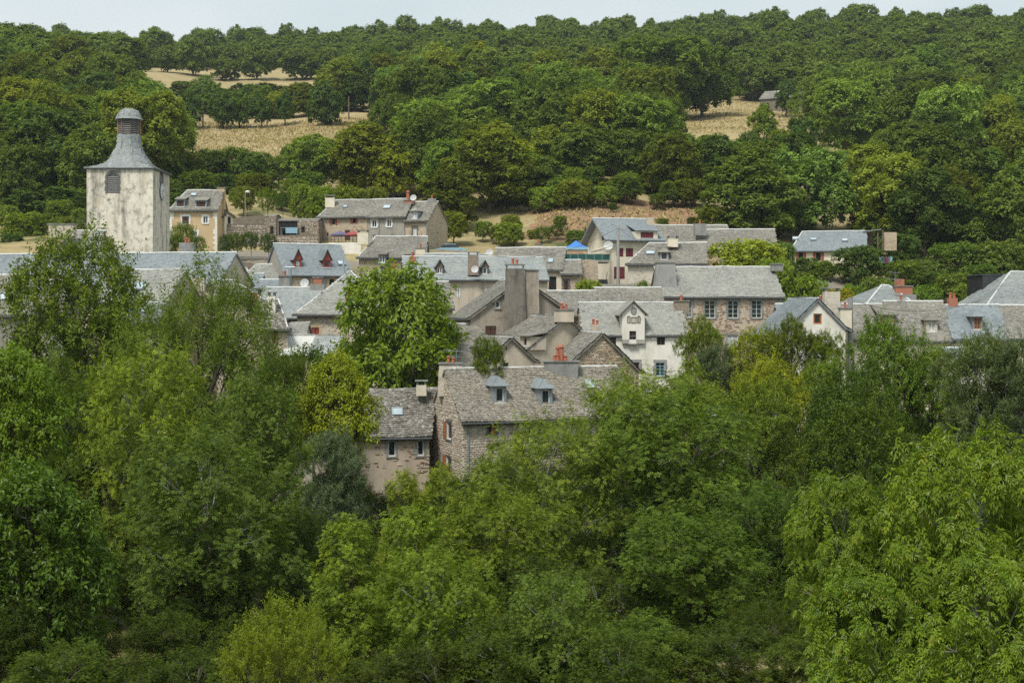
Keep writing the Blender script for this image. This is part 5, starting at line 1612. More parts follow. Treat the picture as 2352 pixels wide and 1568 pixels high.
YG = (1.35, 1.2, .8); DK = (.62, .72, .8); TEAL = (.75, .92, 1.15); BR_ = (1.25, 1.2, .9); N_ = (1, 1, 1); OLV = (1.15, .98, .75); PALE = (1.35, 1.35, 1.5)

# --- big trees of the valley bottom, nearest last
NEAR = [
 ('walnut_far', 925, 640, 114, 320, 'walnut_tree', 'bright green walnut tree standing in front of the pyramid-roofed stone house', (1.15, 1.1, .9)),
 ('broad', 178, 556, 98, 330, 'ash_tree', 'tall open-crowned tree in front of the church tower and left lauze roofs', (1.15, 1.1, .8)),
 ('fine', 465, 648, 90, 410, 'locust_tree', 'wide feathery yellow-green tree below the long slate roof', (1.05, 1.05, .9)),
 ('walnut_far', 768, 828, 92, 170, 'walnut_tree', 'yellowing walnut tree beside the lamp and the low patchy foreground house', (1.75, 1.35, .6)),
 ('willow', 770, 1018, 82, 175, 'pear_tree', 'grey-green round tree under the lantern lamp', (.95, 1.0, 1.0)),
 ('bush', 720, 815, 100, 110, 'bush', 'dark shrub in front of the corrugated shed', (.8, .9, .9)),
 ('bush_fine', 650, 830, 96, 120, 'bush', 'small tree with tan leaves left of the corrugated shed', (1.0, .9, .7)),
 ('broad', 1120, 778, 105, 75, 'apple_tree', 'small bush tree left of the pale gabled outbuilding', (1.2, 1.1, .9)),
 ('airy', 1612, 738, 108, 110, 'apple_tree', 'thin yellow-green tree against the schoolhouse front', (1.4, 1.25, .9)),
 ('willow', 1650, 815, 104, 130, 'willow', 'grey-green tree just right of the white three-storey house', (.8, .8, .7)),
 ('broad', 1740, 765, 104, 150, 'hazel_tree', 'yellow-green bushy tree below the schoolhouse windows', (2.0, 1.6, .85)),
 ('airy', 1818, 740, 103, 130, 'apple_tree', 'gnarled open tree left of the cream gable front', (1.1, .95, .7)),
 ('airy', 1895, 770, 102, 95, 'apple_tree', 'small thin tree in front of the cream gable wall', (1.3, 1.2, .8)),
 ('broad', 1885, 835, 99, 130, 'lilac_tree', 'leafy tree hiding the foot of the cream gable wall', (1.5, 1.5, .9)),
 ('broad', 1770, 835, 96, 170, 'elder_tree', 'bright yellowish shrub mass in the gardens below the schoolhouse', (2.3, 1.75, .8)),
 ('broad', 2040, 742, 92, 190, 'alder_tree', 'dark green tree in front of the terraced row', (1.15, 1.25, 1.0)),
 ('broad', 2140, 805, 93, 150, 'acacia_tree', 'lighter green tree right of the dark one below the terraced row', (1.5, 1.5, 1.0)),
 ('broad', 1960, 850, 84, 210, 'alder_tree', 'dense dark tree beneath the orange-framed shed dormer', (.7, .8, .7)),
 ('willow', 2265, 803, 80, 230, 'willow', 'willow with pale silvery shoots in front of the blue slate terraced house', (1.0, 1.0, .62)),
 ('willow', 2350, 815, 78, 200, 'willow', 'silvery willow rising at the frame edge above the walnut', (.75, .8, .55)),
 ('broad', 1745, 880, 78, 190, 'chestnut_tree', 'broad-leaved tree with white wall showing through, right of the big ashes', (1.35, 1.25, 1.0)),
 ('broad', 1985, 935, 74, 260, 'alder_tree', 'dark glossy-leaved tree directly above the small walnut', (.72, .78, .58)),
 ('ash2', 1430, 866, 78, 270, 'ash_tree', 'ash crown overlapping the right end of the foreground roof', (1.3, 1.2, 1.0)),
 ('ash', 1590, 858, 80, 210, 'ash_tree', 'pointed yellow-green ash in front of the white three-storey house', (1.4, 1.25, .9)),
 ('ash', 1560, 905, 70, 430, 'ash_tree', 'huge dark ash filling the middle right', (.82, .88, .85)),
 ('ash2', 1240, 980, 68, 330, 'ash_tree', 'large ash in front of the long stone house', (1.15, 1.05, .95)),
 ('ash', 590, 862, 66, 250, 'ash_tree', 'tall blue-green ash with bare twigs left of the lamp', (.82, .86, .9)),
 ('ash2', 330, 815, 70, 330, 'ash_tree', 'broad light-topped ash under the feathery tree', (1.25, 1.15, .8)),
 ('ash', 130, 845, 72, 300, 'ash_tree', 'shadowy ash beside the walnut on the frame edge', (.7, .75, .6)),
 ('walnut_far', 35, 820, 52, 210, 'walnut_tree', 'glossy bright walnut at the frame edge under the brownish lauze roof', (.95, 1.0, .8)),
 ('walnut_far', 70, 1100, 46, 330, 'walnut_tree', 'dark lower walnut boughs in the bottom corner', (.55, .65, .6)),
 ('ash2', 470, 1010, 56, 400, 'ash_tree', 'blue-grey ash with thin pale stems in the lower part', (.68, .72, .8)),
 ('ash_cone', 935, 1085, 62, 130, 'ash_tree', 'slim light ash standing before the patchy plaster wall', (1.4, 1.2, .85)),
 ('ash_cone', 1010, 1070, 64, 120, 'ash_tree', 'slim pointed ash under the geranium window', (1.35, 1.2, .85)),
 ('ash', 1130, 1130, 58, 300, 'ash_tree', 'tangled ash with yellow seed bunches in the lower middle', (1.15, 1.05, .8)),
 ('ash_cone', 800, 1190, 46, 180, 'ash_tree', 'young pointed ash, left one of the pair beside the dry grass', (1.2, 1.15, .85)),
 ('ash_cone', 945, 1165, 47, 200, 'ash_tree', 'young pointed ash, right and taller one of the pair beside the dry grass', (1.15, 1.15, .85)),
 ('ash2', 1000, 1270, 44, 280, 'ash_tree', 'low bushy ash at the bottom centre', (1.05, 1.05, .8)),
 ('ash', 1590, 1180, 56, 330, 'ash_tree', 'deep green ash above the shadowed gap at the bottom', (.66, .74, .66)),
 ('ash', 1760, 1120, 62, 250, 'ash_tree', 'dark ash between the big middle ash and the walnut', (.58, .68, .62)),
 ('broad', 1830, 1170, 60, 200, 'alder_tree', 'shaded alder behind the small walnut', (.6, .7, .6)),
 ('ash2', 1270, 1330, 42, 240, 'ash_tree', 'grey-leaved young ash with dead twigs at the bottom', (.85, .9, 1.05)),
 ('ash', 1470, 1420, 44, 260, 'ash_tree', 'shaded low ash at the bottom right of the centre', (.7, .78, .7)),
 ('walnut', 1925, 1108, 35, 230, 'walnut_tree', 'small walnut in front of the large one in the bottom corner', (1.0, 1.0, .85)),
 ('walnut', 2250, 1026, 34, 420, 'walnut_tree', 'large walnut with light leaves and green nuts filling the bottom right', (1.05, 1.02, .85)),
 ('walnut', 2010, 1330, 33, 330, 'walnut_tree', 'low spreading walnut bough at the bottom right', (.95, .98, .8)),
 ('walnut', 2290, 1290, 31, 400, 'walnut_tree', 'nearest walnut crown in the very corner', (1.0, 1.0, .82)),
 ('bush_fine', 640, 1395, 40, 150, 'broom_bush', 'bright yellow-green broom bush beside the dry grass patch', (1.5, 1.35, 1.0)),
 ('bush_fine', 585, 1455, 38, 140, 'broom_bush', 'lower broom bush at the bottom edge', (1.45, 1.3, 1.0)),
 ('bush_fine', 720, 1450, 38, 120, 'broom_bush', 'broom bush running into the young pointed ashes', (1.35, 1.25, .95)),
]
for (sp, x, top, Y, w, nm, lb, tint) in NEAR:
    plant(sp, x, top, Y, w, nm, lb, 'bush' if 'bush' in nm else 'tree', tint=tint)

# understorey that closes the gaps between the big valley trees
def understorey():
    g = random.Random(21)
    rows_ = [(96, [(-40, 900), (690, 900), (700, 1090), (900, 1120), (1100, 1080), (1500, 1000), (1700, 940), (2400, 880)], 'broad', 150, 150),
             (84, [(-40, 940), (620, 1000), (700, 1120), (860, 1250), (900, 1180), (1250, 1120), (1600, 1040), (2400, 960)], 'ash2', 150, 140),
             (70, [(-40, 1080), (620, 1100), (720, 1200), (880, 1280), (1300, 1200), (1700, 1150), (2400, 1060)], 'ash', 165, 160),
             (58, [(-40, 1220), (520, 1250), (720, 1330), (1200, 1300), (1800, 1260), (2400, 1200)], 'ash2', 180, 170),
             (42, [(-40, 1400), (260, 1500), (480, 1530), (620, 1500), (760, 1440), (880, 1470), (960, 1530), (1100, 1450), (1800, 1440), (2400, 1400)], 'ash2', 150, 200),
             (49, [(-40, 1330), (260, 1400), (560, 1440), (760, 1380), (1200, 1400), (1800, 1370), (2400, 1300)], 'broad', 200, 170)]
    wh = ['on the far side of the stream', 'behind the front ashes', 'in the middle of the valley wood', 'in the shaded middle foreground', 'at the very bottom edge', 'along the bottom of the valley wood']
    for ri, (Y, tb, sp, st, w) in enumerate(rows_):
        x = -260 + g.uniform(0, 60)
        while x < 2680:
            top = float(np.interp(x, [a for a, _ in tb], [b for _, b in tb])) + g.uniform(-30, 45)
            side = 'below the long slate roof' if x < 520 else ('below the lantern lamp' if x < 850 else ('below the long stone house' if x < 1350 else ('below the white house' if x < 1750 else 'below the terraced row')))
            if not (Y < 60 and Y > 43 and 1380 < x < 1720):
                t = g.uniform(.36, .7)  # low tint paints the shade under the big crowns into the leaf colour
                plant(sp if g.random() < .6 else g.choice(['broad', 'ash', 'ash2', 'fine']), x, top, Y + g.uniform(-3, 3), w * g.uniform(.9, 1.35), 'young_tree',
                      '%s shade-tinted understorey tree %s, %s' % ('deep green' if t < .5 else 'mid-green', wh[ri], side), 'tree', '%s shade-tinted understorey trees %s, %s' % ('deep green' if t < .5 else 'mid-green', wh[ri], side), (t, t * g.uniform(.95, 1.1), t * .9))
            x += st * g.uniform(.75, 1.15)
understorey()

# trees just beyond the frame edges, so that the wood goes on
for (sp, x, top, Y, w, side) in (('broad', 2480, 790, 95, 200, 'right'), ('ash', 2600, 800, 88, 240, 'right'), ('broad', 2740, 780, 100, 240, 'right'), ('ash2', -110, 800, 80, 240, 'left'), ('broad', -230, 780, 95, 240, 'left'),
                                 ('broad', 2520, 640, 150, 160, 'right'), ('broad', 2640, 600, 160, 180, 'right'), ('broad', 2700, 700, 130, 180, 'right')):
    plant(sp, x, top, Y, w, 'broadleaf_tree', 'broadleaf tree just outside the %s frame edge' % side, 'tree', 'trees beyond the %s frame edge' % side)

# --- trees of the hillside one can point to
HILL = [
 ('mound', 745, 193, 335, 80, 297, 'round_tree', 'dark round tree on two short trunks in the pasture', DK),
 ('mound', 875, 196, 345, 52, 272, 'round_tree', 'small dark round tree at the upper right of the pasture', DK),
 ('mound', 915, 213, 352, 32, 262, 'round_tree', 'light green lollipop-shaped tree right of the small dark round one', (.95, 1.05, .8)),
 ('mound', 512, 214, 338, 62, 296, 'round_tree', 'left half of the paired round trees on the pasture bank', DK),
 ('mound', 550, 212, 340, 56, 294, 'round_tree', 'right half of the paired round trees on the pasture bank', (.75, .85, .7)),
 ('mound', 601, 224, 342, 46, 290, 'round_tree', 'round clipped tree between the pair and the next one', DK),
 ('mound', 655, 214, 344, 44, 286, 'round_tree', 'oval tree at the right end of the bank row', DK),
 ('mound', 435, 214, 335, 58, 302, 'round_tree', 'oval dark tree left of the pole on the pasture bank', DK),
 ('mound', 392, 226, 336, 46, 300, 'round_tree', 'leftmost dark oval tree of the bank row', DK),
 ('mound', 1806, 186, 385, 52, 262, 'pollard_tree', 'pollarded tree with a thick trunk in front of the stone barn', DK),
 ('mound', 2026, 216, 340, 44, 288, 'round_tree', 'left one of two small round trees on the right-hand pasture', (.8, .95, .95)),
 ('mound', 2062, 222, 342, 40, 290, 'round_tree', 'right one of two small round trees on the right-hand pasture', DK),
 ('hill0', 735, 312, 262, 150, None, 'lime_tree', 'bright full tree at the foot of the pasture', (1.3, 1.3, .85)),
 ('hill2', 835, 285, 276, 85, None, 'ash_tree', 'open-crowned tree between pasture and the bright lime', N_),
 ('hill5', 975, 240, 262, 180, None, 'ash_tree', 'large light ash at the right end of the pasture', (1.35, 1.4, 1.15)),
 ('hill4', 1130, 190, 285, 190, None, 'ash_tree', 'tall pale ash with bare twigs in its crown', (1.35, 1.4, 1.3)),
 ('hill1', 1218, 180, 275, 70, None, 'poplar_tree', 'narrow dark tree in front of the hidden farmhouse', (.7, .78, .6)),
 ('hill2', 1265, 190, 300, 110, None, 'oak_tree', 'loose tree hiding the blue farmhouse roof', (.8, .9, .7)),
 ('hill5', 1475, 228, 250, 180, None, 'ash_tree', 'big rounded ash with pale tufts left of the right-hand pasture', (1.2, 1.25, 1.1)),
 ('hill1', 1340, 295, 242, 140, None, 'ash_tree', 'mid-sized ash in front of the big rounded one', N_),
 ('hill0', 1400, 120, 372, 170, None, 'oak_tree', 'olive tree at the left flank of the great oaks', OLV),
 ('hill5', 1520, 92, 372, 230, None, 'oak_tree', 'great dark oak, middle of the upper grove', (.95, 1.0, .75)),
 ('hill0', 1612, 105, 380, 150, None, 'oak_tree', 'great dark oak overhanging the right-hand pasture', (.68, .75, .55)),
 ('hill1', 1450, 150, 352, 120, None, 'oak_tree', 'oak with light crown in front of the upper grove', (.9, .95, .65)),
 ('hill5', 1945, 188, 290, 170, None, 'ash_tree', 'very large light ash right of the stone barn', (1.3, 1.35, 1.1)),
 ('hill3', 1755, 240, 285, 75, None, 'ash_tree', 'slim wind-leaned ash on the right-hand pasture', BR_),
 ('hill4', 1840, 275, 262, 90, None, 'ash_tree', 'dark branchy tree at the foot of the very large light ash', DK),
 ('hill1', 1680, 330, 250, 140, None, 'ash_tree', 'greyish rounded ash below the right-hand pasture', (1.05, 1.15, 1.1)),
 ('hill5', 1740, 398, 230, 140, None, 'lime_tree', 'pale lime above the blue-roofed hillside house', (1.1, 1.2, 1.0)),
 ('hill4', 1640, 385, 240, 90, None, 'lime_tree', 'lime beside the ochre bank', N_),
 ('hill5', 1975, 355, 245, 170, None, 'ash_tree', 'broad ash in the wood right of the pasture', (.95, 1.05, .95)),
 ('hill0', 2095, 370, 240, 150, None, 'ash_tree', 'vivid green ash in the wood right of the pasture', (1.0, 1.25, .85)),
 ('hill3', 1855, 330, 258, 70, None, 'birch_tree', 'brownish-tipped slim tree in the wood', (1.3, 1.0, .7)),
 ('mid', 1308, 412, 222, 108, None, 'round_bush', 'large round clipped-looking bush beside the ochre bank', (.95, 1.05, .8)),
 ('hill1', 1160, 330, 232, 140, None, 'ash_tree', 'silvery-tufted ash in the wood above the terraced three', (1.3, 1.35, 1.3)),
 ('hill4', 1035, 325, 228, 140, None, 'ash_tree', 'soft green ash above the right house of the terraced three', (1.1, 1.2, 1.0)),
 ('hill0', 905, 335, 236, 110, None, 'maple_tree', 'yellow-green maple behind the terraced three', (1.7, 1.4, .6)),
 ('hill3', 1255, 360, 232, 90, None, 'ash_tree', 'small ash left of the big round bush', N_),
 ('mid', 1170, 513, 196, 72, None, 'young_tree', 'young bright tree on the lane above the lauze roofs', (1.5, 1.4, 1.0)),
 ('mid', 1975, 568, 172, 122, None, 'bay_tree', 'dense dark round tree below the slate-roofed hillside house', DK),
 ('mid', 1715, 555, 158, 190, None, 'walnut_tree', 'spreading light green tree hiding the pink house front', (1.75, 1.5, .9)),
 ('mid', 1800, 560, 165, 60, None, 'olive_tree', 'grey-green small tree left of the slate-roofed hillside house', (.9, 1.0, 1.1)),
 ('mid', 1850, 640, 150, 120, None, 'laurel_tree', 'bright bushy tree just right of the schoolhouse roof', (1.2, 1.25, .8)),
 ('mid', 1785, 600, 148, 100, None, 'laurel_tree', 'bushy tree behind the schoolhouse gable', (1.3, 1.3, .85)),
 ('mid', 1925, 665, 150, 75, None, 'lilac_bush', 'yellowing bush behind the tall aerial chimney', (1.9, 1.3, .6)),
 ('hill0', 105, 430, 210, 170, None, 'chestnut_tree', 'dark tree left of the church tower', DK),
 ('mid', 60, 490, 200, 100, None, 'hazel_tree', 'bright round tree on the slope left of the tower', (1.3, 1.25, .8)),
 ('hill5', 300, 215, 262, 190, None, 'ash_tree', 'large soft green tree directly behind the lantern of the church tower', (1.05, 1.1, .85)),
 ('hill0', 60, 240, 245, 190, None, 'oak_tree', 'heavy dark tree at the left frame edge', (.8, .9, .7)),
 ('hill1', 190, 230, 270, 190, None, 'ash_tree', 'full tree in the wood left of the church lantern', (.95, 1.0, .75)),
 ('hill4', 370, 330, 235, 100, None, 'oak_tree', 'tree right of the bell-shaped tower roof', N_),
]
for (sp, x, top, Y, w, bs, nm, lb, tint) in HILL:
    plant(sp, x, top, Y, w, nm, lb, 'tree', tint=tint, base=bs)
# hedge and shrubs
for i, (x, top, Y, w, tint, lb) in enumerate([(430, 352, 250, 75, DK, 'dark hedge tree under the pasture, nearest the church tower'), (480, 345, 252, 75, N_, 'green hedge tree under the pasture'),
        (535, 340, 250, 85, N_, 'tallest hedge tree under the pasture'), (590, 352, 248, 75, DK, 'dark hedge tree left of the stone wall path'), (640, 362, 246, 70, N_, 'hedge tree next to the bright lime'),
        (450, 400, 236, 80, (1.2, 1.2, .8), 'light shrub behind the ochre house roof'), (400, 415, 225, 70, N_, 'shrub between tower and ochre house'), (520, 400, 236, 80, DK, 'dark shrub behind the ochre house chimney'),
        (600, 415, 230, 80, DK, 'dark shrub above the dry bank'), (700, 395, 232, 90, (.9, 1, .9), 'shrub in front of the bright lime tree')]):
    plant('mid', x, top, Y, w, 'hedge_tree', lb, 'tree', 'hedge at the foot of the pasture', tint)
SH = [(425, 522, 168, 55, BR_, 'young tree in front of the ochre house'), (398, 545, 166, 40, N_, 'shrub at the ochre house corner'), (452, 548, 164, 34, N_, 'small conifer-like shrub in front of the ochre wall'),
      (520, 545, 172, 34, DK, 'leftmost clipped shrub on the terrace'), (545, 541, 172, 36, N_, 'second clipped shrub on the terrace'), (577, 538, 172, 36, DK, 'round clipped shrub under the retaining wall'),
      (617, 543, 172, 38, DK, 'clipped shrub right end of the terrace'), (650, 448, 200, 30, DK, 'round dark bush on the dry bank'), (615, 440, 205, 45, BR_, 'pale bush on the dry bank'),
      (690, 425, 205, 60, BR_, 'bright bush above the ruined barn'), (740, 430, 203, 70, (1.3, 1.3, .8), 'bright bush behind the left chimney of the terraced three'), (800, 430, 205, 80, YG, 'yellow shrubs over the terraced roofs'),
      (860, 432, 206, 70, OLV, 'olive shrub over the terraced roofs'), (560, 430, 208, 60, OLV, 'olive shrub by the lamp post'), (1280, 520, 198, 46, DK, 'bush at the foot of the ochre bank'),
      (1325, 530, 192, 60, (.9, 1, .9), 'low bush left of the chalet'), (1365, 525, 186, 50, DK, 'dark bush behind the blue gazebo'), (1245, 525, 196, 40, N_, 'small bush on the lane'),
      (1350, 645, 150, 70, (1.4, 1.3, .8), 'flowering oleander bush in front of the arched outhouse'), (1478, 650, 149, 34, (1.3, 1.3, .8), 'small bright bush below the chalet garage'),
      (1850, 592, 176, 60, DK, 'shrub under the windows of the slate-roofed hillside house'), (1890, 600, 174, 60, (1.1, 1.1, .8), 'ivy-like bush against the hillside house terrace'), (1830, 625, 165, 70, N_, 'bush on the slope below the hillside house'),
      (2100, 600, 175, 110, N_, 'tree on the right slope above the terraced row'), (2200, 560, 185, 130, (.9, 1, .9), 'broad tree on the right slope'), (2300, 560, 182, 130, N_, 'tree above the large slate hip roof'),
      (2120, 660, 152, 90, (.95, 1.1, .8), 'bush behind the orange brick chimney'), (2220, 655, 152, 80, (1.1, 1.1, .8), 'bush beside the timber-clad block'), (2020, 640, 156, 90, N_, 'bush above the steep hip roof'),
      (1960, 655, 156, 70, (1.1, 1.2, .8), 'light bush left of the steep hip roof'), (2060, 540, 195, 120, DK, 'dark tree right of the hillside shed'), (2190, 500, 205, 150, N_, 'green tree on the upper right slope'),
      (2320, 470, 210, 150, (.9, 1, .9), 'tree on the upper right slope at the frame edge'), (30, 600 - 45, 190, 60, DK, 'shrub above the long slate roof'), (150, 500, 195, 70, (1.1, 1.0, .8), 'shrub beside the cement chimney slab'), (190, 480, 190, 60, (1, 1, 1.1), 'grey shrub left of the tower wall')]
for (x, top, Y, w, tint, lb) in SH:
    plant('mid' if w > 55 else 'bush', x, top, Y, w, 'shrub' if w < 80 else 'broadleaf_tree', lb, 'bush' if w < 80 else 'tree', None, tint)

# scrub along the lower edge of the woods
def scrub():
    g = random.Random(77)
    segs = [(930, 1190, 196, 206, 'under the wood right of the terraced three'), (1200, 1640, 217, 224, 'along the top of the ochre bank'), (1200, 1640, 226, 238, 'just above the ochre bank'), (1640, 1800, 198, 214, 'under the wood behind the pink-fronted house'),
            (1990, 2352, 192, 214, 'on the slope right of the hillside slate house'), (640, 900, 200, 222, 'on the dry bank above the terraced three'), (0, 190, 196, 214, 'on the slope left of the church tower'),
            (400, 640, 214, 234, 'behind the ochre house'), (2040, 2352, 160, 186, 'in the gardens above the terraced row'), (1210, 1600, 196, 216, 'scattered over the ochre bank'), (1640, 2060, 262, 280, 'at the foot of the right-hand pasture')]
    for (x0, x1, Y0, Y1, wh) in segs:
        few = 'scattered' in wh
        x = x0 + g.uniform(0, 20)
        while x < x1:
            Y = g.uniform(Y0, Y1); hgt = g.uniform(2.0, 4.6) * (.45 if few else 1)
            X = (x - HX) / F * Y
            top = HY - (ground(X, Y) + hgt) * F / Y
            w = hgt * g.uniform(.9, 1.5) * F / Y
            t = g.uniform(.65, 1.25); kk = g.choice(('dark', 'light', 'olive')); tt = {'dark': (.7, .8, .75), 'light': (1.2, 1.2, .9), 'olive': (1.15, .98, .6)}[kk]
            plant('mid', x, top, Y, w, 'shrub', '%s shrub %s' % (kk, wh), 'bush', '%s shrubs %s' % (kk, wh), tuple(t * q for q in tt))
            x += w * g.uniform(.5, .9) * (3.2 if few else 1)
scrub()

# --- woods: individual trees, nearest first, then one mass far away
CAP = [(-200, 0), (345, 0), (362, 345), (660, 350), (690, 312), (790, 312), (800, 268), (900, 262), (925, 0), (1540, 0), (1550, 300), (1700, 290), (1830, 270), (1850, 0), (2005, 0), (2010, 300), (2060, 300), (2065, 0), (3400, 0)]
CAPF = [(-200, 0), (290, 0), (300, 188), (480, 185), (500, 200), (600, 195), (760, 195), (780, 0), (3400, 0)]
def caprow(tb, x): return float(np.interp(x, [a for a, _ in tb], [b for _, b in tb]))
def zone(x, Y, row):
    if Y > 470: w = 'skyline wood'
    elif Y > 340: w = 'upper slope wood'
    else: w = 'lower slope wood'
    if x < 120: s = 'above the left lauze roof'
    elif x < 390: s = 'behind the church tower'
    elif x < 700: s = 'above the ochre house and pasture'
    elif x < 1010: s = 'above the terraced three'
    elif x < 1300: s = 'above the long grey slate house'
    elif x < 1540: s = 'above the cream chalet'
    elif x < 1860: s = 'above the schoolhouse'
    elif x < 2100: s = 'above the hillside slate house'
    else: s = 'above the terraced row'
    return w, s
def tint_for(g, Y):
    b = g.uniform(.58, 1.35)
    h = g.random()
    if h < .2: t = (1.2, 1.05, .7)
    elif h < .45: t = (.85, .95, 1.0)
    elif h < .6: t = (1.15, 1.2, 1.1)
    elif h < .66: t = (1.4, 1.15, .65)
    else: t = (1, 1, .9)
    return tuple(b * q for q in t)
TN = {0: 'dark', 1: 'mid-green', 2: 'light'}
def woods():
    g = random.Random(5)
    pts = []
    grid = {}
    occ = [(X, Y, r) for X, Y, r in TREES if Y > 150]
    Y = 200.0
    while Y < 690:
        sp = 11.4 if Y < 350 else 12.2
        w = Y * .52
        x = -w - g.uniform(0, sp)
        while x < w:
            X = x + g.uniform(-2.5, 2.5); YY = Y + g.uniform(-5.5, 5.5)
            x += sp * g.uniform(.85, 1.2)
            cc = HX + X / YY * F
            if cc < -420 or cc > 2800: continue
            if 1760 < cc < 2040 and YY < 206: continue
            if cc < 390 and YY < 207: continue
            # open land
            if 360 < cc < 905 and 258 < YY < 356: continue
            if 390 < cc < 930 and YY < 236: continue
            if 315 < cc < 765 and (452 < YY < 480 or 512 < YY < 548): continue
            if 1528 < cc < 1880 and (286 if cc < 1700 else 270) < YY < 418: continue
            if 2005 < cc < 2065 and 285 < YY < 345: continue
            if 1190 < cc < 1640 and YY < 227: continue
            if any((X - a) ** 2 + (YY - b) ** 2 < (r * .95) ** 2 for a, b, r in occ): continue
            R_ = g.choice((g.uniform(4.4, 5.8), g.uniform(5.6, 8.2))); Ht = R_ * g.uniform(1.75, 2.3)
            if YY > 400: Ht = min(Ht, g.uniform(7.5, 13.5))
            if YY > 560: Ht = g.choice((6.5, 8, 9, 11, 14)) * g.uniform(.85, 1.15)
            gz = ground(X, YY)
            top = HY - (gz + Ht) * F / YY
            lim = 0
            if YY < 350: lim = caprow(CAP, cc)
            elif YY < 500: lim = caprow(CAPF, cc)
            if 1530 < cc < 1870 and YY < 350: lim = max(lim, 308)
            if top < lim:
                Ht2 = (HY - lim) / F * YY - gz
                if Ht2 < 3.5 or (YY > 400 and g.random() < .4): continue
                if YY > 350: Ht2 *= g.uniform(.65, 1.12)
                R_ *= max(.8 if YY > 350 else .5, Ht2 / Ht); Ht = Ht2; 
            pts.append((YY, X, gz, R_, Ht, cc))
        Y += sp * .92
    pts.sort()
    print('woods', len(pts))
    vis = [p for p in pts if -60 < p[5] < 2410]; near = vis[:225]; ns_ = set(near); far = [p for p in pts if p not in ns_]
    hs = ['hill%d' % i for i in range(6)]
    for (YY, X, gz, R_, Ht, cc) in near:
        s = SP[g.choice(hs)]
        tt = tint_for(g, YY)
        wz, sz_ = zone(cc, YY, 0)
        lum = sum(tt) / 3; k = 0 if lum < .85 else (1 if lum < 1.1 else 2)
        o = bpy.data.objects.new('broadleaf_tree', s['mesh']); C.objects.link(o)
        o.location = (X, YY, gz - .3); o.rotation_euler = (0, 0, g.uniform(0, 6.28)); o.scale = (R_ / s['R'], R_ / s['R'] * g.uniform(.9, 1.1), Ht / s['H']); o.color = (*tt, 1)
        q = '%s %s %s' % ('tall' if Ht > 12 else ('low' if Ht < 8.5 else 'medium-tall'), 'wide' if R_ > 5 else ('slim' if R_ < 4 else 'full'), TN[k])
        tag(o, '%s broadleaf tree in the %s %s' % (q, wz, sz_), 'tree', '%s trees in the %s %s' % (q, wz, sz_))
    # the far woods read as one mass
    src = bpy.data.collections.new('wood_sources')
    kk = []
    for i in range(3):
        for j, tt in enumerate(((1, 1, .95), (.72, .82, .85), (1.2, 1.2, 1.0), (1.15, 1.0, .72))):
            o = bpy.data.objects.new('wood_tree_%d_%d' % (i, j), SP['far%d' % i]['mesh']); o.color = (*tt, 1); src.objects.link(o); kk.append(SP['far%d' % i])
    me = bpy.data.meshes.new('far_wood')
    me.vertices.add(len(far))
    me.vertices.foreach_set('co', np.array([(p[1], p[0], p[2] - .3) for p in far], dtype=np.float32).ravel())
    idx = [g.randrange(12) for _ in far]
    a = me.attributes.new('rot', 'FLOAT_VECTOR', 'POINT'); a.data.foreach_set('vector', np.array([(0, 0, g.uniform(0, 6.28)) for _ in far], dtype=np.float32).ravel())
    a = me.attributes.new('scl', 'FLOAT_VECTOR', 'POINT'); a.data.foreach_set('vector', np.array([(p[3] / kk[i]['R'], p[3] / kk[i]['R'], p[4] / kk[i]['H']) for p, i in zip(far, idx)], dtype=np.float32).ravel())
    a = me.attributes.new('pick', 'INT', 'POINT'); a.data.foreach_set('value', np.array(idx, dtype=np.int32))
    o = link('far_wood', me); o['kind'] = 'stuff'; o['label'] = 'distant deciduous wood covering the upper hillside up to the skyline'; o['category'] = 'woods'
    ng = bpy.data.node_groups.new('wood', 'GeometryNodeTree')
    ng.interface.new_socket('Geometry', in_out='INPUT', socket_type='NodeSocketGeometry')
    ng.interface.new_socket('Geometry', in_out='OUTPUT', socket_type='NodeSocketGeometry')
    gi = ng.nodes.new('NodeGroupInput'); go = ng.nodes.new('NodeGroupOutput')
    m2p = ng.nodes.new('GeometryNodeMeshToPoints'); iop = ng.nodes.new('GeometryNodeInstanceOnPoints'); ci = ng.nodes.new('GeometryNodeCollectionInfo')
    ci.inputs['Collection'].default_value = src; ci.inputs['Separate Children'].default_value = True; ci.inputs['Reset Children'].default_value = True
    def attr(nm, tp):
        x = ng.nodes.new('GeometryNodeInputNamedAttribute'); x.data_type = tp; x.inputs['Name'].default_value = nm
        return [s_ for s_ in x.outputs if s_.name == 'Attribute'][0]
    L = ng.links.new
    L(gi.outputs[0], m2p.inputs['Mesh']); L(m2p.outputs[0], iop.inputs['Points']); L(ci.outputs[0], iop.inputs['Instance'])
    iop.inputs['Pick Instance'].default_value = True
    L(attr('pick', 'INT'), iop.inputs['Instance Index'])
    e2r = ng.nodes.new('FunctionNodeEulerToRotation'); L(attr('rot', 'FLOAT_VECTOR'), e2r.inputs[0]); L(e2r.outputs[0], iop.inputs['Rotation'])
    L(attr('scl', 'FLOAT_VECTOR'), iop.inputs['Scale'])
    L(iop.outputs[0], go.inputs[0])
    md = o.modifiers.new('wood', 'NODES'); md.node_group = ng
woods()
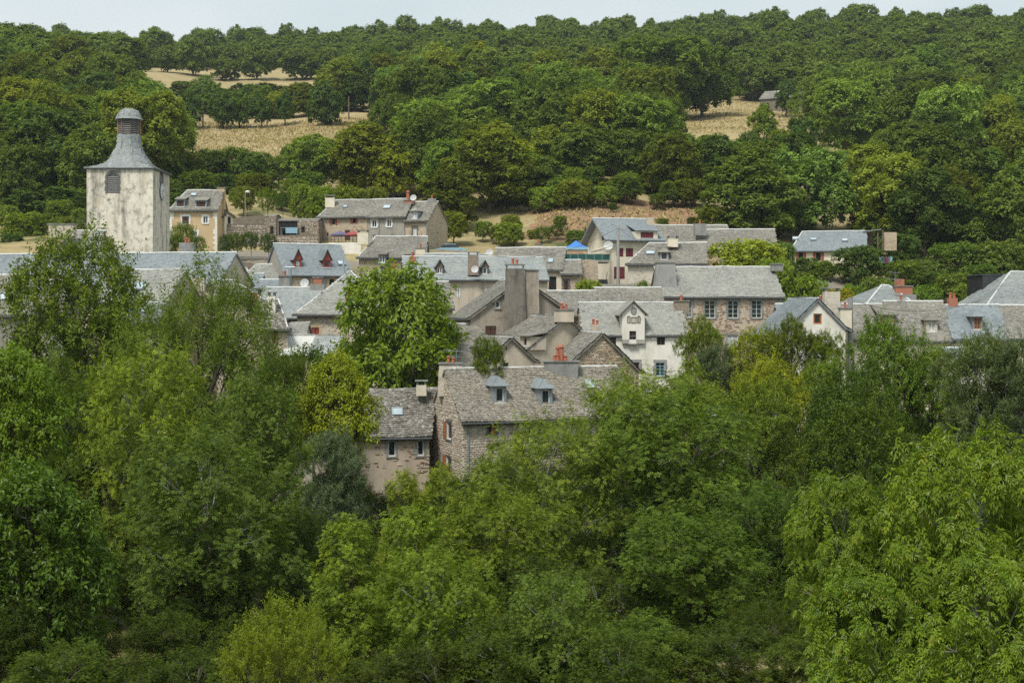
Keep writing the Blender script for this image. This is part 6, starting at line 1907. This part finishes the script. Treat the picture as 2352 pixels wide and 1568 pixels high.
# ------------------------------------------------------------------ small things
def pole(name, label, x, yt, yb, Y, r=.12, mat='pole', extra=None):
    p0, p1 = P(x, yb, Y), P(x, yt, Y)
    O = p0; o = empty(name, O, label, 'pole')
    b = MB(O); b.tube([p0 - Z * 1.5, p1], [r * 1.2, r * .8], 8); b.build('shaft', M[mat], o)
    if extra: extra(O, o, p1)
    return o
def lamp_head(O, o, p):
    b = MB(O); b.tube([p, p + Vector((.1, -.1, .12)), p + Vector((.5, -.3, .15))], .04, 6)
    b.build('arm', M['zinc'], o); b = MB(O); b.tube([p + Vector((.1, -.15, .12)), p + Vector((.55, -.35, .1))], [.12, .16], 8); b.build('lamp_head', M['white_paint'], o)
pole('street_lamp', 'tall street lamp post on the terrace right of the ochre house', c(2, 809, 0)[0], c(2, 0, 108)[1], c(2, 0, 400)[1], 180, .08, 'stack', lamp_head)
def chal_lamp(O, o, p):
    q = p - Z * 2.0
    b = MB(O); b.tube([q, q + Vector((-1.2, -.4, -.3))], .04, 6); b.build('arm', M['zinc'], o)
    b = MB(O); b.tube([q + Vector((-1.1, -.4, -.3)), q + Vector((-1.7, -.6, -.4))], [.08, .12], 8); b.build('lamp_head', M['white_paint'], o)
    for k in range(3):
        b = MB(O); b.tube([p - Z * (.2 + .25 * k) - Vector((.25, 0, 0)), p - Z * (.2 + .25 * k) + Vector((.25, 0, 0))], .03, 5); b.build('insulator', M['zinc'], o)
pole('utility_pole', 'concrete utility pole with lamp in front of the cream chalet', c(5, 257, 0)[0], c(5, 0, 150)[1], c(5, 0, 590)[1], 160, .17, 'pole', chal_lamp)
pole('utility_pole', 'thin wooden pole on the pasture bank left of the paired round trees', 466, 236, 285, 338, .16, 'old_wood')
pole('utility_pole', 'thin wooden pole between the dark round trees on the pasture', 801, 222, 268, 346, .16, 'old_wood')

def lantern():
    Y = 93; p = P(769.5, 1033, Y); O = p - Z * 5
    o = empty('lantern_lamp', O, 'old-style pale lantern on a slim post between the walnut and the patchy house', 'street lamp')
    b = MB(O); b.tube([O, p - Z * .02], [.08, .045], 8); b.build('post', M['pole'], o)
    t_ = P(769.5, 991, Y)
    h = t_.z - p.z
    b = MB(O); b.taper(p.x, p.y, p.z + .15, p.z + h * .68, .13, .13, .24, .24); b.build('lantern_glass', M['glass_pale'], o)
    b = MB(O)
    for sx in (-1, 1):
        for sy in (-1, 1):
            b.tube([(p.x + sx * .13, p.y + sy * .13, p.z + .12), (p.x + sx * .25, p.y + sy * .25, p.z + h * .7)], .02, 4)
    b.taper(p.x, p.y, p.z, p.z + .14, .06, .06, .15, .15)
    b.build('lantern_frame', M['zinc'], o)
    b = MB(O); b.taper(p.x, p.y, p.z + h * .69, p.z + h * .92, .3, .3, .07, .07); b.taper(p.x, p.y, p.z + h * .92, p.z + h, .05, .05, .02, .02); b.build('lantern_cap', M['zinc'], o)
lantern()

def geranium():
    k = H27['faces']['left']; a, z, q = ray_face(k, *c(7, 738, 962))
    O = q + k[2] * .25 - Z * .12
    o = empty('window_box', O, 'window box with red geraniums on the lower gable window of the long stone house', 'flower box')
    b = MB(O); b.box(O, k[1], k[2], Z, -.3, .3, -.1, .1, -.1, .1); b.build('box', M['terracotta'], o)
    g = np.random.default_rng(3)
    for nm, mt, n, s, sz in (('flowers', 'flower', 150, (.38, .2, .22), .075), ('leaves', 'leaf_broad', 160, (.34, .2, .16), .08)):
        p = g.normal(size=(n, 3)) * np.array(s) * .7 + np.array([0, 0, .25])
        V, Q = rhombi(p, unit(g.normal(size=(n, 3))), unit(g.normal(size=(n, 3))), np.full(n, sz * 1.3), np.full(n, sz))
        me = npmesh(nm, V, [Q], g.random(n), [M[mt]]); f = link(nm, me, o); f['kind'] = 'stuff'
geranium()

def wall(name, label, pts, Y0, Y1, yt0, yt1, drop, mat, thick=.5, cat='wall', stone=None):
    """pts: x0,x1 columns; Y at both ends"""
    a, b_ = P(pts[0], yt0, Y0), P(pts[1], yt1, Y1)
    u = Vector((b_.x - a.x, b_.y - a.y, 0)); L = u.length; u.normalize(); v = Vector((-u.y, u.x, 0))
    O = Vector((a.x, a.y, min(a.z, b_.z) - drop)); o = empty(name, O, label, cat)
    b = MB(O); g = random.Random(int(pts[0])); n = max(2, int(L / 1.2))
    tops = [a.z + (b_.z - a.z) * i / n + g.uniform(-.1, .08) for i in range(n + 1)]
    base = Vector((a.x, a.y, 0))
    for i in range(n):
        p, q = base + u * (L * i / n), base + u * (L * (i + 1) / n)
        b.face([p + Z * O.z, q + Z * O.z, q + Z * tops[i + 1], p + Z * tops[i]])
        b.face([q + v * thick + Z * O.z, p + v * thick + Z * O.z, p + v * thick + Z * tops[i], q + v * thick + Z * tops[i + 1]])
        b.face([p + Z * tops[i], q + Z * tops[i + 1], q + v * thick + Z * tops[i + 1], p + v * thick + Z * tops[i]])
    for t_ in (0, n):
        p = base + u * (L * t_ / n); b.face([p + Z * O.z, p + Z * tops[t_], p + v * thick + Z * tops[t_], p + v * thick + Z * O.z])
    w = b.build('masonry', M[mat], o)
    if stone:
        zt = min(tops)
        stones_on((base, u, -v, [(0, O.z), (L, O.z), (L, zt), (0, zt)]), [], O, w, M[stone], .85, 0, .4, .2, seed=int(pts[0]))
    return o
wall('retaining_wall', 'drystone retaining wall running right from the ochre house', (c(2, 572, 0)[0], c(2, 1010, 0)[0]), 179, 181, 514, 516, 3.2, 'rubble_dark', stone='stone_gran')
wall('retaining_wall', 'upper drystone bank wall behind the street lamp', (c(2, 690, 0)[0], c(2, 1000, 0)[0]), 189, 189, 500, 494, 4.0, 'rubble_dark')
wall('terrace_wall', 'low drystone wall under the black barn opening', (c(2, 1010, 0)[0], c(2, 1510, 0)[0]), 178, 178, 542, 538, 3.0, 'rubble_dark', stone='stone_gran')
wall('garden_wall', 'low planted terrace wall behind the long slate gable', (c(2, 700, 0)[0], c(2, 1110, 0)[0]), 164, 164, 604, 604, 2.4, 'rubble_dark')
wall('terrace_wall', 'cream rendered wall below the terrace parasols', (c(3, 340, 0)[0], c(3, 640, 0)[0]), 178, 178, 557, 557, 3.0, 'white')
wall('stone_wall', 'dark stone wall below the green netting left of the chalet stairs', (c(4, 1045, 0)[0], c(4, 1182, 0)[0]), 159, 159, 597, 597, 4.5, 'rubble')
wall('yard_wall', 'long low wall in front of the tan stone house', (c(3, 575, 0)[0], c(3, 1000, 0)[0]), 156, 156, 629, 629, 3.0, 'rubble')
wall('lane_wall', 'cement wall along the lane right of the terraced three', (c(3, 1290, 0)[0], c(3, 1640, 0)[0]), 184, 184, 573, 574, 2.5, 'grey')
wall('garden_wall', 'low wall under the oleander and chalet garage', (c(4, 1180, 0)[0], c(4, 1500, 0)[0]), 152, 152, 650, 652, 3.0, 'grey')
wall('drystone_wall', 'thin drystone wall on the slope left of the tower', (100, 190), 200, 198, 512, 508, 2.0, 'rubble_dark')
# dark stairway beside the chalet
def stairs():
    Y = 160; a = P(c(4, 1182, 0)[0], 668, Y); O = Vector((a.x, Y, a.z - 1)); o = empty('stairway', O, 'shaded outside stairway with a handrail beside the chalet', 'stairs')
    w = (c(4, 1282, 0)[0] - c(4, 1182, 0)[0]) / F * Y
    for i in range(14):
        b = MB(O); b.wbox(a.x, a.x + w, Y + i * .35, Y + (i + 1) * .35 + .0, a.z - 1 + i * .17, a.z - 1 + (i + 1) * .17); b.build('step', M['cement'], o)
    b = MB(O); b.wbox(a.x, a.x + .1, Y + 2.5, Y + 6, O.z, a.z + 3.4); b.build('side_wall', M['cement'], o)
    b = MB(O); b.tube([(a.x + w * .5, Y - .1, a.z), (a.x + w * .95, Y + 4, a.z + 2.2)], .03, 5); b.build('handrail', M['black'], o)
stairs()
# ruined barn with black opening
def ruin():
    x0, x1 = c(2, 1112, 0)[0], c(2, 1505, 0)[0]; Y = 184
    k = house('ruined_barn', 'flat-topped ruined stone barn with a black opening and blue table', x0, Y, x1, Y, c(2, 0, 365)[1], c(2, 0, 352)[1], 5, depth=5, wall='rubble_dark', roof='lauze', slates=False, cap=False, gutter=None, over=.05, verge=0,
              wins=[wn(2, 'front', 1126, 380, 1304, 512, 'hole'), wn(2, 'front', 1340, 430, 1374, 486, 'hole')], seed=61, cat='barn', stones=[('front', .9, 0, 'stone_gran', None)])
    house('ruined_tower_house', 'roofless square stone ruin left of the black barn opening', c(2, 988, 0)[0], 184, c(2, 1105, 0)[0], 184, c(2, 0, 322)[1], c(2, 0, 316)[1], 4, depth=6, wall='rubble_dark', roof='lauze', slates=False, cap=False, gutter=None, over=.02, verge=0,
              wins=[wn(2, 'front', 1046, 430, 1076, 500, 'hole')], seed=62, cat='barn', stones=[('front', .9, 0, 'stone_gran', None)])
    p = P(*c(2, 1225, 505), 183.5); O = p; o = empty('table', O, 'blue cloth-covered table in the black barn opening', 'table')
    b = MB(O); b.box(O, Vector((1, 0, 0)), Vector((0, 1, 0)), Z, -1.1, 1.1, -.4, .4, .85, .9); b.build('tabletop', M['zinc'], o)
    b = MB(O); b.box(O, Vector((1, 0, 0)), Vector((0, 1, 0)), Z, -.4, 1.12, -.42, -.405, .15, .9); b.build('cloth', M['blue_paint'], o)
    for sx in (-1, 1):
        for sy in (-1, 1):
            b = MB(O); b.tube([O + Vector((sx * 1.0, sy * .35, -.2)), O + Vector((sx * 1.0, sy * .35, .85))], .03, 5); b.build('leg', M['zinc'], o)
ruin()
# parasols on the terrace
for (zx, mt, lb) in ((443, 'purple_cloth', 'purple and white parasol on the terrace of the stone-fronted row house'), (568, 'red_cloth', 'red parasol on the terrace of the stone-fronted row house')):
    top = P(*c(3, zx, 468), 184); O = top - Z * 3.2; o = empty('parasol', O, lb, 'parasol')
    b = MB(O); b.tube([O, top], .03, 6); b.build('pole', M['white_paint'], o)
    r = 1.25; n = 8; b = MB(O)
    for j in range(n):
        a0, a1 = 2 * math.pi * j / n, 2 * math.pi * (j + 1) / n
        A, B = Vector((math.cos(a0) * r, math.sin(a0) * r, -.5)), Vector((math.cos(a1) * r, math.sin(a1) * r, -.5))
        b.face([top, top + A, top + B]); b.face([top + A, top + A - Z * .16, top + B - Z * .16, top + B])
    b.build('canopy', M[mt], o)
    b = MB(O)
    for j in range(0, n, 2):
        a0 = 2 * math.pi * j / n
        b.tube([top - Z * .05, top + Vector((math.cos(a0) * r, math.sin(a0) * r, -.52))], .015, 3)
    b.build('rib', M['white_paint'], o)
def railing(name, label, x0, x1, Y, yt, yb, n, mat='black'):
    a, b_ = P(x0, yt, Y), P(x1, yt, Y); h = a.z - P(x0, yb, Y).z; O = a - Z * h
    o = empty(name, O, label, 'railing')
    for f in (1, .55, .15):
        b = MB(O); b.tube([a - Z * h * (1 - f), b_ - Z * h * (1 - f)], .03, 4); b.build('rail', M[mat], o)
    for i in range(n + 1):
        p = a + (b_ - a) * i / n
        b = MB(O); b.tube([p - Z * h, p], .03, 4); b.build('post', M[mat], o)
railing('terrace_railing', 'dark metal railing along the parasol terrace', c(3, 325, 0)[0], c(3, 632, 0)[0], 178.2, c(3, 0, 525)[1], c(3, 0, 580)[1], 9)
railing('garden_railing', 'pale wire railing above the long slate gable', c(2, 690, 0)[0], c(2, 1110, 0)[0], 166, c(2, 0, 690)[1], c(2, 0, 735)[1], 7, 'pole')
def gazebo():
    Y = 166; l, r_, t_ = P(*c(4, 908, 320), Y), P(*c(4, 1103, 322), Y), P(*c(4, 1005, 265), Y + 1.6)
    w = r_.x - l.x; O = Vector(((l.x + r_.x) / 2, Y + w / 2, l.z - 2.6)); o = empty('gazebo', O, 'blue pop-up gazebo on the terrace beside the chalet', 'gazebo')
    cs_ = [Vector((O.x + sx * w / 2, O.y + sy * w / 2, l.z)) for sx, sy in ((-1, -1), (1, -1), (1, 1), (-1, 1))]
    ap = Vector((O.x, O.y, t_.z)); b = MB(O)
    for j in range(4):
        A, B = cs_[j], cs_[(j + 1) % 4]; m1, m2 = A * .55 + ap * .45 - Z * .12, B * .55 + ap * .45 - Z * .12
        b.face([A, B, m2, m1]); b.face([m1, m2, ap])
    b.build('canopy', M['blue_cloth'], o)
    b = MB(O)
    for j in range(4):
        A, B = cs_[j], cs_[(j + 1) % 4]; b.face([A - Z * .3, B - Z * .3, B, A])
    b.build('valance', M['blue_paint'], o)
    for A in cs_:
        b = MB(O); b.tube([A - Z * 3.0, A], .04, 5); b.build('leg', M['white_paint'], o)
gazebo()
def netting():
    Y = 160; a, b_ = P(*c(4, 890, 375), Y), P(*c(4, 1280, 375), Y); h = (c(4, 0, 425)[1] - c(4, 0, 375)[1]) / F * Y
    O = a - Z * h; o = empty('netting_fence', O, 'dark green netting fence round the gazebo terrace', 'fence')
    n = 6
    for i in range(n):
        p, q = a + (b_ - a) * i / n, a + (b_ - a) * (i + 1) / n
        b = MB(O); b.wbox(p.x + .03, q.x - .03, Y, Y + .03, a.z - h, a.z - .03 * (i % 2)); b.build('net_panel', M['green_net'], o)
        b = MB(O); b.tube([p - Z * h, p + Z * .08], .035, 5); b.build('post', M['zinc'], o)
    b = MB(O); b.wbox(a.x, b_.x, Y - .1, Y + 6, a.z - h - .22, a.z - h - .01); b.build('slab', M['grey'], o)
netting()
def awning():
    q0, q1 = P(*c(4, 1125, 352), 164.5), P(*c(4, 1235, 325), 166); O = q0 - Z * 2; o = empty('awning', O, 'faded cream awning on the chalet gable wall over the terrace', 'awning')
    b = MB(O); w = Vector((.5, 1.6, .3)); b.face([q0, q1, q1 + w, q0 + w]); b.face([q0 - Z * .25, q1 - Z * .25, q1, q0]); b.build('canopy', M['beige'], o)
awning()
def open_shed():
    Y = 190; a = P(*c(6, 878, 195), Y); b_ = P(*c(6, 990, 178), Y); zb = P(0, c(6, 0, 285)[1], Y).z
    O = Vector((a.x, Y, zb)); o = empty('open_shed', O, 'dark open timber shed on the slope right of the slate-roofed hillside house', 'shed')
    b = MB(O); b.box((a.x - .3, Y - .3, a.z), Vector((b_.x - a.x + .6, 0, b_.z - a.z)).normalized(), Vector((0, 1, 0)), Z, 0, b_.x - a.x + .6, 0, 3, 0, .1); b.build('roof', M['zinc'], o)
    for x in (a.x + .1, a.x + 2.4, b_.x - .1):
        b = MB(O); b.tube([(x, Y, zb - 1), (x, Y, b_.z)], .1, 5); b.build('post', M['old_wood'], o)
    b = MB(O); b.wbox(a.x + 2.7, a.x + 4.4, Y + .5, Y + .7, zb - 1, b_.z - .3); b.build('stone_pier', M['rubble'], o)
    b = MB(O); b.wbox(a.x, b_.x, Y + 2.8, Y + 3, zb - 1, b_.z - .1); b.build('back_wall', M['old_wood'], o)
open_shed()
for (zx, mt, lb) in ((1008, 'blue_paint', 'left turquoise planter on the terrace edge'), (1030, 'purple_cloth', 'purple planter beside the left turquoise one'), (1056, 'wine', 'pink planter, widest on the terrace edge'), (1080, 'blue_paint', 'right turquoise planter on the terrace edge')):
    p = P(*c(6, zx, 450), 183); b = MB(p); w = .28 if zx != 1056 else .42
    b.taper(p.x, p.y, p.z, p.z + .8, w * .8, .3, w, .35); o = b.build('planter', M[mt]); tag(o, lb, 'planter', 'coloured planters on the terrace edge')
def car():
    p = P(*c(3, 1495, 700), 187); O = p; o = empty('parked_car', O, 'pale blue car parked behind the slate ridge on the lane', 'car')
    X = Vector((1, 0, 0)); Yv = Vector((0, 1, 0))
    b = MB(O)
    prof = [(-2.1, .35), (-2.1, .75), (-1.3, .95), (1.2, .98), (2.05, .8), (2.1, .35)]
    for y in (-.8, .8):
        b.face([O + X * a + Yv * y + Z * z for a, z in (prof if y < 0 else prof[::-1])])
    for i in range(len(prof)):
        a_, c_ = prof[i], prof[(i + 1) % len(prof)]
        b.face([O + X * a_[0] - Yv * .8 + Z * a_[1], O + X * a_[0] + Yv * .8 + Z * a_[1], O + X * c_[0] + Yv * .8 + Z * c_[1], O + X * c_[0] - Yv * .8 + Z * c_[1]])
    b.build('body', M['blue_paint'], o)
    b = MB(O); b.taper(O.x - .1, O.y, O.z + .981, O.z + 1.4, 1.25, .74, .8, .62); b.build('windows', M['glass'], o)
    b = MB(O); b.taper(O.x - .1, O.y, O.z + 1.401, O.z + 1.45, .8, .62, .74, .58); b.build('car_roof', M['blue_paint'], o)
    for sx in (-1.3, 1.3):
        for sy in (-.8, .8):
            b = MB(O); b.tube([O + X * sx + Yv * (sy - .08) + Z * .33, O + X * sx + Yv * (sy + .08) + Z * .33], .33, 12); b.build('wheel', M['black'], o)
car()
# white walls glimpsed between the right-hand valley trees
house('white_outbuilding', 'white-walled outbuilding glimpsed through the chestnut leaves', 1625, 92, 1790, 92, 955, 935, 7, depth=10, wall='white', roof='slate_grey', seed=71, slates=True)
# wood pile and lean-to under the foreground house
def grass():
    g = np.random.default_rng(9)
    n = 26000
    Y = g.uniform(36, 62, n); cx_ = g.uniform(240, 1080, n); X = (cx_ - HX) / F * Y
    z = np.array([ground(a, b) for a, b in zip(X, Y)])
    p = np.stack([X, Y, z - .02], 1)
    d = unit(g.normal(size=(n, 3)) * np.array([.35, .35, .1]) + np.array([0, 0, 1]))
    V, Q = rhombi(p, d, unit(g.normal(size=(n, 3)) + np.array([0, -1, 0])), g.uniform(.25, .6, n), g.uniform(.02, .045, n))
    t = NT('dry_grass_blades'); a = t.n('ShaderNodeAttribute', attribute_name='v').outputs['Fac']
    m = t.done(t.ramp(a, [(0, (.3, .22, .09)), (.6, (.45, .36, .16)), (1, (.2, .22, .06))]), .9)
    me = npmesh('dry_grass', V, [Q], g.random(n), [m]); o = link('dry_grass', me); o['kind'] = 'stuff'; o['label'] = 'tall dry grass between the valley trees'; o['category'] = 'grass'
    # pasture tufts and bank scrub
    n = 14000
    Y = np.concatenate([g.uniform(286, 350, n), g.uniform(330, 420, n // 2), g.uniform(200, 222, n // 8)])
    cx_ = np.concatenate([g.uniform(390, 920, n), g.uniform(1540, 1860, n // 2), g.uniform(1230, 1600, n // 8)])
    X = (cx_ - HX) / F * Y; z = np.array([ground(a, b) for a, b in zip(X, Y)])
    n = len(X); p = np.stack([X, Y, z - .05], 1)
    V, Q = rhombi(p, unit(g.normal(size=(n, 3)) * np.array([.5, .5, .1]) + np.array([0, 0, 1])), unit(g.normal(size=(n, 3)) + np.array([0, -1, 0])), g.uniform(.2, .55, n), g.uniform(.15, .5, n))
    me = npmesh('pasture_grass', V, [Q], np.clip(g.random(n) * .8, 0, 1), [m]); o = link('pasture_grass', me); o['kind'] = 'stuff'; o['label'] = 'rough dry grass tufts on the pastures and the ochre bank'; o['category'] = 'grass'
grass()
# cables
def cable(label, a, b_, sagm=.8, r=.018):
    a, b_ = P(*a), P(*b_); O = a; o = MB(O); pts = []
    for i in range(9):
        t_ = i / 8; pts.append(a + (b_ - a) * t_ - Z * sagm * 4 * t_ * (1 - t_))
    o.tube(pts, r, 4); tag(o.build('overhead_cable', M['black']), label, 'cable')
cable('black cable running from the chalet pole down to the hip-roofed stone house', (1418, 522, 160), (1545, 566, 155))
cable('black cable from the chalet pole left towards the long grey slate roof', (1418, 524, 160), (1092, 580, 150), 1.6)
cable('cable from the street lamp post to the row of three houses', (c(2, 809, 0)[0], c(2, 0, 115)[1], 180), (735, 503, 189), 1.0)
cable('thin cable sagging from the schoolhouse corner to the cream gable front', (1798, 690, 135.8), (1880, 700, 120), .5)
cable('cable strung over the terraced row roofs', (1960, 690, 120), (2250, 690, 119), .9)
# air
b = MB((0, 0, 0)); b.wbox(-900, 900, -45, 1500, -140, 170)
hz = b.build('haze', M['dark']); hz['kind'] = 'stuff'; hz.data.materials.clear()
t = NT('air'); pv = t.n('ShaderNodeVolumePrincipled', {'Color': (.78, .88, .95, 1), 'Density': .00011, 'Anisotropy': .2})
t.t.links.new(pv.outputs['Volume'], t.out.inputs['Volume']); hz.data.materials.append(t.m)
